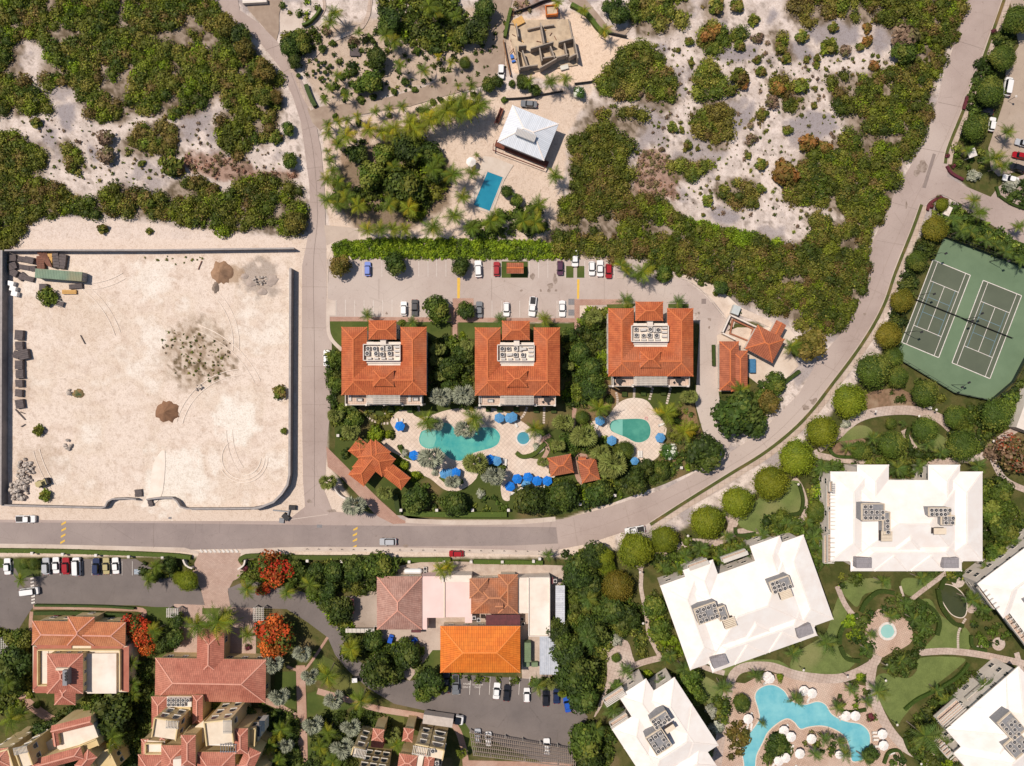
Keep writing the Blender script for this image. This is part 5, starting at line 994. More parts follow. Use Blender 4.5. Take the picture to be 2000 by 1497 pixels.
# ---- the three orange-roofed villas
def slab_parapet(t, q, z, h=.9, th=.22, name='parapet', mat=None, sides=(0, 1, 2, 3)):
    m = MB()
    for s in sides:
        a, b = q[s], q[(s+1) % 4]; d = (b-a).normalized(); m.bar((a.x, a.y, z+h/2), (b.x, b.y, z+h/2), th, h)
    return m.build(name, mat or WALLW, t)
SLATM = {}
def slat(parent, a, b, w=.1, h=.18, mat=None, name='slat'):
    a = Vector(a); b = Vector(b); L = round((b-a).length, 1); k = (L, w, h, (mat or FRAME).name)
    if k not in SLATM: SLATM[k] = MB().box(0, 0, -h/2, L, w, h).mesh(name, mat or FRAME)
    d = b-a; return put(name, SLATM[k], parent, (a+b)/2-parent.location, math.atan2(d.y, d.x))
def villa(x0, y0, label, furn):
    """x0,y0: picture position of the north-west roof corner"""
    zE = 9.3; cx, cy = x0+83.5, y0+82; t = bld('apartment_building', cx, cy, label, 'villa', 'three orange-roofed villas')
    f = lambda dx, dy, w, d, z=zE: rectc(x0+dx+w/2, y0+dy+d/2, w, d, z)
    r = MB(); caps = MB()
    QL = f(0, 0, 50, 133); QR = f(115, 0, 51, 133); QM = f(0, 66, 166, 67)
    QM = f(26, 66, 114, 66)
    hip(r, caps, QL, .42, 'hh'); hip(r, caps, QR, .42, 'hh'); hip(r, caps, f(24, 75, 118, 57.7), .42, 'gg')
    # roof shoulders that close the U round the plant well
    q = f(48, 28, 69, 1)
    roof = r.build('roof', [T_OR, WALLW], t); caps.build('ridge_cap', CAPM, roof)
    g = MB(); gc = MB(); z3 = zE+1.3; a = f(62, 84, 40, 32, zE+1.55); hip(g, gc, a, .5, 'hh'); do = g.build('dormer_roof', [T_OR, WALLW], t); gc.build('ridge_cap', CAPM, do)
    w = MB(); wallbox(w, inset(f(0, 0, 50, 133), .7), 0, zE-.3); wallbox(w, inset(f(115, 0, 51, 133), .72), 0, zE-.3); wallbox(w, inset(f(22, 22, 122, 110), .9), 0, zE-.32)
    wq = f(47, 30, 72, 40, zE); wallbox(w, inset(wq, -.1), zE-.3, zE+.05); wa = w.build('wall', WALLW, t)
    for Q, sd in ((QL, (0, 1, 3)), (QR, (0, 1, 3))): windows(t, inset(Q, .7), 0, zE-.6, sd)
    # plant well with air conditioning
    fl = MB(); fq = f(45, 35, 70, 31, zE+.12); fl.prism([(p.x, p.y) for p in fq], zE+.06, zE+.18); fl.build('plant_deck', FLAT, t)
    slab_parapet(t, f(44.5, 34.5, 71, 31, zE), zE, 1.25, .22, 'plant_parapet')
    # stepped fillets between the well and the wings
    for j in range(2):
        for i in range(4):
            if furn and (i+j*2+furn) % 5 == 0: ac(t, W(x0+54+i*13.5, y0+42+j*11, zE+.2), .1, 1, 1.2)
            else: ac(t, W(x0+53+i*13.8+rnd.uniform(-2, 2), y0+42+j*11+rnd.uniform(-1, 1), zE+.2), rnd.uniform(-.1, .1), 0, rnd.uniform(1.05, 1.25))
    for i in range(2): ac(t, W(x0+82+i*7, y0+42, zE+.2), math.pi/2, 1)
    for i in range(3): ac(t, W(x0+109, y0+39+i*8, zE+.2), 0, 1)
    for i in range(4): ac(t, W(x0+55+i*13.5, y0+61.5, zE+.2), 0, 1, .9)
    # stair tower with its own roof and the link
    zt = zE+1.9; s = MB(); sc = MB(); sq = f(53, -13, 54, 37.5, zt); hip(s, sc, sq, .42, 'hh'); so = s.build('tower_roof', [T_OR, WALLW], t); sc.build('ridge_cap', CAPM, so)
    tw = MB(); wallbox(tw, inset(sq, .6), 0, zt-.3); b_ = f(76, 24, 11, 12, zE+.9); wallbox(tw, b_, zE-2, zE+1.2); tw.build('tower_wall', WALLW, t); windows(t, inset(sq, .6), 0, zt-.6, (1, 2, 3), gap=2.6)
    # south terraces, pillars, pergola
    zT = 6.2; te = MB(); tq = f(9, 128, 148, 24, zT); te.prism([(p.x, p.y) for p in tq], zT-.3, zT); te.build('terrace', TERR, t)
    bw = MB(); wallbox(bw, inset(tq, .35), 0, zT-.3); bw.build('terrace_wall', WALLW, t); windows(t, inset(tq, .35), 0, zT-.4, (0, 1, 3), w=2.2, h=2.1, gap=3.6, floors=2)
    slab_parapet(t, tq, zT, .95, .16, 'balustrade', FRAME, (0, 1, 3))
    for dx in (0, 39, 74, 110, 147):
        c = f(9+dx-2, 150, 4, 4, zT+1.2); pm = MB(); pm.prism([(p.x, p.y) for p in c], 0, zT+1.25); pm.build('pillar', WALLW, t)
    zp = zT+2.5; pq = f(49, 126, 66, 25, zp); a, b, c, d = pq; u = (b-a); v = (d-a)
    for i in range(2): slat(t, a+v*(.05+.9*i), b+v*(.05+.9*i), .2, .25, name='beam')
    for i in range(27): k = (i+.5)/27; p = a+u*k+Vector((0, 0, .22)); slat(t, p, p+v, .16, .16)
    for i in range(7): k = (i+.5)/7; p = a+v*k+Vector((0, 0, .4)); slat(t, p, p+u, .1, .1)
    for cx_ in (0, .5, 1):
        for cy_ in (.08,): p = a+u*cx_+v*cy_; pm = MB(); pm.box(p.x, p.y, zT, .3, .3, 2.4); pm.build('post', WALLW, t)
    # roof terraces: sunbeds and tables with chairs
    return t, zT
V1 = villa(667, 639, 'orange tiled villa closest to the west lane, above the kidney pool', 0)
V2 = villa(927.5, 640, 'orange tiled villa in the middle of the row of three', 2)
V3 = villa(1188, 602.5, 'orange tiled villa above the pear-shaped pool, beside the service lane', 4)
# ---- generic gabled/hipped houses
def house(name, label, parts, mat, capm, wallm=WALLW, cat='building', group=None, over=.6, pitch=.42, wins=True, c=None, seamname='ridge_cap'):
    """parts: list of (cx,cy,w,d,angle_deg,z_eave,pitch,ends,long)"""
    c = c or (parts[0][0], parts[0][1]); t = bld(name, c[0], c[1], label, cat, group)
    for i, p in enumerate(parts):
        cx, cy, w, d, a, z, pi, e, lg = (list(p)+[None]*9)[:9]
        q = rectc(cx, cy, w, d, z+.004*i, R(a or 0)); r = MB(); cp = MB(); hip(r, cp, q, pi or pitch, e or 'hh', long=lg); ro = r.build('roof', [mat, wallm], t)
        if capm: cp.build(seamname, capm, ro)
        wq = inset(q, over+.01*i); w_ = MB(); wallbox(w_, wq, 0, z-.3-.003*i); w_.build('wall', wallm, t)
        if wins: windows(t, wq, 0, z-.4, gap=3.4)
    return t
house('pavilion', 'cross-shaped orange tiled gate pavilion set diagonally beside the clay drive', [(735,895,62,44,-38,4.6,.5,'hh'), (722,905,38,86,-38,4.6,.42,'hh'), (704,878,34,34,-38,4.2,.4,'hh'), (769,927,60,30,-38,4.2,.4,'hh'), (704,921,30,32,-38,4.4,.4,'hh'),(713,913,40,30,-38,4.5,.4,'hh')], T_OR, CAPM, cat='pavilion', over=.7)
house('pool_hut', 'small orange tiled bar hut between the whirlpool and the clay path', [(1095,909,46,37,10,3.4,.5,'hh')], T_OR2, CAPM, cat='hut')
house('pool_hut', 'small orange tiled hut east of the clay path, half under palms', [(1150,919,36,44,12,3.2,.5,'hh'), (1137,897,15,10,3,2.6,.2,'gg')], T_OR2, CAPM, cat='hut', wins=False)
house('kiosk', 'tiny orange tiled roof on a grass island in the parking lot', [(1006,524,33,21,0,2.8,.3,'gg')], T_OR2, CAPM, cat='shelter', wins=False)
house('service_building', 'L-shaped orange tiled service building beside the turning lane', [(1424,715,38,96,0,4.0,.4,'hh'), (1444,725,32,80,0,3.95,.4,'hh')], T_OR2, CAPM)
house('service_building', 'tilted orange tiled service building next to the walled yard', [(1494,672,60,52,-28,4.2,.42,'hh'), (1520,642,22,26,-28,4.0,.2,'gg')], T_OR2, CAPM)
tm = MB(); tm.box(*W(1467,715)[:2], 0, 1.5, 3.7, 1.5); o = tm.build('water_tank', M('blue_tank', (74, 130, 170), (60, 112, 150), 2, rough=.5), loc=W(1467,715)); reg(o, None, 'tank', label='blue box tank standing behind the L-shaped service building')
# walled yard
t = bld('walled_yard', 1450, 648, 'white walled planted yard between the service buildings and the dune', 'walled garden')
m = MB()
for a, b in (((1423,617),(1480,643)), ((1480,643),(1470,668)), ((1423,617),(1408,650)), ((1408,652),(1432,664))): m.bar(W(*a)+Vector((0,0,.9)), W(*b)+Vector((0,0,.9)), .35, 1.8)
m.build('wall', WALLW, t); m = MB(); ribbon(m, [(1430,625),(1470,643),(1462,667),(1425,652),(1430,625)], 3, 0, .7, smooth=False); m.build('planter_wall', M('planter', (170, 110, 84)), t)
o = MB().box(*W(1434,607)[:2], 0, 2.0, 2.4, 1.8, R(-20)).build('skip_container', M('pale_skip', (200, 204, 202), rough=.5), loc=W(1434,607)); reg(o, None, 'container', label='pale grey metal bin tilted beside the walled yard')
# ---- house with white metal roof
t = bld('pool_house', 1031, 268, 'square house with white metal hip roof and brown timber decks', 'house')
r = MB(); cp = MB(); q = rectc(1031.5, 260, 98, 78, 4.6, R(-22)); hip(r, cp, q, .38, 'hh'); ro = r.build('roof', [WHM, FRAME], t); cp.build('ridge_cap', CAPW, ro)
w = MB(); wallbox(w, inset(q, .8), .8, 4.3); w.build('wall', WALLW, t); windows(t, inset(q, .8), .8, 4.3, w=1.4, h=1.8, floors=1)
lm = MB(); lq = rectc(1027, 264, 42, 15, 7.0, R(-22)); wallbox(lm, inset(lq, .2), 5.6, 7.0); lm.build('roof_monitor', FRAME, t)
for i in range(15):
    a, b, c, d = lq; u = (b-a)*((i+.5)/15); slat(t, a+u, d+u, .22, .1, WHM, 'louvre')
dk = MB(); dk.prism([tuple(W(*p)[:2]) for p in ((966,287),(1068,328),(1072,318),(970,275))], .3, .8); dk.prism([tuple(W(*p)[:2]) for p in ((967,240),(978,213),(984,215),(974,243))], .3, .8); dk.build('timber_deck', WOOD, t)
rl = MB()
for a, b in (((964,284),(963,297)), ((963,297),(1062,334)), ((1062,334),(1068,322)), ((966,246),(978,214))): rl.bar(W(*a)+Vector((0,0,1.4)), W(*b)+Vector((0,0,1.4)), .12, .5)
rl.build('railing', M('red_brown', (120, 50, 42)), t)
# ---- white resort buildings: roofs from overlapping hips, plant decks, louvred terraces
def resort(label, cx, cy, ang, hips, decks, panels, zE=9.6, louv=(), facade=(), grp='white resort buildings'):
    A = R(ang); ca, sa = math.cos(A), math.sin(A)
    def loc(dx, dy): return (cx+dx*ca+dy*sa, cy-dx*sa+dy*ca)
    t = bld('resort_building', cx, cy, label, 'hotel', grp)
    for i, (dx, dy, w, d, e, lg, zo) in enumerate(hips):
        x, y = loc(dx, dy); q = rectc(x, y, w, d, zE+zo+.01*i, A); r = MB(); cp = MB(); hip(r, cp, q, .36, e, long=lg); ro = r.build('roof', [WHR, WALLW], t); cp.build('ridge_cap', CAPW, ro)
        wq = inset(q, .9+.015*i); w_ = MB(); wallbox(w_, wq, 0, zE-.35-.004*i); w_.build('wall', WALLW, t)
        if i < 5: windows(t, wq, 0, zE-.5, gap=3.6, floors=3)
    for (dx, dy, w, d, z, n) in decks:
        x, y = loc(dx, dy); q = rectc(x, y, w, d, zE+z, A); m = MB(); m.prism([(p.x, p.y) for p in q], zE-.5, zE+z); m.build('plant_deck', GREYM if n >= 0 else WALLP, t)
        slab_parapet(t, q, zE+z, .5, .18, 'deck_kerb', WALLP)
        a, b, c, d_ = q; nn = abs(n)
        if nn:
            cols = max(1, round(math.sqrt(nn*w/d))); rows = math.ceil(nn/cols); k = 0
            for j in range(rows):
                for i in range(cols):
                    if k >= nn or rnd.random() < .12: k += 1; continue
                    k += 1; p = a+(b-a)*((i+.5+rnd.uniform(-.12, .12))/cols)+(d_-a)*((j+.5)/rows); ac(t, p+Vector((0, 0, .02)), A+rnd.choice((0, 1.57)), 0, 1.05)
    for (dx, dy, w, d, z) in panels:
        z = 2.3; x, y = loc(dx, dy); q = rectc(x, y, w, d, zE+z, A); m = MB(); m.prism([(p.x, p.y) for p in q], zE+z-2.4, zE+z); m.build('skylight_panel', STEELD, t)
    for (dx, dy, w, d, n, z) in louv:
        x, y = loc(dx, dy); q = rectc(x, y, w, d, zE+z, A); a, b, c, d_ = q
        m = MB(); m.prism([(p.x, p.y) for p in q], zE+z-1.2, zE+z-1.0); m.build('shaft_floor', M('dark_shaft', (70, 62, 60)), t)
        for i in range(n): v = (d_-a)*((i+.5)/n); slat(t, a+v, b+v, .3, .2, WALLP, 'louvre')
    for (dx, dy, w, d, z, n) in facade:      # stepped balconies with pergolas on the side that faces the camera
        x, y = loc(dx, dy); q = rectc(x, y, w, d, z, A); m = MB(); m.prism([(p.x, p.y) for p in q], z-.3, z); m.build('balcony', TERR, t); slab_parapet(t, q, z, .9, .15, 'balcony_rail', FRAME)
        a, b, c, d_ = q
        for i in range(n): v = (d_-a)*((i+.5)/n)+Vector((0, 0, 2.4)); slat(t, a+v, b+v, .22, .2, FRAME, 'louvre')
    return t
RH = [(-109,-3,78,175,'hh','y',0), (110,-3,78,175,'hh','y',0), (-65,-29,62,150,'hh','y',0), (74,-29,62,150,'hh','y',0), (0,6,220,160,'hh','x',0), (0,64,217,80,'hh','x',0), (0,28,86,110,'hh','y',.6), (-30,72,64,64,'hh','y',.15), (42,72,66,64,'hh','y',.15)]
resort('large white symmetrical resort building at the east edge, two grey plant decks', 1770, 1012, 0, RH,
  [(-66,-12,44,32,4.4,12), (-40,10,14,44,4.2,4), (64,-12,42,16,4.6,10), (80,4,26,18,4.4,4)], [(-82,88,30,20,.9), (88,88,30,20,.9)], louv=[(-38,36,22,20,7,4.6), (66,26,24,12,6,4.6)],
  facade=[(-150,-62,6,20,11,5), (-152,-40,12,50,7.5,7), (-150,0,10,44,7.5,6), (-156,60,14,54,6,8), (-152,58,8,54,8.5,6)])
resort('white resort building set at a slant beside the avenue trees', 1459, 1180, 19.6, RH,
  [(-80,-10,44,32,4.4,12), (-52,0,18,26,4.2,3), (74,-14,40,24,4.6,10)], [(-88,88,30,20,.9), (88,88,30,20,.9)], louv=[(-44,24,24,20,6,4.4), (78,8,24,18,6,4.6)],
  facade=[(-66,-108,40,8,8,4), (6,-100,50,8,8,5)])
resort('white resort building at the bottom edge beside the winding pool', 1300, 1425, 33,
  [(-10,-50,64,108,'hh','y',0), (32,3,76,158,'hh','y',0), (-55,10,66,134,'hh','y',0), (-9,34,158,96,'hh','x',0), (-20,84,130,60,'hh','x',0)],
  [(2,-22,36,20,4.4,9), (-24,12,36,40,4.2,9)], [], louv=[(8,4,20,10,4,4.4)], facade=[(-48,-112,44,12,8,4), (-66,-66,38,12,7,4)])
resort('white resort building filling the bottom corner beside the lawns', 1960, 1420, 41,
  [(-10,-5,157,130,'hh','y',0), (-20,45,176,140,'hh','x',0), (40,10,120,160,'hh','y',0)],
  [(12,8,34,46,4.6,12), (-4,44,40,36,4.4,8)], [], facade=[(-62,-88,54,34,6.5,7), (10,-82,60,20,5,1), (-116,-50,14,40,6,5)])
resort('white resort roof cut by the edge beyond the oval pond', 2038, 1146, 37,
  [(0,-40,200,84,'hh','x',0), (8,10,184,150,'hh','y',0)], [(-40,30,10,60,3.0,0)], [], facade=[(-102,-52,8,50,8,5), (-94,40,10,90,7,8)])
o = MB().box(*W(2000,800)[:2], 0, 6, 12, 4, R(-20)).build('poolside_shed', WALLW, loc=W(2000,800)); reg(o, None, 'shed', label='plain white shed cut by the edge below the tennis courts')
# ---- commercial block south of the avenue
t = house('shop_building', 'square building with a faded pinkish brown hip roof beside the yard', [(780,1178,88,104,0,4.6,.5,'hh')], T_PK2, CAPP, WALLP)
t = bld('shop_building', 870, 1168, 'flat-roofed pink building joined to the brown hip roof', 'building')
for i, (pts, z) in enumerate([([(823,1126),(868,1126),(868,1207),(834,1207),(834,1230),(823,1230)], 4.3), ([(868.5,1130),(922,1130),(922,1217),(908,1217),(908,1206),(868.5,1206)], 4.2), ([(860,1124),(921,1124),(921,1137),(860,1137)], 4.55)]):
    m = MB(); m.prism([tuple(W(x, y, z)[:2]) for x, y in pts], 0, z); m.build('block', FLATP if i < 2 else FLAT, t)
m = MB(); m.bar(W(868.2,1126,4.4), W(868.2,1206,4.4), .25, .3); m.build('roof_upstand', WALLP, t)
house('shop_building', 'building with patchy brown and orange tiles between the two flat roofs', [(966,1164,92,70,0,5.0,.42,'hh'), (935,1150,36,38,0,5.9,.5,'hh'), (992,1160,38,76,0,5.2,.42,'hh'), (975,1184,16,12,0,6.4,.5,'gg')], T_BR, M('brown_cap', (208, 140, 100)), WALLP)
t = bld('shop_building', 1045, 1185, 'flat-roofed cream building east of the patchy tiled roof', 'building')
m = MB(); z = 4.4; m.prism([tuple(W(x, y, z)[:2]) for x, y in ((1009,1129),(1074,1127),(1074,1243),(1033,1243),(1033,1198),(1009,1198))], 0, z); m.build('block', FLAT, t); slab_parapet(t, rectc(1053, 1185, 41, 114, z), z, .35, .2)
m = MB(); m.bar(W(1012,1131,z+.1), W(1012,1196,z+.1), .3, .25); m.build('roof_edge', WALLP, t)
house('workshop_building', 'long building with a vivid orange tiled hip roof above the car park', [(938,1268.5,156,91,0,5.2,.4,'hh')], T_BO, CAPO, WALLP)
m = MB(); q = rectc(940, 1268, 92, 11, 8.0); m.prism([(p.x, p.y) for p in q], 7.0, 7.9)
MAR = M('maroon_sheet', (118, 62, 66), (100, 56, 60), 1, rough=.6, kind='brick', p=(.4, 9, .03, 0))
def canopy(px0, py0, px1, py1, z, mat, label, nm='canopy', cat='canopy', legs=True):
    c = ((px0+px1)/2, (py0+py1)/2); q = rectc(c[0], c[1], px1-px0, py1-py0, z); t = bld(nm, c[0], c[1], label, cat)
    m = MB(); m.prism([(p.x, p.y) for p in q], z-.12, z); m.build('roof_sheet', mat, t)
    for p in inset(q, .2): lm_ = MB(); lm_.box(p.x, p.y, 0, .12, .12, z-.12); lm_.build('post', GREYM, t)
    return t
canopy(949, 1201, 1016, 1222, 3.3, MAR, 'maroon sheet canopy between the vivid orange roof and the patchy tiles')
canopy(1085, 1144, 1103, 1240, 3.2, M('white_sheet', (226, 226, 230), (206, 206, 214), 1, rough=.5, kind='brick', p=(9, .5, .03, 0)), 'long narrow white metal roof beside the dark trees')
canopy(1054, 1242, 1092, 1318, 3.1, M('pale_sheet', (212, 214, 222), (190, 194, 204), 1, rough=.5, kind='brick', p=(.5, 20, .03, 0)), 'pale corrugated metal roof running under the tree, east of the green tank')
canopy(1074, 1128, 1081, 1141, 3.4, MAR, 'small maroon awning at the corner of the cream flat roof')
canopy(683, 1170, 691, 1200, 2.8, MAR, 'narrow maroon awning in the walled concrete yard')
canopy(803, 1231, 822, 1236, 2.6, MAR, 'small maroon awning below the faded brown hip roof')
# ---- western white-terraced house
t = house('terraced_house', 'ochre tiled house with white roof terraces and a small tiled tower', [(154,1238,182,47,-1,6.4,.42,'hh'), (158,1233,52,56,-1,6.6,.5,'hh','y')], T_OCH, CAPP, WALLC, c=(150,1290))
for nm, pts, z0, z, mt in (('terrace_block', [(64,1262),(250,1262),(250,1352),(64,1352)], 0, 5.6, WALLP),):
    m = MB(); m.prism([tuple(W(x, y, z)[:2]) for x, y in pts], z0, z); m.build(nm, mt, t)
m = MB(); m.prism([tuple(W(x, y, 5.75)[:2]) for x, y in ((80,1272),(94,1272),(94,1337),(80,1337))], 5.6, 5.75); m.build('white_terrace', FLAT, t); m = MB(); m.prism([tuple(W(x, y, 6.3)[:2]) for x, y in ((170,1277),(227,1277),(227,1355),(170,1355))], 5.0, 6.3); m.build('white_terrace', FLAT, t)
for x0_, y0_, x1_, y1_ in ((76,1269,236,1269), (76,1269,76,1338), (76,1338,94,1338), (236,1269,236,1348)): m = MB(); m.bar(W(x0_, y0_, 6.2), W(x1_, y1_, 6.2), .25, 1.2); m.build('parapet', WALLC, t)
for pts in ([(66,1262),(74,1268),(74,1340),(64,1348)], [(64,1349),(76,1340),(93,1340),(93,1354),(70,1354)], [(238,1266),(252,1262),(252,1352),(238,1350)], [(68,1258),(140,1258),(140,1268),(74,1268)], [(178,1260),(242,1260),(238,1268),(178,1268)]):
    m = MB(); P_ = [W(x, y, 5.8) for x, y in pts]; m.poly(P_, 5.85); m.build('lean_to_roof', T_PK, t)
q = rectc(127, 1316, 70, 78, 8.6); r = MB(); cp = MB(); hip(r, cp, q, .42); ro = r.build('tower_roof', [T_PK, WALLC], t); cp.build('ridge_cap', CAPP, ro); w = MB(); wallbox(w, inset(q, .3), 5.5, 8.4); w.build('tower_wall', WALLC, t); windows(t, inset(q, .3), 5.6, 8.3, w=.9, h=1.1, gap=2.4, floors=1)
q = rectc(127, 1354, 41, 46, 8.2); r = MB(); cp = MB(); hip(r, cp, q, .42, 'hh', long='y'); ro = r.build('porch_roof', [T_PK, WALLC], t); cp.build('ridge_cap', CAPP, ro); w = MB(); wallbox(w, inset(q, .4), 0, 7.9); w.build('porch_wall', WALLC, t)
m = MB(); m.box(*W(129,1323,11)[:2], 9, 1.1, 3.9, 2.6); m.build('vent_stack', GREYM, t); m = MB(); m.box(*W(119,1309,11)[:2], 9, 3.2, .6, 1.6); m.build('chimney', WALLP, t)
for i in range(3): m = MB(); c = W(129, 1316+i*6, 11.7); m.cyl((c.x, c.y), 11.6, 11.75, .38, .38, 10); m.build('vent_fan', BLK, t)
# ---- T-shaped red roof
t = house('reception_building', 'T-shaped building under long pinkish red tiles south of the paved entrance', [(411,1329,216,84,-1,5.8,.4,'hh'), (411,1276,53,92,-1,5.8,.4,'hh','y')], T_PK, CAPP, WALLC, c=(411,1310))
# ---- cream tiered houses along the bottom edge
def block(t, pts, z0, z1, mat=WALLC, nm='block', roof=None):
    m = MB(); m.prism([tuple(W(x, y, z1)[:2]) for x, y in pts], z0, z1, 0, 1 if roof else 0); m.build(nm, [mat, roof] if roof else mat, t)
_AR = {}
def arch(t, a, b, zc, n, w=1.3, h=1.6, A=None, B=None, zs=None):
    """arched dark openings set in a wall"""
    if (w, h) not in _AR:
        m = MB(); k = 8; pts = [(-w/2, -h/2), (w/2, -h/2)]+[(w/2*math.cos(math.pi*i/k), h/2-w/2+w/2*math.sin(math.pi*i/k)) for i in range(k+1)]
        m.face([(x, -.05, z) for x, z in pts]); f = MB(); pts2 = [(x*1.22, z*1.12) for x, z in pts]; f.face([(x, -.03, z) for x, z in pts2])
        f.box(0, -.12, -h/2-.14, w*1.3, .25, .12); _AR[(w, h)] = (m.mesh('opening', GLASS), f.mesh('window', FRAME))
    A = A or W(*a, zc); B = B or W(*b, zc); d = (B-A); ang = math.atan2(d.y, d.x)
    for z in (zs or [zc]):
        for i in range(n):
            p = A+d*((i+.5)/n); p.z = z; o = put('window', _AR[(w, h)][1], t, p-t.location, ang); put('pane', _AR[(w, h)][0], o)
def tiled(t, cx, cy, w, d, a, z, e='hh', lg=None, mat=T_PK, pitch=.42, z0=0):
    q = rectc(cx, cy, w, d, z, R(a)); r = MB(); cp = MB(); hip(r, cp, q, pitch, e, long=lg); ro = r.build('roof', [mat, WALLC], t); cp.build('ridge_cap', CAPP, ro); w_ = MB(); wallbox(w_, inset(q, .25), z0, z-.3); w_.build('wall', WALLC, t)
def perg(t, cx, cy, w, d, a, z, n=9, mat=FRAME):
    q = rectc(cx, cy, w, d, z, R(a)); A, B, C_, D = q
    for i in range(n): k = (i+.5)/n; slat(t, A+(B-A)*k, D+(B-A)*k, .12, .16, mat)
    for k in (.1, .9): slat(t, A+(D-A)*k+Vector((0,0,-.2)), B+(D-A)*k+Vector((0,0,-.2)), .16, .2, mat, 'beam')
def facade(t, a, b, z0, z1, depth, rows=2, cols=2, side=0, mat=WALLC, top=None, w=1.4, h=1.7):
    """tall block whose arched front runs from a to b (picture points at height z1); the block lies to the left of a->b"""
    A, B = W(*a, z1), W(*b, z1); d = (B-A).normalized(); l = Vector((-d.y, d.x, 0))*depth*S*(H-z1)/H
    m = MB(); m.prism([(p.x, p.y) for p in (A, B, B+l, A+l)], 0, z1, 0, 1 if top else 0); m.build('stair_tower', [mat, top] if top else mat, t)
    m = MB()
    for p, q in ((A, B), (B, B+l), (A+l, A)): m.bar(Vector((p.x, p.y, z1+.3)), Vector((q.x, q.y, z1+.3)), .3, .6)
    m.build('parapet', mat, t)
    arch(t, None, None, 0, cols, w, h, A, B, [z0+(z1-z0)*(k+.5)/rows for k in range(rows)])
    if side: arch(t, None, None, 0, side, 1.1, 1.3, A+l, A, [z1-2.2])
def court(t, pts, z, mat=WALLC, top=FLAT): block(t, pts, 0, z, mat, 'terrace_block', top)
t = bld('tiered_house', 420, 1440, 'cream tiered villas with red roofs, arched windows and roof pergolas below the T-shaped roof', 'villa')
block(t, [(298,1366),(372,1366),(372,1400),(298,1400)], 0, 7.3, WALLC, 'lower_block')
tiled(t, 311, 1392, 30, 62, 0, 7.8, 'hh', 'y'); tiled(t, 386, 1386, 20, 56, 0, 7.8, 'hh', 'y')
block(t, [(326,1361),(374,1361),(374,1381),(326,1381)], 7.0, 8.0, WALLC, 'plant_deck', FLAT)
for i in range(9): ac(t, W(332+(i % 5)*9.2, 1366+(i//5)*8.5, 8.1), 0, 0, 1.0)
facade(t, (350,1408), (304,1401), 7.6, 13.3, 38, 2, 2, 2, top=WALLP); perg(t, 336, 1416, 26, 16, -3, 14.0)
facade(t, (452,1404), (400,1410), 3.0, 13.3, 46, 3, 2, 2, top=WALLP); court(t, [(412,1430),(456,1430),(456,1458),(407,1456)], 11.0); perg(t, 444, 1420, 18, 26, 0, 14.2)
court(t, [(282,1446),(322,1449),(322,1472),(282,1470)], 10.2); slab_parapet(t, rectc(303, 1460, 32, 20, 10.2), 10.2, .9, .25, 'parapet', WALLC)
tiled(t, 317, 1434, 10, 24, 0, 11.0, 'hh', 'y')
block(t, [(352,1440),(398,1408),(398,1450),(370,1460)], 0, 8.8, WALLC, 'link_block', WALLP); perg(t, 446, 1462, 34, 18, 0, 12.5, 7, GREYM)
facade(t, (500,1422), (462,1420), 3, 9.6, 40, 2, 2, 2); tiled(t, 471, 1448, 26, 50, 0, 12.0, 'hh', 'y'); tiled(t, 487, 1484, 30, 44, -24, 11.4)
for i in range(3): block(t, [(492+i*7, 1428-i*10), (503+i*7, 1428-i*10), (503+i*7, 1449-i*10), (492+i*7, 1449-i*10)], 5.5, 8.9-.1*i, FRAME, 'balcony_frame', GLASS)
tiled(t, 368, 1466, 28, 60, 0, 13.4, 'hh', 'y'); tiled(t, 422, 1492, 74, 46, 0, 11.6); tiled(t, 338, 1482, 46, 52, 0, 11.2); tiled(t, 298, 1500, 56, 52, 0, 10.6); tiled(t, 283, 1464, 14, 40, 0, 10.0, 'hh', 'y'); tiled(t, 480, 1524, 60, 50, -15, 11)
block(t, [(338,1484),(360,1482),(360,1530),(338,1530)], 9, 13.4, FLAT, 'white_chimney_block')
t = bld('tiered_house', 110, 1450, 'cream tiered villas cut by the bottom corner, with slanted red roofs', 'villa')
facade(t, (18,1462), (-34,1478), 3.5, 12.6, 44, 3, 3, 0, top=WALLP); facade(t, (54,1457), (31,1465), 3.5, 13, 38, 3, 1, 2, top=WALLP, w=1.6)
court(t, [(60,1470),(106,1440),(112,1462),(66,1486)], 7.0, WALLC, WALLP); perg(t, 40, 1466, 28, 15, 12, 13.9, 11)
court(t, [(108,1434),(182,1414),(192,1440),(128,1474),(112,1462)], 8.8, WALLP); facade(t, (190,1442), (132,1466), 4, 9.6, 14, 1, 3, 0)
tiled(t, 141, 1417, 80, 18, 14, 10.2, 'gg', 'x', pitch=.6); tiled(t, 108, 1440, 12, 34, 8, 10, 'gg', 'y', pitch=.6)
tiled(t, 110, 1484, 104, 24, 15, 11.2, 'hh', 'x', pitch=.5); tiled(t, 168, 1487, 24, 40, -40, 10.8, 'hh', 'y', pitch=.5); tiled(t, 3, 1480, 30, 36, 5, 12.6)
facade(t, (214,1462), (180,1478), 2, 7.4, 40, 2, 3, 3)
block(t, [(-20,1500),(90,1500),(90,1560),(-20,1560)], 0, 8, WALLC, 'lower_block', FLAT)
t = bld('tiered_house', 780, 1460, 'cream houses with rows of arched windows below the box truck', 'villa')
facade(t, (714,1463), (691,1457), 3, 12, 16, 3, 1, 2, top=WALLP); tiled(t, 738, 1436, 22, 24, -8, 8.2); tiled(t, 797, 1436, 20, 26, -8, 8.0)
facade(t, (752,1506), (700,1499), 1.5, 11, 40, 3, 3, 0, top=FLAT); perg(t, 703, 1472, 26, 18, -12, 13, 9)
block(t, [(726,1440),(750,1442),(748,1462),(724,1460)], 0, 5, T_PK, 'rear_block')
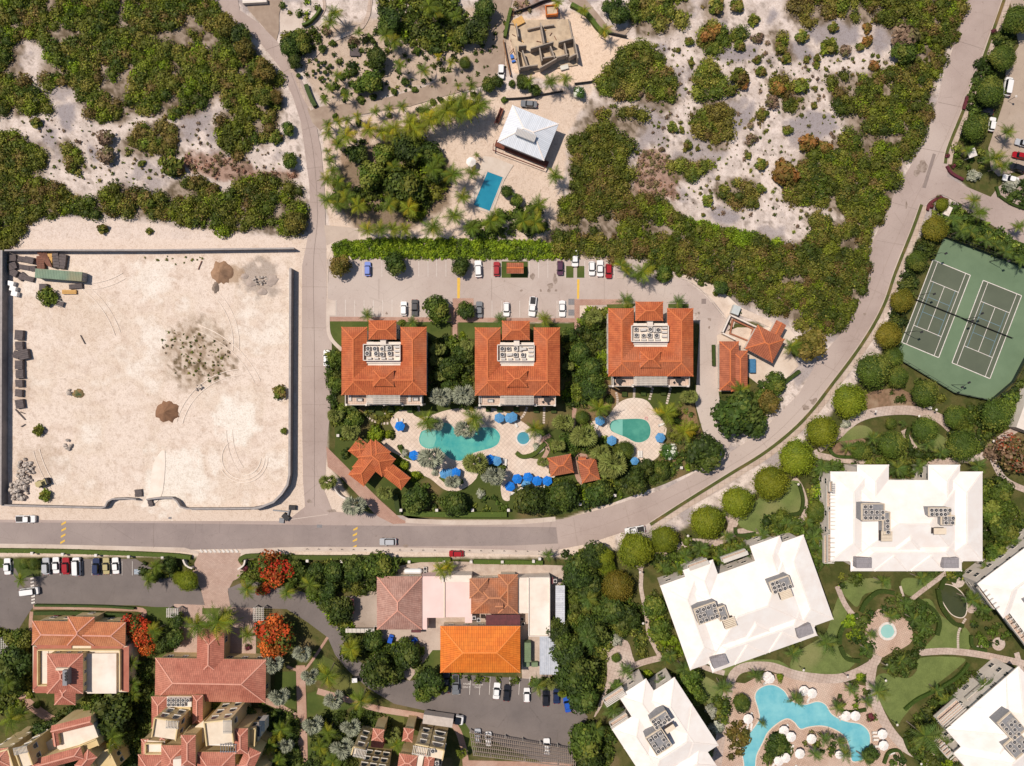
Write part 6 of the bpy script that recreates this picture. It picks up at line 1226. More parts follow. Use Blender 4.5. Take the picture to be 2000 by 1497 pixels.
facade(t, (838,1457), (812,1452), 3, 12, 16, 3, 1, 0, top=WALLP); facade(t, (868,1464), (839,1458), 3, 12, 20, 3, 1, 2, top=WALLP, w=2.3)
perg(t, 822, 1468, 34, 18, -10, 13, 10); tiled(t, 796, 1488, 36, 28, -8, 10.8); tiled(t, 838, 1489, 20, 30, -8, 11.0, 'hh', 'y'); block(t, [(812,1474),(828,1476),(818,1530),(800,1530)], 0, 10.5, WALLP, 'stair_block', FLAT)
block(t, [(846,1480),(866,1482),(856,1520),(838,1530)], 0, 10.0, WALLC, 'roof_terrace', BLK); ac(t, W(846,1464,12.1), 0, 0, 1.2); ac(t, W(854,1488,10.1), 0, 0, 1.1)
# ---- roofless construction
t = bld('unfinished_house', 1055, 90, 'roofless concrete house under construction with grey block walls', 'building site')
m = MB(); m.prism([tuple(W(x, y)[:2]) for x, y in ((988,42),(1110,38),(1128,128),(1015,146),(992,60))], 0, .25); m.build('floor_slab', CONC, t)
for a, b, h_ in (((988,48),(1008,50),.5), ((1110,40),(1118,80),.5), ((1055,55),(1062,95),2.6), ((1008,55),(1012,80),2.2), ((1013,100),(1028,99),2.8), ((1036,105),(1080,92),2.8), ((1090,93),(1118,85),2.8), ((1020,108),(1030,138),2.6), ((1053,103),(1058,128),2.6), ((1074,100),(1082,122),2.6), ((1101,94),(1106,120),2.6), ((1060,122),(1085,118),2.4), ((1015,142),(1035,138),2.8), ((1035,136),(1050,134),2.0), ((1054,142),(1086,124),2.8), ((1086,122),(1108,116),2.8), ((1110,122),(1126,114),2.8), ((1118,82),(1127,124),2.9), ((1008,100),(1015,145),2.6), ((1030,62),(1060,55),1.0), ((1062,56),(1082,53),1.0)):
    m = MB(); m.bar(W(*a)+Vector((0,0,.25+h_/2)), W(*b)+Vector((0,0,.25+h_/2)), .3, h_); m.build('block_wall', BLOCK, t)
# ------------------------------------------------------------------ pools
WATER = {}
def water(name, c1, c2=None):
    m = M(name, c1, c2, .22, rough=.08, spec=.5, bump=.18, bscale=1.6); return m
def pool(label, pts, wm, rim=1.4, smooth=5, rimm=None, nm='swimming_pool', cat='pool', z=.07, step=None):
    q = crv(pts, smooth) if smooth else pts; xs = sum(p[0] for p in q)/len(q); ys = sum(p[1] for p in q)/len(q); c = W(xs, ys)
    t = thing(nm, (c.x, c.y, 0), None, cat, label=label, px=(xs, ys))
    # basin and water, coping raised round the rim
    m = MB(); m.poly([W(x, y) for x, y in q], z+.01); o = m.build('water', wm, t)
    qq = q+[q[0]]; m = MB(); ribbon(m, offs(qq, 0), rim, 0, z+.07, smooth=False); m.build('coping', rimm or M('pool_coping', (232, 214, 198), (220, 202, 186), 1), t)
    if step: m = MB(); m.poly([W(x, y) for x, y in step], z+.016); m.build('shallow_step', M('shallow_water', (122, 188, 172), (134, 196, 180), .3, rough=.1, spec=.5), t)
    return t
pool('large kidney-shaped turquoise pool among silver palms', [(818,858),(823,843),(838,838),(852,838),(862,826),(878,827),(890,838),(905,842),(920,838),(945,834),(965,836),(977,850),(974,866),(962,875),(945,880),(925,886),(912,896),(897,901),(880,897),(868,888),(855,878),(835,877),(822,870)], water('turquoise_water', (66, 160, 158), (110, 190, 174)), step=[(820,858),(825,845),(838,840),(850,840),(852,858),(846,874),(835,875),(823,868)])
pool('small round blue whirlpool with a white rim beside the deck', [(1022+13.5*math.cos(a/2), 856+13.5*math.sin(a/2)) for a in range(12)], water('spa_water', (78, 150, 168), (96, 166, 178)), 3, 3, WPT)
pool('pear-shaped green pool with pale tiled shallow end', [(1191,828),(1200,820),(1225,818),(1252,818),(1265,824),(1271,838),(1268,855),(1255,864),(1240,864),(1222,855),(1200,846),(1192,840)], water('green_water', (58, 134, 120), (90, 162, 142)), step=[(1193,828),(1202,821),(1216,819.5),(1216,851),(1200,845),(1193,839)])
pool('deep blue rectangular pool on the pale terrace of the white-roofed house', [(952,335),(983,347),(957,413),(924,401)], water('deep_blue_water', (42, 142, 168), (34, 128, 156)), 1.6, 0, PALE)
pool('winding light blue free-form pool with white umbrellas around it', [(1474,1362),(1480,1347),(1497,1338),(1515,1339),(1532,1350),(1545,1368),(1570,1376),(1595,1370),(1612,1376),(1625,1395),(1650,1408),(1680,1414),(1697,1430),(1699,1455),(1688,1480),(1678,1487),(1663,1486),(1660,1465),(1650,1440),(1630,1425),(1605,1418),(1580,1420),(1563,1424),(1550,1410),(1537,1404),(1520,1412),(1500,1430),(1490,1450),(1478,1475),(1475,1500),(1470,1540),(1455,1540),(1452,1490),(1447,1455),(1465,1430),(1482,1405),(1480,1385)], water('light_blue_water', (108, 184, 198), (140, 204, 210)), 2)
pool('small round spa pool with a broad white rim in the round plaza', [(1733+15.5*math.cos(a/2), 1233+15.5*math.sin(a/2)) for a in range(12)], water('pale_spa_water', (168, 210, 200), (154, 202, 194)), 4.5, 3, WPT)
pool('dark green oval pond edged with pale stone', [(1834,1145),(1842,1141),(1862,1145),(1880,1160),(1888,1180),(1886,1200),(1876,1207),(1858,1200),(1843,1180),(1834,1160)], water('pond_water', (74, 78, 50), (66, 72, 46)), 1.6, nm='pond', cat='pond')
pool('tiny dark pond beside the corner white building', [(1790,1456),(1800,1456),(1810,1465),(1808,1478),(1795,1477),(1787,1466)], water('pond_water', (74, 78, 50)), 1.4, nm='pond', cat='pond')
# ------------------------------------------------------------------ vehicles
PAINT = {n: M('paint_'+n, c, c, 1, rough=.28, spec=.5) for n, c in dict(white=(244,240,238), silver=(188,188,192), grey=(120,122,126), black=(36,36,42), red=(166,24,34), blue=(44,92,190), navy=(36,48,84), purple=(84,48,72), green=(64,120,110), sand=(186,170,120), lightblue=(96,140,210), teal=(40,130,150), orange=(226,120,40)).items()}
GLD = M('car_glass', (30, 34, 40), (26, 30, 36), 1, rough=.08, spec=.7); TYRE = M('tyre', (38, 36, 36), (30, 28, 28), 3); LAMP = M('headlamp', (232, 232, 226), rough=.2); TAIL = M('taillamp', (150, 30, 28), rough=.3)
def plan(L, Wd, n=5, f=.78, k=.32):
    """rounded plan outline, nose at +x"""
    pts = []
    for cx, cy, a0 in ((L/2-k*1.3, Wd/2-k, 0), (-L/2+k, Wd/2-k, 90), (-L/2+k, -Wd/2+k, 180), (L/2-k*1.3, -Wd/2+k, 270)):
        kx = k*1.3 if cx > 0 else k
        for i in range(n+1): a = R(a0+90*i/n); pts.append((cx+kx*math.cos(a), cy+k*math.sin(a)))
    return pts
def loft(m, rings, mi=0, cap=True):
    for A, B in zip(rings, rings[1:]):
        for i in range(len(A)): j = (i+1) % len(A); m.face((A[i], A[j], B[j], B[i]), mi)
    if cap: m.face(rings[-1], mi)
def ring(pts, z, sx=1, sy=1, dx=0): return [(x*sx+dx, y*sy, z) for x, y in pts]
CARM = {}
def carmesh(kind_, paint):
    k = (kind_, paint)
    if k in CARM: return CARM[k]
    L, Wd, Hh, cab0, cab1 = dict(sedan=(4.6,1.82,1.42,-1.35,1.0), hatch=(4.0,1.74,1.5,-1.75,.95), suv=(4.7,1.92,1.75,-2.0,1.05), pickup=(5.6,1.98,1.8,-.35,1.5), van=(5.2,1.98,2.1,-2.35,1.9), coupe=(4.3,1.8,1.3,-1.2,.8))[kind_]
    P_ = plan(L, Wd); b = MB(); belt = Hh*.56
    loft(b, [ring(P_, .28, .97, .95), ring(P_, .5), ring(P_, belt-.08, .995, .99), ring(P_, belt, .965, .93)])
    body = b.mesh('body', PAINT[paint]); out = [('body', body, None)]
    cl_ = (cab1-cab0); cx = (cab0+cab1)/2; Q = plan(cl_, Wd*.9, 3, k=.25)
    g = MB(); loft(g, [ring(Q, belt-.02, 1, 1, cx), ring(Q, Hh-.06, .78 if kind_ != 'van' else .93, .84, cx-.05)]); out.append(('window_glass', g.mesh('window_glass', GLD), None))
    r = MB(); r1 = .70 if kind_ in ('sedan', 'coupe') else .78; r1 = .9 if kind_ == 'van' else r1
    loft(r, [ring(Q, Hh-.09, r1, .85, cx-.07), ring(Q, Hh, r1*.95, .78, cx-.07)]); out.append(('roof', r.mesh('roof', PAINT[paint]), None))
    if kind_ == 'pickup': d = MB(); d.box(-1.62, 0, belt+.0, 1.95, 1.5, .02); out.append(('cargo_bed', d.mesh('cargo_bed', BLK), None))
    w = MB(); n = 10
    w.face([(.33*math.cos(6.283*i/n), .11, .33*math.sin(6.283*i/n)) for i in range(n)]); w.face([(.33*math.cos(-6.283*i/n), -.11, .33*math.sin(-6.283*i/n)) for i in range(n)])
    for i in range(n): a, c = 6.283*i/n, 6.283*(i+1)/n; w.face(((.33*math.cos(a), -.11, .33*math.sin(a)), (.33*math.cos(c), -.11, .33*math.sin(c)), (.33*math.cos(c), .11, .33*math.sin(c)), (.33*math.cos(a), .11, .33*math.sin(a))))
    wm_ = w.mesh('wheel', TYRE)
    for x in (L*.31, -L*.3):
        for y in (-Wd/2+.1, Wd/2-.1): out.append(('wheel', wm_, (x, y, .33)))
    for nm, mt, x in (('headlight', LAMP, L/2-.22), ('taillight', TAIL, -L/2+.1)):
        h = MB(); h.box(0, 0, -.06, .3, .34, .14); hm = h.mesh(nm, mt)
        for y in (-Wd/2+.32, Wd/2-.32): out.append((nm, hm, (x, y, belt-.1)))
    s = MB(); s.box(0, 0, 0, .18, .22, .14); sm_ = s.mesh('mirror', PAINT[paint])
    for y in (-Wd/2-.08, Wd/2+.08): out.append(('mirror', sm_, (cab1-.35, y, belt)))
    CARM[k] = out; return out
def car(kind_, paint, px, py, ang, label=None, look=None, group='parked cars', sc=1.0):
    """ang: heading of the nose in degrees, 0 = towards the right edge, 90 = up"""
    p = W(px, py, .8); o = thing('pickup_truck' if kind_ == 'pickup' else ('van' if kind_ == 'van' else 'car'), (p.x, p.y, .03), look, {'pickup': 'pickup', 'van': 'van'}.get(kind_, 'car'), group, R(ang), (px, py), label, sc)
    for nm, me, lo in carmesh(kind_, paint): put(nm, me, o, lo)
    return o
for a in [('hatch','blue',718,525.5,90,'blue hatchback alone in the bay between two round trees'),
 ('suv','white',934,525.5,93,'white estate car beside the small round tree, north side of the lot'),
 ('hatch','red',970,525.5,90,'dark red hatchback beside the tiled kiosk'),
 ('hatch','purple',1094,524,-90,'dark purple hatchback parked next to the oil stains'),
 ('sedan','white',1123,505,90,'white sedan tucked into the gap in the scrub between two hedges'),
 ('hatch','white',1156,524.5,-90,'white hatchback, westernmost of the three by the lot edge'),
 ('sedan','white',1172,524.5,90,'silvery white sedan between a white hatchback and a red car'),
 ('hatch','red',1189,530,-90,'bright red car with a black bonnet beside a white sedan'),
 ('hatch','white',788.5,603,90,'white-roofed hatchback next to the black car'),
 ('sedan','black',810,601.5,-90,'black sedan beside the white-roofed hatchback, next to a round tree'),
 ('sedan','grey',936,605,90,'dark grey car half hidden under the dark round tree'),
 ('hatch','white',989,604.5,-90,'small white hatchback above the middle orange villa'),
 ('pickup','white',1040,599,-95,'white pickup with a dark cargo bed, parked askew in the lot'),
 ('sedan','white',1098,603,-90,'white sedan with a dark sunroof near the steel covers'),
 ('sedan','white',638,700,90,'white car half under the tree on the west lane'),
 ('pickup','white',50,1014,0,'white pickup with tools in its bed pulling out on the western avenue'),
 ('suv','silver',758,1058.5,180,'silver four-wheel-drive with a pale roof driving along the avenue'),
 ('hatch','red',891,1082,180,'red car parked in the lay-by below the avenue'),
 ('pickup','white',1240,1036,190,'white pickup with a black bed cover, half under a clipped tree'),
 ('sedan','white',14,1107,92,'white sedan at the west end of the parking row, beyond the grass'),
 ('suv','silver',90,1106,92,'silver estate car beside the clipped bushes in the parking row'),
 ('sedan','white',109,1104.5,92,'white sedan between the silver estate car and a red car'),
 ('suv','red',129,1105.5,92,'dark red estate car in the southern parking row'),
 ('van','white',150,1107,92,'white people carrier to the east of the dark red car'),
 ('suv','navy',188,1107,90,'black four-wheel-drive in the southern parking row'),
 ('sedan','sand',207,1106,92,'olive grey sedan beside the black four-wheel-drive'),
 ('sedan','white',225.5,1105.5,94,'white sedan at the east end of the southern parking row'),
 ('van','white',58,1155.5,7,'long white van crossing the dashed white markings'),
 ('pickup','black',872,1334,90,'dark pickup beside the tree at the west end of the lower car park'),
 ('pickup','grey',890,1337,-90,'dark grey pickup carrying orange cargo in the lower car park'),
 ('sedan','white',970,1350,85,'white car parked askew in the lower car park beside a black one'),
 ('sedan','black',990,1354,85,'black car parked just east of the askew white car'),
 ('hatch','white',1029,1358,90,'white hatchback in the middle of the lower car park'),
 ('sedan','black',1066,1364,90,'black sedan in the lower car park under palms'),
 ('sedan','navy',1087,1359,90,'dark car half hidden by small yellow palms'),
 ('sedan','blue',1108,1376,100,'blue car mostly hidden under the big tree'),
 ('hatch','silver',933,1438,90,'silver car under the west end of the pergola'),
 ('hatch','white',954,1444,90,'white car under the west part of the pergola'),
 ('sedan','white',1068,1459,92,'white car nosing out from under the long pergola'),
 ('hatch','white',979,140,-92,'small white car on the gravel drive beside the building site'),
 ('sedan','grey',1033,203,176,'grey car on the sand behind the white metal roof'),
 ('van','white',1968,170,80,'white van at the edge of a clipped tree in the northeast car park'),
 ('sedan','black',1925,217,170,'dark car between two clipped trees, northeast car park'),
 ('hatch','white',1938,243,80,'white car whose tail shows beside a clipped tree'),
 ('sedan','silver',1999,280,165,'silver car cut by the east edge of the car park'),
 ('hatch','red',1992,304,168,'red car at the east edge of the northeast car park'),
 ('suv','black',1986,328,160,'black car at the east edge, below the red car'),
 ('sedan','white',1975,350,165,'white car half under a silver bush'),
 ('hatch','grey',105,1100,0,'x') ]:
    if a[5] != 'x': car(a[0], a[1], a[2], a[3], a[4], a[5], sc=.97)
# box truck
p = W(868, 1398); t = thing('box_truck', (p.x, p.y, .03), None, 'truck', None, R(-8), (868, 1398), 'long white box truck parked along the curb above the cream houses')
m = MB(); m.box(-1.4, 0, .9, 8.0, 2.45, 2.7); m.build('cargo_box', M('truck_box', (206, 192, 182), (192, 178, 168), 1), t, local=True)
m = MB(); Q = plan(2.2, 2.2, 3, k=.3); loft(m, [ring(Q, .5, 1, 1, 4.2), ring(Q, 1.6, 1, 1, 4.2), ring(Q, 1.8, .9, .95, 4.1)]); m.build('cab', PAINT['white'], t, local=True)
m = MB(); loft(m, [ring(Q, 1.78, .8, .86, 3.9), ring(Q, 2.3, .6, .8, 3.75)]); m.build('windshield', GLD, t, local=True); m = MB(); m.box(-.4, 0, .5, 9.6, 1.2, .4); m.build('chassis', BLK, t, local=True)
wm_ = CARM[('pickup', 'white')][4][1]
for x in (4.2, -3.2, -4.3):
    for y in (-1.05, 1.05): put('wheel', wm_, t, (x, y, .45), None, 1.35)
# small carts behind the shops, scooter, excavator
for x, y, a, pn, lb in ((736,1242,60,'teal','teal garden cart under the tree edge, west of the bright blue carts'), (764,1246,75,'blue','bright blue cart parked askew below the brown hip roof'), (787,1252,60,'white','white cart loaded with junk between the two blue carts'), (808,1251,40,'blue','bright blue cart beside the tree in the concrete yard')):
    p = W(x, y); t = thing('utility_cart', (p.x, p.y, .03), None, 'cart', 'carts in the concrete yard', R(a), (x, y), lb)
    m = MB(); Q = plan(2.2, 1.3, 3, k=.25); loft(m, [ring(Q, .3), ring(Q, .75, .98, .96)]); m.build('body', PAINT[pn], t, local=True); m = MB(); m.box(-.1, 0, 1.7, 1.5, 1.2, .07); m.build('roof', PAINT[pn], t, local=True)
    for sx_ in (-.75, .6):
        for sy_ in (-.55, .55): m = MB(); m.box(sx_, sy_, .7, .05, .05, 1.02); m.build('roof_post', BLK, t, local=True)
    for sx_ in (-.7, .7):
        for sy_ in (-.6, .6): put('wheel', wm_, t, (sx_, sy_, .22), None, .66)
p = W(697, 1324); t = thing('golf_cart', (p.x, p.y, .05), None, 'cart', None, R(5), (697, 1324), 'small white-roofed buggy driving on the curving dark lane')
m = MB(); Q = plan(2.4, 1.2, 3, k=.25); loft(m, [ring(Q, .3), ring(Q, .7, .96, .94)]); m.build('body', BLK, t, local=True); m = MB(); m.box(-.25, 0, 1.75, 1.4, 1.15, .07); m.build('roof', PAINT['lightblue'] if 0 else PAINT['white'], t, local=True)
for sx_ in (-.8, .35):
    for sy_ in (-.5, .5): m = MB(); m.box(sx_, sy_, .6, .05, .05, 1.16); m.build('roof_post', BLK, t, local=True)
for sx_ in (-.8, .8):
    for sy_ in (-.55, .55): put('wheel', wm_, t, (sx_, sy_, .22), None, .66)
p = W(86, 943); t = thing('forklift', (p.x, p.y, 0), None, 'forklift', None, R(20), (86, 943), 'yellowish cabin forklift parked beside the rock pile in the yard')
m = MB(); m.box(0, 0, .4, 2.6, 1.6, .8); m.build('body', PAINT['sand'], t, local=True); m = MB(); m.box(-.1, 0, 2.2, 1.6, 1.3, .12); m.build('cab_roof', PAINT['sand'], t, local=True)
m = MB(); m.box(1.7, 0, .2, .6, 1.7, 1.2); m.build('bucket', BLK, t, local=True)
for sx_ in (-.85, .5):
    for sy_ in (-.55, .55): m = MB(); m.box(sx_, sy_, 1.15, .08, .08, 1.1); m.build('cab_post', BLK, t, local=True)
for sx_ in (-.9, .9):
    for sy_ in (-.85, .85): put('wheel', wm_, t, (sx_, sy_, .45), None, 1.35)
# ------------------------------------------------------------------ umbrellas, sunbeds, tables
UM = {}
def umbrella(px, py, r, col, n=6, look=None, group=None, a=0, h=2.5, label=None):
    k = (col, n)
    if k not in UM:
        mt = {'blue': M('blue_canvas', (28, 128, 222), (22, 112, 204), 1.5), 'faded': M('faded_blue_canvas', (94, 154, 202), (80, 140, 190), 1.5), 'white': M('white_canvas', (250, 242, 236), (238, 228, 220), 1.5)}[col]
        m = MB(); top = (0, 0, 0)
        for i in range(n):
            a0, a1 = 6.283*i/n, 6.283*(i+1)/n; A, B = (math.cos(a0), math.sin(a0), -.36), (math.cos(a1), math.sin(a1), -.36); Mi = ((A[0]+B[0])*.25, (A[1]+B[1])*.25, -.2)
            m.face((top, (A[0]*.5, A[1]*.5, -.14), Mi)); m.face((top, Mi, (B[0]*.5, B[1]*.5, -.14))); m.face(((A[0]*.5, A[1]*.5, -.14), A, Mi)); m.face((Mi, A, B)); m.face((Mi, B, (B[0]*.5, B[1]*.5, -.14)))
            m.face((A, (A[0]*.99, A[1]*.99, -.44), (B[0]*.99, B[1]*.99, -.44), B))
        p = MB(); p.cyl((0, 0), 0, 1, .035, .035, 6); bs = MB(); bs.cyl((0, 0), 0, .12, .32, .3, 8); fin = MB(); fin.cyl((0, 0), 0, .1, .05, .02, 6)
        UM[k] = (m.mesh('canopy', mt), p.mesh('pole', FRAME), bs.mesh('base', GREYM), fin.mesh('finial', FRAME))
    U = UM[k]; p = W(px, py, h); o = thing('umbrella', (p.x, p.y, .05), look, 'umbrella', group, a, (px, py), label)
    put('canopy', U[0], o, (0, 0, h), None, (r*S, r*S, 1)); put('pole', U[1], o, None, None, (1, 1, h)); put('base', U[2], o); put('finial', U[3], o, (0, 0, h))
BU = 'open bright blue six-sided umbrella'; FU = 'open faded blue six-sided umbrella'
for x, y, c in [(780.5,833,0),(808,890,0),(975,817,1),(995,817,1),(1001,815,1),(970,901,1),(957,898,0),(890,924,0),(876,925,1),(868,926,1),(996,951,0),(1010,936,0),(1031,933,0),(1049,940,0),(1069,940,0),(1028,948,1),(1172,822,1),(1195,861,1),(1290,855.5,1),(1240,901,1)]:
    umbrella(x, y, 10.3 if x != 1240 else 8.5, 'faded' if c else 'blue', 6, FU if c else BU, 'blue pool umbrellas', rnd.uniform(0, 1))
for x, y in [(1504,1327),(1571,1351),(1587,1356),(1654,1400),(1672,1400),(1532,1429),(1546,1441),(1563,1474),(1535,1482),(1725,1436),(1727,1458),(1462,1406),(1640,1476),(1500,1323),(1522,1488),(1586,1445)]:
    umbrella(x, y, 10.0 if x not in (1640,) else 8, 'white', 8, 'open white eight-sided umbrella', 'white pool umbrellas', rnd.uniform(0, 1))
SB = None
def sunbed(px, py, ang, col='white', z=.06, group='sunbeds', look='white sunbed', h=None):
    global SB
    if SB is None:
        f = MB(); f.box(0, 0, .28, 1.3, .62, .05); b = MB(); b.face([(-.65, -.31, .34), (-.65, .31, .34), (-1.15, .31, .75), (-1.15, -.31, .75)][::-1]); b.face([(-.65, -.31, .30), (-.65, .31, .30), (-1.15, .31, .71), (-1.15, -.31, .71)])
        l = MB(); l.box(0, 0, 0, .06, .06, .29); c = MB(); c.box(.02, 0, .33, 1.26, .56, .06)
        SB = (f.mesh('frame', FRAME), b.mesh('backrest', M('sunbed_fabric', (240, 232, 224))), l.mesh('leg', FRAME), c.mesh('cushion', M('sunbed_fabric', (240, 232, 224))))
    p = W(px, py); o = thing('sunbed', (p.x, p.y, z), look, 'sunbed', group, R(ang), (px, py)); put('frame', SB[0], o); put('backrest', SB[1], o); put('cushion', SB[3], o)
    for x in (-.6, .55):
        for y in (-.26, .26): put('leg', SB[2], o, (x, y, 0))
for x, y, a in [(776,822,100),(785,822,80),(1004,822,-50),(1008,830,-60),(988,901,85),(983,899,85),(1247,885,90),(1252,885,90),(1190,868,60),(1184,870,70),(1178,824,60),(1168,829,60),(1292,829,20),(1006,953,30),(1003,963,20),(1061,952,40),(1045,958,40),(1018,955,30),(862,921,90),(883,916,90),(1708,1430,0),(1709,1437,0),(1710,1444,0),(1711,1457,0),(1645,1402,20),(1642,1398,20),(1535,1417,40),(1528,1419,40),(1467,1416,80),(1459,1418,70),(1509,1494,60),(1552,1497,50),(1466,1395,60),(1497,1332,20),(1579,1364,60),(1547,1458,70),(1742,1470,20)]:
    sunbed(x, y, a)
def terrace_set(px, py, z, kind_, label, a=0):
    p = W(px, py, z); o = thing('dining_table' if kind_ == 't' else ('sunbed' if kind_ == 's' else 'sofa'), (p.x, p.y, z+.01), None, {'t': 'table', 's': 'sunbed', 'o': 'sofa'}[kind_], 'furniture on the villa roof terraces', a, (px, py), label)
    if kind_ == 't':
        m = MB(); m.cyl((0, 0), .7, .76, .85, .85, 12); m.build('tabletop', BLK, o, local=True); m = MB(); m.cyl((0, 0), 0, .7, .12, .1, 6); m.build('pedestal', BLK, o, local=True)
        for i in range(5): b = 6.283*i/5; m = MB(); m.box(1.25*math.cos(b), 1.25*math.sin(b), .0, .5, .5, .45, b); m.box(1.48*math.cos(b), 1.48*math.sin(b), .45, .08, .5, .45, b); m.build('stool', BLK, o, local=True)
    elif kind_ == 's':
        m = MB(); m.box(0, 0, .25, .75, 1.5, .12); m.build('seat', ACW, o, local=True); m = MB(); m.bar((0, .75, .35), (0, 1.15, .75), .7, .08); m.build('backrest', ACW, o, local=True)
        for sx_ in (-.3, .3): m = MB(); m.box(sx_, 0, 0, .07, 1.3, .25); m.build('leg', FRAME, o, local=True)
    else:
        m = MB(); m.box(0, 0, .1, 1.5, .8, .35); m.build('seat', ACW, o, local=True); m = MB(); m.box(0, .36, .45, 1.5, .16, .4); m.build('backrest', GREYM, o, local=True)
        for sx_ in (-.68, .68): m = MB(); m.box(sx_, -.05, .45, .16, .7, .22); m.build('armrest', GREYM, o, local=True)
for i, (x, y, k, lb) in enumerate([(684,778,'s','pale sunbed at the west end of the west villa terrace'), (703,781,'o','grey sofa beside the pale sunbed on the west villa terrace'), (800,779,'s','dark framed sunbed on the east end of the west villa terrace'), (812,780,'o','low table seat beside the railing on the west villa terrace'), (823,781,'s','easternmost sunbed on the west villa terrace'), (938,782,'s','pale armchair sunbed at the west end of the middle villa terrace'), (958,783,'o','pale sofa on the west part of the middle villa terrace'), (1068,780,'t','round black table with stools on the middle villa terrace'), (1208,744,'t','round black table with stools on the east villa terrace, west end'), (1324,742,'t','round black table with stools on the east villa terrace, east end')]): terrace_set(x, y, 6.2, k, lb)
# ------------------------------------------------------------------ the yard: wall, container, stores
CMT = M('grey_wall', (146, 138, 136), (126, 120, 120), .6, c3=(158, 150, 146), bump=.2)
def wallthing(pts, label, h=2.4, th=2.4, mat=CMT, smooth=False, nm='wall', cat='wall', cap=True, post=None):
    q = crv(pts, 5, False) if smooth else pts; c = W(*q[0]); t = thing(nm, (c.x, c.y, 0), None, cat, None, 0, q[len(q)//2], label)
    m = MB(); ribbon(m, q, th, -.1, h, smooth=False); m.build('wall_body', mat, t)
    if cap: m = MB(); ribbon(m, q, th+1.0, h, h+.12, smooth=False); m.build('coping', M('wall_coping', (176, 166, 162), (156, 148, 144), 1), t)
    if post:
        L = [W(*p) for p in q]; tot = sum((L[i+1]-L[i]).length for i in range(len(L)-1)); n = int(tot/post); acc = 0
        pm = MB().box(0, 0, 0, .35, .75, h*1.0).mesh('buttress', M('rusty_shutter', (120, 88, 68), (98, 72, 58), 1))
        for i in range(len(L)-1):
            s = (L[i+1]-L[i]).length; d = (L[i+1]-L[i])/s; k = max(1, int(s/post)); nr = Vector((-d.y, d.x, 0))
            for j in range(k): p = L[i]+d*(s*(j+.5)/k)+nr*(-.55*1.0); put('buttress', pm, t, p-t.location, math.atan2(d.y, d.x))
    return t
wallthing([(573,527),(572,700),(571,925),(567,945),(556,962),(540,978),(515,988),(498,991)], 'tall grey wall along the lane that curves at the yard corner', 2.6, 3.0)
wallthing([(19,492),(300,491.5),(579,488)], 'long straight grey wall along the north edge of the sand yard', 2.0, 2.0)
wallthing([(15,492),(14,700),(13,984)], 'long buttressed wall along the west edge of the sand yard', 2.4, 3.6, post=1.15)
wallthing([(12,985),(120,988),(205,990),(212,988),(217,978),(226,973),(250,972),(272,974)], 'low ribbed wall at the yard gate, west of the opening', 1.7, 1.8)
wallthing([(292,974),(315,971),(342,971),(350,976),(358,988),(370,992),(440,992),(498,991)], 'low ribbed wall at the yard gate, east of the opening', 1.7, 1.8)
wallthing([(985,195),(1030,192),(1060,186),(1100,180)], 'dark low fence between the sandy forecourt and the palms', .9, 1, BLK, True, 'fence', 'fence', False)
wallthing([(1122,165),(1140,163),(1162,160)], 'short dark silt fence at the scrub edge by the building site', .9, 1, BLK, True, 'fence', 'fence', False)
wallthing([(1003,27),(1035,16),(1060,5),(1085,0)], 'dark silt fence around the north side of the building site', 1.0, 1.2, BLK, True, 'fence', 'fence', False)
wallthing([(1186,66),(1205,70),(1224,74)], 'short dark silt fence below the pale cobble drive', 1.0, 2, BLK, False, 'fence', 'fence', False)
wallthing([(983,82),(990,120),(997,150)], 'brown hoarding fence at the west side of the building site', 1.2, 1.4, M('hoarding', (160, 116, 82)), False, 'fence', 'fence', False)
p = W(126, 540); t = thing('shipping_container', (p.x, p.y, 0), None, 'container', None, R(-4.5), (123, 539), 'faded green shipping container in the corner of the sand yard')
m = MB(); m.box(0, 0, .15, 12.6, 2.45, 2.45); m.build('container_body', M('container_green', (128, 152, 126), (112, 134, 112), .5, c3=(150, 140, 106), rough=.6), t, local=True)
for i in range(30): m = MB(); m.box(-6.1+i*.42, 0, 2.6, .16, 2.3, .05); m.build('roof_rib', MATS['container_green'], t, local=True)
for y in (-.6, .6): m = MB(); m.box(6.34, y, .25, .06, 1.1, 2.2); m.build('door', GREYM, t, local=True)
PAL = M('pallet_wood', (112, 100, 98), (92, 84, 84), 1.5); RUST = M('rust_steel', (140, 94, 76), (112, 78, 66), 2); YW = M('yellow_board', (222, 176, 110), (206, 158, 96), 2)
def palstack(px, py, w, d, h, a, label, n=5, mat=PAL):
    p = W(px, py); t = thing('panel_stack', (p.x, p.y, 0), None, 'stack', 'stacks of formwork panels', R(a), (px, py), label); me = MB().box(0, 0, 0, w*S*.97, d*S/n*.86, .12).mesh('plank', mat); bm_ = MB().box(0, 0, 0, w*S, d*S, h).mesh('bundle', mat)
    put('bundle', bm_, t)
    for i in range(n): put('plank', me, t, (rnd.uniform(-.08, .08), (-.5+(i+.5)/n)*d*S, h+.003))
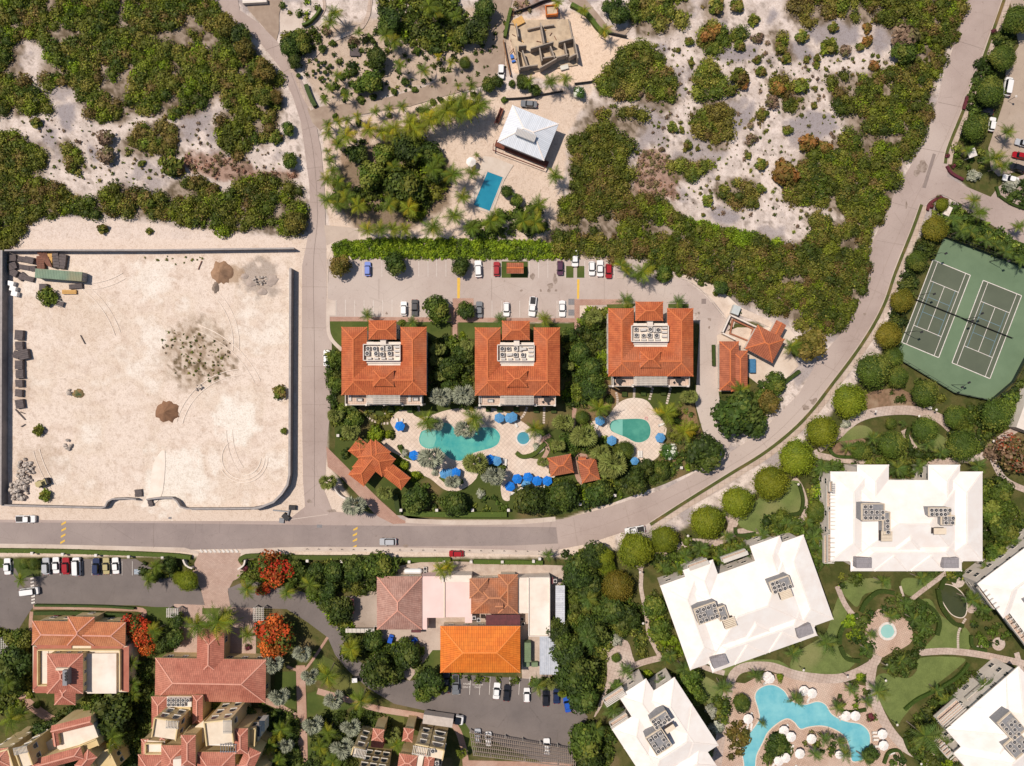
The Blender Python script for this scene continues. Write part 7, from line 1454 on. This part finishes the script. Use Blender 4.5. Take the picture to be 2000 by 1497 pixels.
for a in [(41,655,16,19,.9,-3,'grey panel stack, northernmost of the column along the west wall'), (41,676,15,17,.8,2,'grey panel stack second down the column along the west wall'), (51,693,19,19,1.0,12,'tilted grey panel stack jutting out of the wall column'), (35,694,14,14,.6,-20,'smaller dark panel stack beside the tilted one'), (41,713,15,17,.9,0,'grey panel stack below the tilted one'), (42,731,15,17,.8,3,'grey panel stack with pale timbers, middle of the wall column'), (41,749,14,14,.8,0,'grey panel stack above the last two in the wall column'), (40,768,14,14,.7,-5,'grey panel stack second from the southern end of the wall column'), (42,789,16,17,.8,8,'grey panel stack at the southern end of the wall column'), (272,963,14,14,.4,5,'dark panel lying by the yard gate opening, west side'), (295,981,9,15,.5,15,'dark panel leaning by the yard gate opening, east side'),
  (28,505,14,12,.7,5,'grey bundle in the very corner of the yard'), (45,507,14,10,.7,-8,'grey bundle next to the corner bundle'), (61,509,18,12,.9,-12,'rounded grey bundle north of the container'), (28,521,16,13,.8,20,'grey bundle below the corner bundles'), (50,523,20,9,.5,-10,'jumbled grey boards west of the container'), (30,534,15,13,.7,-30,'grey bundle above the white tanks'), (54,544,30,10,.5,-14,'angled grey frames southwest of the container'), (45,541,10,16,.4,-40,'small open grey frame west of the container'),
  (88,562,15,13,.9,0,'dark ribbed box stack just south of the container'), (150,560,26,9,.5,4,'grey metal sheet pile south of the container'), (125,512,14,28,.8,-8,'dark timber pile east of the yellow board'), (113,510,12,28,.9,5,'dark timber bundle beside the yellow board'), (66,525,12,10,.5,0,'small brown bundle at the west end of the container')]: palstack(*a)
palstack(83, 515, 15, 28, .8, 3, 'rusty brown steel bundle north of the container', 7, RUST); palstack(102, 508, 9, 22, .9, 0, 'yellow board stack between the steel bundle and dark timber', 3, YW); palstack(137, 571, 28, 8, .4, 0, 'pale yellow plank stack south of the container', 3, YW)
for i in range(7):
    a, b = W(72+i*3, 492+i*.3, .9), W(94+i*1.2, 520+i*.4, .9+.1*i); m = MB(); m.bar(a, b, .22, .16); o = m.build('steel_beam', RUST, loc=a); reg(o, 'rust brown steel beam lying on the pile', 'beam', 'steel beams on the pile', (83, 506))
for i, (x, y) in enumerate(((26,555),(30,565),(33,575))):
    m = MB(); p = W(x, y); m.box(p.x, p.y, 0, 1.7, 1.25, 1.1, R(-12)); m.box(p.x, p.y, 1.1, 1.55, 1.1, .08, R(-12)); o = m.build('water_tank', PAINT['white'], loc=p); reg(o, None, 'tank', 'white tanks by the west wall', label=['white cubic tank by the west wall, northernmost of three', 'white cubic tank by the west wall, middle of three', 'white cubic tank by the west wall, southernmost of three'][i])
p = W(118, 593); t = thing('open_trailer', (p.x, p.y, 0), None, 'trailer', None, R(-18), (118, 593), 'open trailer standing in the shade of the lone bush in the yard'); m = MB(); m.box(0, 0, .5, 2.4, 1.4, .1); m.build('bed', PAL, t, local=True)
for y in (-.7, .7): m = MB(); m.box(0, y, .6, 2.4, .08, .3); m.build('side_panel', FRAME, t, local=True); put('wheel', wm_, t, (0, y*1.15, .33))
# heaps
def heap(px, py, rx, ry, h, mat, label, seed=1, nm='earth_heap', a=0):
    g = np.random.default_rng(seed); p = W(px, py); n = 26; rr = 9; V = [(0, 0, h)]; F = []
    rim = g.uniform(.82, 1.12, n)
    for k in range(1, rr+1):
        t_ = k/rr
        for i in range(n): b = 6.283*i/n; q = t_*rim[i]; zz = h*(1-t_)**1.05+g.uniform(-.06, .06)*h*(k < rr); V.append((rx*S*q*math.cos(b), ry*S*q*math.sin(b), max(zz, 0)-(.12 if k == rr else 0)))
    m = MB(); m.v = V
    for i in range(n): F.append((0, 1+i, 1+(i+1) % n))
    for k in range(rr-1):
        for i in range(n): a_ = 1+k*n+i; b_ = 1+k*n+(i+1) % n; F.append((a_, a_+n, b_+n, b_))
    m.f = F; m.mi = [0]*len(F); m.uv = [[(0, 0)]*len(f) for f in F]; me = m.mesh(nm, mat); me.polygons.foreach_set('use_smooth', [True]*len(F)); o = put(nm, me, None, (p.x, p.y, 0), R(a)); reg(o, None, 'heap', label=label); return o
heap(327, 804, 24, 22, 2.0, M('brown_earth', (150, 112, 84), (136, 100, 76), .8, bump=.5), 'smooth brown earth heap in the lower middle of the sand yard', 3)
heap(434, 532, 21, 24, 2.2, M('tan_earth', (172, 136, 108), (154, 120, 94), .8, bump=.5), 'pointed tan earth heap below the north wall of the yard', 5); heap(421, 562, 7, 12, .8, M('grey_gravel', (150, 132, 118), (136, 120, 108), 2, bump=.6), 'little grey tail of gravel south of the tan heap', 6)
GR2 = M('grey_gravel2', (174, 156, 144), (190, 172, 160), 1.4, bump=.6)
for i, (x, y, rx, ry) in enumerate(((492,552,13,9),(528,548,16,12),(512,570,10,7),(478,540,8,6))): heap(x, y, rx, ry, .5, GR2, 'low flattened heap of grey rubble, '+('west of the white concrete pieces', 'largest, at the east side of the group', 'southernmost of the group', 'closest to the tan earth heap')[i], 7+i, 'rubble_heap')
RK = M('pale_rock', (214, 200, 188), (176, 162, 150), 1.2, bump=.5)
def rock_mesh(seed):
    g = random.Random(seed); bm = bmesh.new(); bmesh.ops.create_icosphere(bm, subdivisions=1, radius=1)
    for v in bm.verts: v.co *= g.uniform(.72, 1.1); v.co.z *= .7
    me = bpy.data.meshes.new('rock'); bm.to_mesh(me); bm.free(); me.materials.append(RK); return me
RM = [rock_mesh(i) for i in range(6)]
def rockpile(px, py, w, h, n, rs, label, seed):
    g = random.Random(seed); p = W(px, py); t = thing('rock_pile', (p.x, p.y, 0), None, 'rocks', None, 0, (px, py), label)
    for i in range(n):
        b = g.uniform(0, 6.28); q = math.sqrt(g.random()); x, y = w*q*math.cos(b)*S, h*q*math.sin(b)*S; s = rs*g.uniform(.6, 1.2); put('rock', RM[g.randrange(6)], t, (x, y, s*.5+(1-q)*.8), (g.uniform(0, 3), g.uniform(0, 3), g.uniform(0, 6)), s)
rockpile(51, 920, 17, 24, 90, .48, 'pile of pale boulders at the southwest of the sand yard', 1); rockpile(38, 958, 18, 19, 46, .8, 'large pale slabs of rock below the boulder pile', 2); rockpile(134, 869, 8, 12, 16, .5, 'small group of grey rocks in the west of the yard', 3); rockpile(136, 770, 5, 10, 12, .35, 'few grey stones beside the green tarpaulin', 4); rockpile(390, 757, 8, 8, 10, .35, 'small patch of white stones in the middle of the yard', 5); rockpile(508, 548, 16, 9, 40, .35, 'white broken concrete pieces on the rubble heap', 6)
heap(152, 769, 12, 9, .9, M('green_tarp', (60, 96, 62), (176, 130, 90), .6), 'small heap under a green and orange tarpaulin in the yard', 9, 'covered_heap'); heap(85, 842, 9, 6, .9, M('grey_tarp', (120, 116, 124), (96, 92, 100), .8), 'grey covered heap beside a small shrub in the yard', 10, 'covered_heap')
for i, (a, b, lb) in enumerate([((30,800),(49,820),'long pole lying aslant near the west wall'), ((39,805),(48,808),'short post lying near the west wall'), ((41,834),(49,829),'short dark beam lying near the west wall'), ((157,655),(166,672),'thin pole lying in the middle of the sand yard'), ((387,527),(394,510),'thin pole near the tan earth heap')]):
    m = MB(); m.bar(W(*a, .12), W(*b, .12), .2 if i else .3, .2); o = m.build('timber_pole', PAL if i != 4 else RUST, loc=W(*a)); reg(o, None, 'pole', label=lb)
# excavator frame on the verge
p = W(560, 1000); t = thing('excavator_attachment', (p.x, p.y, 0), None, 'machinery', None, R(-20), (558, 995), 'grey digger arm and buckets lying on the verge at the yard corner')
for nm, bx in (('bucket', (1.2,1.8,.1,1.8,1.2,.9,.3)), ('bucket', (.4,-1.2,.1,2.0,1.3,.9,-.4)), ('arm', (-1.5,-.2,.3,4.2,.35,.4,.25)), ('arm', (.6,.6,.3,.35,3.0,.35,.1)), ('counterweight', (-.4,-2.6,0,1.3,1.3,.5,.2))): m = MB(); m.box(bx[0], bx[1], bx[2], bx[3], bx[4], bx[5], bx[6]); m.build(nm, GREYM if nm != 'bucket' else BLK, t, local=True)
# orange dumper at the building site
p = W(1077, 25); t = thing('dumper', (p.x, p.y, 0), None, 'construction vehicle', None, R(4), (1077, 25), 'orange tipping bin standing north of the unfinished house')
for x, y, w_, d_ in ((0,-1.25,3.3,.25), (0,1.25,3.3,.2), (-1.55,0,.2,2.5), (1.55,0,.2,2.5)): m = MB(); m.box(x, y, .3, w_, d_, 1.3); m.build('side_panel', PAINT['orange'], t, local=True)
m = MB(); m.box(0, 0, .3, 3.0, 2.3, .7); m.build('load', CONC, t, local=True)
for x in (-1, 1):
    for y in (-1.2, 1.2): put('wheel', wm_, t, (x, y, .3))
o = MB().box(*W(1013,45)[:2], 0, 2.9, 2.0, .9, R(28)).build('timber_stack', YW, loc=W(1013,45)); reg(o, None, 'stack', label='stack of pale timber boards at the northwest of the building site')
for x, y, w_, d_, c in ((1000,112,5,6,(80,130,210)),(1003,121,6,3,(70,120,210)),(1102,133,13,7,(226,220,208))): o = MB().box(*W(x, y)[:2], 0, w_*S*1.2, d_*S*1.2, .5, R(15)).build('material_crate', M('crate%d' % x, c), loc=W(x, y)); reg(o, {1000: 'blue wrapped crate', 1003: 'small blue tarpaulin bundle', 1102: 'pale wrapped pallet'}[x], 'crate', None, (x, y))
p = W(1035,77); m = MB()
for i in range(16): a, b = (rnd.uniform(995,1085), rnd.uniform(48,135)), None; b = (a[0]+rnd.uniform(-10,10), a[1]+rnd.uniform(-10,10)); m = MB(); m.bar(W(*a, .4), W(*b, .45), .16, .12); o = m.build('scaffold_board', RUST if i % 3 else YW, loc=W(*a)); reg(o, 'loose scaffold board in the roofless house', 'board', 'scaffold boards in the unfinished house', a)
# behind the shops: green containers, white gas tank, condensers
p = W(1030, 1268); t = thing('shipping_container', (p.x, p.y, 0), None, 'container', None, R(90), (1030, 1268), 'dull green container between the orange roof and the pale metal roof'); m = MB(); m.box(0, 0, .1, 5.2, 1.8, 2.4); m.build('container_body', M('dull_green', (126, 142, 108), (112, 128, 96), 1), t, local=True)
for i in range(11): m = MB(); m.box(-2.4+i*.48, 0, 2.5, .16, 1.7, .05); m.build('roof_rib', MATS['dull_green'], t, local=True)
for x, y in ((1028,1295),(1044,1295)): o = MB().box(*W(x, y)[:2], 0, 1.7, 1.2, 1.3).build('waste_bin', MATS['dull_green'], loc=W(x, y)); reg(o, 'dull green waste bin', 'bin', None, (x, y))
p = W(808, 1114); t = thing('gas_tank', (p.x, p.y, 0), None, 'tank', None, 0, (808, 1114), 'white cylindrical gas tank on a frame beside the avenue hedge')
m = MB(); n = 12; r = .75
rg = [[(x, r*k*math.cos(6.283*i/n), 1.1+r*k*math.sin(6.283*i/n)) for i in range(n)] for x, k in ((-2.5,.3),(-2.2,.85),(-1.9,1),(1.9,1),(2.2,.85),(2.5,.3))]; loft(m, rg); m.face(rg[0][::-1]); m.build('tank_shell', PAINT['white'], t, local=True)
for x in (-1.4, 1.4): m = MB(); m.box(x, 0, 0, .3, 1.4, .6); m.build('cradle', GREYM, t, local=True)
for x, y, z in [(831,1110,0),(831,1118,0),(926,1206,4.6),(935,1210,4.6),(1020,1208,0),(1022,1218,0),(1084,1134,3),(735,1225,0)]:
    p = W(x, y, z); t = thing('air_conditioner', (p.x, p.y, z), 'pale boxy air conditioner', 'air conditioner', None, 0, (x, y)); A = ac_meshes(); put('casing', A[0], t); put('fan', A[1], t)
# ------------------------------------------------------------------ tennis fittings
for i, (q, lb) in enumerate([([(1840,463),(2030,535)], 'tall mesh fence along the upper side of the tennis courts'), ([(1932,783),(1975,746),(2030,640)], 'mesh fence at the lower east corner of the tennis courts'), ([(1748,700),(1860,768),(1932,783)], 'mesh fence along the lower side of the tennis courts')]):
    p = W(*q[0]); t = thing('tennis_fence', (p.x, p.y, 0), None, 'fence', None, 0, q[1], lb)
    for a, b in zip(q, q[1:]):
        A, B = W(*a), W(*b); n = max(2, int((B-A).length/3)); d = (B-A)/n
        for k in range(n+1): m = MB(); m.box((A+d*k).x, (A+d*k).y, 0, .1, .1, 3.0); m.build('fence_post', BLK, t)
        for z in (.3, 1.6, 3.0): m = MB(); m.bar(A+Vector((0,0,z)), B+Vector((0,0,z)), .07); m.build('rail', BLK, t)
        m = MB(); m.bar(A+Vector((0,0,.55)), B+Vector((0,0,.55)), .05, 1.1); m.build('windscreen_mesh', M('mesh_green', (40, 56, 44)), t)
for i, (a, b, lb) in enumerate([((1786,586),(1872,620),'black net across the west tennis court'), ((1874,621),(1974,661),'black net across the east tennis court')]):
    A, B = W(*a), W(*b); t = thing('tennis_net', A, None, 'net', 'tennis nets', 0, ((a[0]+b[0])/2, (a[1]+b[1])/2), lb)
    m = MB(); m.bar(A+Vector((0,0,.5)), B+Vector((0,0,.5)), .06, .9); m.build('net_mesh', BLK, t); m = MB(); m.bar(A+Vector((0,0,.98)), B+Vector((0,0,.98)), .09, .07); m.build('net_band', BLK, t)
    for P_ in (A, B): m = MB(); m.cyl(P_, 0, 1.1, .06, .06, 6); m.build('net_post', BLK, t)
def courtlight(x, y, dx, dy, label, two=False):
    p = W(x, y); t = thing('floodlight', (p.x, p.y, 0), None, 'floodlight', 'tennis court floodlights', 0, (x, y), label); m = MB(); m.cyl((p.x, p.y), 0, 6.2, .09, .06, 6); m.build('pole', BLK, t)
    for s in ((1, -1) if two else (1,)): e = Vector((p.x+dx*s, p.y+dy*s, 6.3)); m = MB(); m.bar(Vector((p.x, p.y, 6.1)), e, .07); m.build('arm', BLK, t); m = MB(); m.box(e.x, e.y, 6.2, .75, .5, .16, .4); m.build('lamp_head', BLK, t)
for a in [(1812,502,1.2,-.2,'floodlight at the upper west corner of the tennis courts'),(1790,578,1.2,-.3,'floodlight beside the net post of the west court'),(1766,650,1.2,-.3,'floodlight at the lower west corner of the tennis courts'),(1932,512,1.0,-.8,'floodlight on the upper fence of the tennis courts'),(1880,624,1.3,1.0,'twin floodlight between the two tennis courts',True),(1858,752,.9,.6,'twin floodlight on the lower fence of the tennis courts',True)]: courtlight(*a)
# ------------------------------------------------------------------ long pergola, small pergolas, entrance walls
t = bld('parking_pergola', 1020, 1462, 'long slatted timber pergola over the parked cars at the bottom', 'pergola')
PGT = M('grey_timber', (168, 150, 136), (148, 132, 120), 2)
A0, B0, C0, D0 = W(918,1432,2.7), W(1124,1467,2.7), W(1124,1500,2.7), W(925,1476,2.7)
for i in range(52): k = i/51; slat(t, A0.lerp(B0, k), D0.lerp(C0, k), .13, .2, PGT)
for j in range(6): k = j/5; slat(t, A0.lerp(D0, k)+Vector((0,0,-.22)), B0.lerp(C0, k)+Vector((0,0,-.22)), .16, .2, PGT, 'beam')
for i in range(7):
    for k in (0, 1): p = (A0 if k == 0 else D0).lerp(B0 if k == 0 else C0, i/6); m = MB(); m.box(p.x, p.y, 0, .25, .25, 2.4); m.build('post', FRAME, t)
for x, y, w_, d_, lb in ((337,1197,24,18,'white slatted pergola west of the paved entrance'), (505,1200,22,28,'white slatted pergola east of the paved entrance'), (8,1262,24,30,'pale slatted pergola at the west edge below the dark yard'), (703,1232,56,8,'narrow slatted pergola below the walled concrete yard')):
    t = bld('garden_pergola', x, y, lb, 'pergola'); n = 7; q = rectc(x, y, w_, d_, 2.8); a, b, c, d = q
    for i in range(n): k = (i+.5)/n; slat(t, a+(d-a)*k, b+(c-b)*k, .14, .16, FRAME); slat(t, a+(b-a)*k+Vector((0,0,.17)), d+(c-d)*k+Vector((0,0,.17)), .12, .14, FRAME)
    for p in inset(q, .3): m = MB(); m.box(p.x, p.y, 0, .3, .3, 2.7); m.build('post', FRAME, t)
for pts, lb in (([(362,1091),(366,1100),(372,1105),(380,1108)], 'curved pale entrance wall west of the paved entrance'), ([(982-500,1092),(979-500,1102),(968-500,1110)], 'curved pale entrance wall east of the paved entrance'), ([(655,948),(660,960),(668,968),(678,973)], 'curved white sign wall beside the diagonal clay drive')): wallthing(pts, lb, 1.5, 3, WALLW, True, 'entrance_wall', 'wall', False)
# white pillars along the hedges, bollards on the kerb, garden lamps
PM = MB(); PM.box(0, 0, 0, .55, .55, 1.6); PM.box(0, 0, 1.6, .72, .72, .14); PMm = PM.mesh('gate_pillar', WPT)
for x, y in [(62,1081),(122,1083),(187,1085),(251,1088),(317,1090),(600,1096),(667,1097),(799,1098),(867,1098),(920,1098),(981,1098),(1042,1097),(1054,1092),(783,997),(853,997),(923,997),(993,997),(660,851),(1133,985),(1201,968),(1331,914),(1817,797),(1200,0)]:
    if y: p = W(x, y, 1.6); o = put('gate_pillar', PMm, None, (p.x, p.y, 0)); reg(o, 'square white hedge pillar', 'pillar', 'white pillars along the hedges', (x, y))
BMm = MB().cyl((0, 0), 0, .85, .09, .07, 6).mesh('bollard', BLK)
for i in range(24):
    x = 600+i*22.6
    if 870 < x < 915: continue
    p = W(x, 1072+i*.22); o = put('bollard', BMm, None, (p.x, p.y, .09)); reg(o, 'short dark kerb bollard', 'bollard', 'bollards along the avenue kerb', (x, 1073))
def lamp(x, y, look='white globe garden lamp', h=3.2):
    p = W(x, y); t = thing('lamp_post', (p.x, p.y, 0), look, 'lamp', 'garden lamps', 0, (x, y)); put('pole', MB().cyl((0, 0), 0, h, .06, .05, 6).mesh('pole', BLK) if 'lp' not in UM else UM['lp'], t)
    if 'lp' not in UM: UM['lp'] = t.children[0].data; m = MB(); m.cyl((0, 0), h, h+.2, .2, .34, 8, cap=False); m.cyl((0, 0), h+.2, h+.36, .34, .1, 8); UM['lh'] = m.mesh('lamp_head', WPT)
    put('lamp_head', UM['lh'], t)
for x, y in [(1699,803),(1815,800),(1246,1112),(1338,1042),(1550,943),(1782,812),(1925,860),(1560,1300),(1645,1313),(1718,1320),(1740,1405),(1968,198),(1980,0),(1786,1480),(1252,1210),(1720,1290)]:
    if y: lamp(x, y)
# stepping stones and furniture round the pools
def stones(pts, n, label, px):
    q = crv(pts, 8, False); m = MB(); c = W(*pts[0]); L = [0]
    for i in range(len(q)-1): L.append(L[-1]+math.dist(q[i], q[i+1]))
    t = thing('stepping_stone_path', (c.x, c.y, 0), None, 'path', 'stepping stone paths', 0, px, label); sm_ = MB().box(0, 0, 0, .62, .48, .08).mesh('stone', PALE)
    for k in range(n):
        d = L[-1]*(k+.5)/n; i = max(j for j in range(len(L)) if L[j] <= d); f = (d-L[i])/max(1e-6, (L[min(i+1, len(L)-1)]-L[i])); a = q[i]; b = q[min(i+1, len(q)-1)]; p = W(a[0]+(b[0]-a[0])*f, a[1]+(b[1]-a[1])*f); put('stone', sm_, t, (p.x-c.x, p.y-c.y, .03), math.atan2(-(b[1]-a[1]), b[0]-a[0])+1.57)
for pts, n, lb in (([(712,800),(716,812),(728,822),(745,827),(760,827)],10,'long curved stepping stone path below the west villa'), ([(748,795),(752,806),(762,818)],5,'short stepping stone path near the west round deck'), ([(781,792),(782,802)],3,'two stepping stones below the west villa centre'), ([(817,794),(818,804)],3,'two stepping stones below the east end of the west villa'), ([(956,795),(955,808)],3,'stepping stones below the west end of the middle villa'), ([(1030,795),(1022,812),(1015,818)],6,'bent stepping stone path above the whirlpool'), ([(1063,795),(1062,828)],7,'straight stepping stone path below the middle villa, east end'), ([(1203,766),(1206,780),(1205,792)],6,'stepping stone path below the east villa, west end'), ([(1239,758),(1238,778)],5,'stepping stone path at the top of the round deck'), ([(1275,757),(1268,782)],5,'stepping stone path on the east of the round deck top'), ([(1310,757),(1302,790)],7,'stepping stone path below the east villa, east end'), ([(1886,1208),(1876,1225),(1871,1240),(1871,1270)],16,'long stepping stone path below the dark oval pond'), ([(1758,1145),(1764,1165)],6,'short stepping stone path above the dark green planting'), ([(1905,1265),(1918,1262),(1938,1262)],4,'short stepping stone path in the east lawns'), ([(1808,1495),(1822,1482)],4,'few stepping stones by the tiny pond')): stones(pts, n, lb, pts[len(pts)//2])
m = MB(); c = W(1262,817.5)
for i in range(14): a = 6.283*i/14; b = 6.283*(i+1)/14; m.bar((c.x+.38*math.cos(a), c.y+.38*math.sin(a), .2), (c.x+.38*math.cos(b), c.y+.38*math.sin(b), .2), .16, .14)
o = m.build('life_ring', M('ring_pink', (222, 120, 130), (232, 210, 204), 5), loc=c); reg(o, None, 'life ring', label='pink and white life ring at the corner of the pear-shaped pool')
for x, y, r in ((1871,1135,13),(1897,1188,10),(1950,1258,13),(1835,1471,11)): 
    m = MB(); c = W(x, y); m.cyl(c, .0, .1, r*S, r*S, 20); o = m.build('patio', RPAVE, loc=c); reg(o, 'small round paved patio', 'patio', None, (x, y))
o = MB().box(*W(1845,415)[:2], 0, 1.6, 2.6, 1.6, R(-25)).build('sign_block', WALLW, loc=W(1845,415)); reg(o, None, 'sign', label='white entrance sign block south of the east entrance drive')
p = W(1887, 305); t = thing('guard_hut', (p.x, p.y, 0), None, 'hut', None, R(20), (1887, 305), 'tiny white canopy roof in the planted corner of the east entrance'); m = MB(); q = [Vector((x, y, 2.6)) for x, y in ((-1.1,-1.1),(1.1,-1.1),(1.1,1.1),(-1.1,1.1))]; hip(m, None, q, .4); m.build('roof', [WHR, FRAME], t, local=True)
for x in (-.9, .9):
    for y in (-.9, .9): m = MB(); m.box(x, y, 0, .12, .12, 2.4); m.build('post', FRAME, t, local=True)
o = MB().box(*W(1112,0)[:2], 0, 1, 1, 1).build('x', WPT); bpy.data.objects.remove(o)
m = MB(); p = W(500, 6); m.box(p.x, p.y, 0, 6.5, 1.1, 1.2, R(3)); o = m.build('garden_wall', WALLW, loc=p); reg(o, None, 'wall', label='white wall stub cut by the upper edge beside the gravel')
p = W(693, 102); t = bld('garden_deck', 693, 102, 'small grey slatted timber deck in the north garden', 'deck')
for i in range(9): q = rectc(684+i*2.3, 102, 2.0, 15, .4); m = MB(); m.prism([(v.x, v.y) for v in q], .2, .4); m.build('plank', PAL, t)
p = W(921,322); t = thing('gazebo', (p.x, p.y, 0), None, 'gazebo', None, .3, (921, 322), 'small white pavilion roof beside the rectangular pool'); m = MB(); m.cyl((0, 0), 2.5, 3.1, 1.35, .1, 8); m.build('roof', WHR, t, local=True)
for i in range(4): a = .78+1.57*i; m = MB(); m.cyl((1.4*math.cos(a), 1.4*math.sin(a)), 0, 2.55, .06, .06, 6); m.build('post', FRAME, t, local=True)
# ------------------------------------------------------------------ labels: look + where it stands, checked for clashes
LM = [('the sand yard',300,700),('the green container',120,540),('the yard wall corner',560,960),('the rock pile',48,925),('the brown earth heap',327,803),('the grey gravel heap',500,550),
 ('the northwest scrub',250,90),('the lane bend',470,60),('the lane by the dunes',580,300),('the upper gravel drive',760,190),('the pale driveway slab',570,45),('the north garden path',680,75),('the unfinished house',1060,90),
 ('the white metal-roofed house',1030,270),('the rectangular pool',955,375),('the sandy forecourt',890,260),('the creeper bank',850,487),('the blue hatchback',718,526),('the kiosk roof',1005,524),('the painted yellow line',896,563),('the pickup in the lot',1040,599),
 ('the west orange villa',750,710),('the middle orange villa',1010,710),('the east orange villa',1271,670),('the gate pavilion',740,905),('the large kidney pool',890,860),('the whirlpool',1022,855),('the pear-shaped pool',1235,840),('the pool bar hut',1095,908),('the avenue bend',1300,975),('the west service building',1430,715),('the east service building',1497,665),
 ('the walled yard',1450,645),('the turning area',1380,600),('the big dune',1450,230),('the dune gravel patch',1640,80),('the curved main road',1790,350),('the tennis courts',1870,620),('the northeast car park',1970,230),('the east entrance drive',1920,390),
 ('the oval walkway',1750,830),('the upper white building',1770,1015),('the middle white building',1460,1180),('the lower white building',1300,1410),('the east edge white roof',1965,1170),('the corner white building',1930,1410),
 ('the round spa',1731,1233),('the dark oval pond',1862,1175),('the winding pool',1560,1380),('the tiny round island',1203,1287),('the winding pool far end',1680,1440),('the flame tree crossing',540,1110),('the paved entrance',425,1130),('the west parking row',160,1107),('the white van',57,1155),
 ('the white-terraced house',155,1290),('the T-shaped red roof',410,1300),('the cream villas',420,1440),('the corner cream villas',100,1450),('the arched cream houses',780,1460),('the brown hip roof',780,1180),('the pink flat roof',870,1165),('the bright orange roof',938,1268),('the cream flat roof',1045,1185),('the lower car park',990,1370),('the long pergola',1020,1462),('the box truck',870,1400),('the curving dark lane',620,1200),('the brick garden path',590,1400),('the blue carts',765,1246),('the western avenue',180,1040),('the avenue',800,1050),('the west lane',608,720),('the lane sidewalk',645,600)]
ORD = ['first', 'second', 'third', 'fourth', 'fifth', 'sixth', 'seventh', 'eighth', 'ninth', 'tenth', 'eleventh', 'twelfth']
def where(px, py):
    n, x, y = min(LM, key=lambda q: math.hypot(q[1]-px, q[2]-py)); dx, dy = px-x, py-y; d = math.hypot(dx, dy)
    if d < 9: return 'beside', n
    a = math.degrees(math.atan2(-dy, dx)) % 360
    return ['east of', 'northeast of', 'north of', 'northwest of', 'west of', 'southwest of', 'south of', 'southeast of'][int((a+22.5)//45) % 8], n
def label_all():
    byk = {}
    for o, look, px in THINGS:
        if px is None:
            v = o.matrix_world.translation if o.type != 'EMPTY' else o.location; px = (v.x/S+1000, 748.5-v.y/S)
        px = (min(1990, max(8, px[0])), min(1490, max(8, px[1])))
        rel, n = where(*px); byk.setdefault((look, rel, n), []).append((o, px))
    for (look, rel, n), L in byk.items():
        base = f'{look} {rel} {n}'
        if len(L) == 1: L[0][0]['label'] = base; continue
        xs = [p[0] for _, p in L]; ys = [p[1] for _, p in L]; hor = max(xs)-min(xs) >= max(ys)-min(ys)
        L.sort(key=lambda t: t[1][0] if hor else t[1][1])
        for i, (o, p) in enumerate(L):
            side = 'west' if hor else 'north'
            o['label'] = base+', '+(ORD[i] if i < 12 else str(i+1)+'th')+' from '+side
label_all()
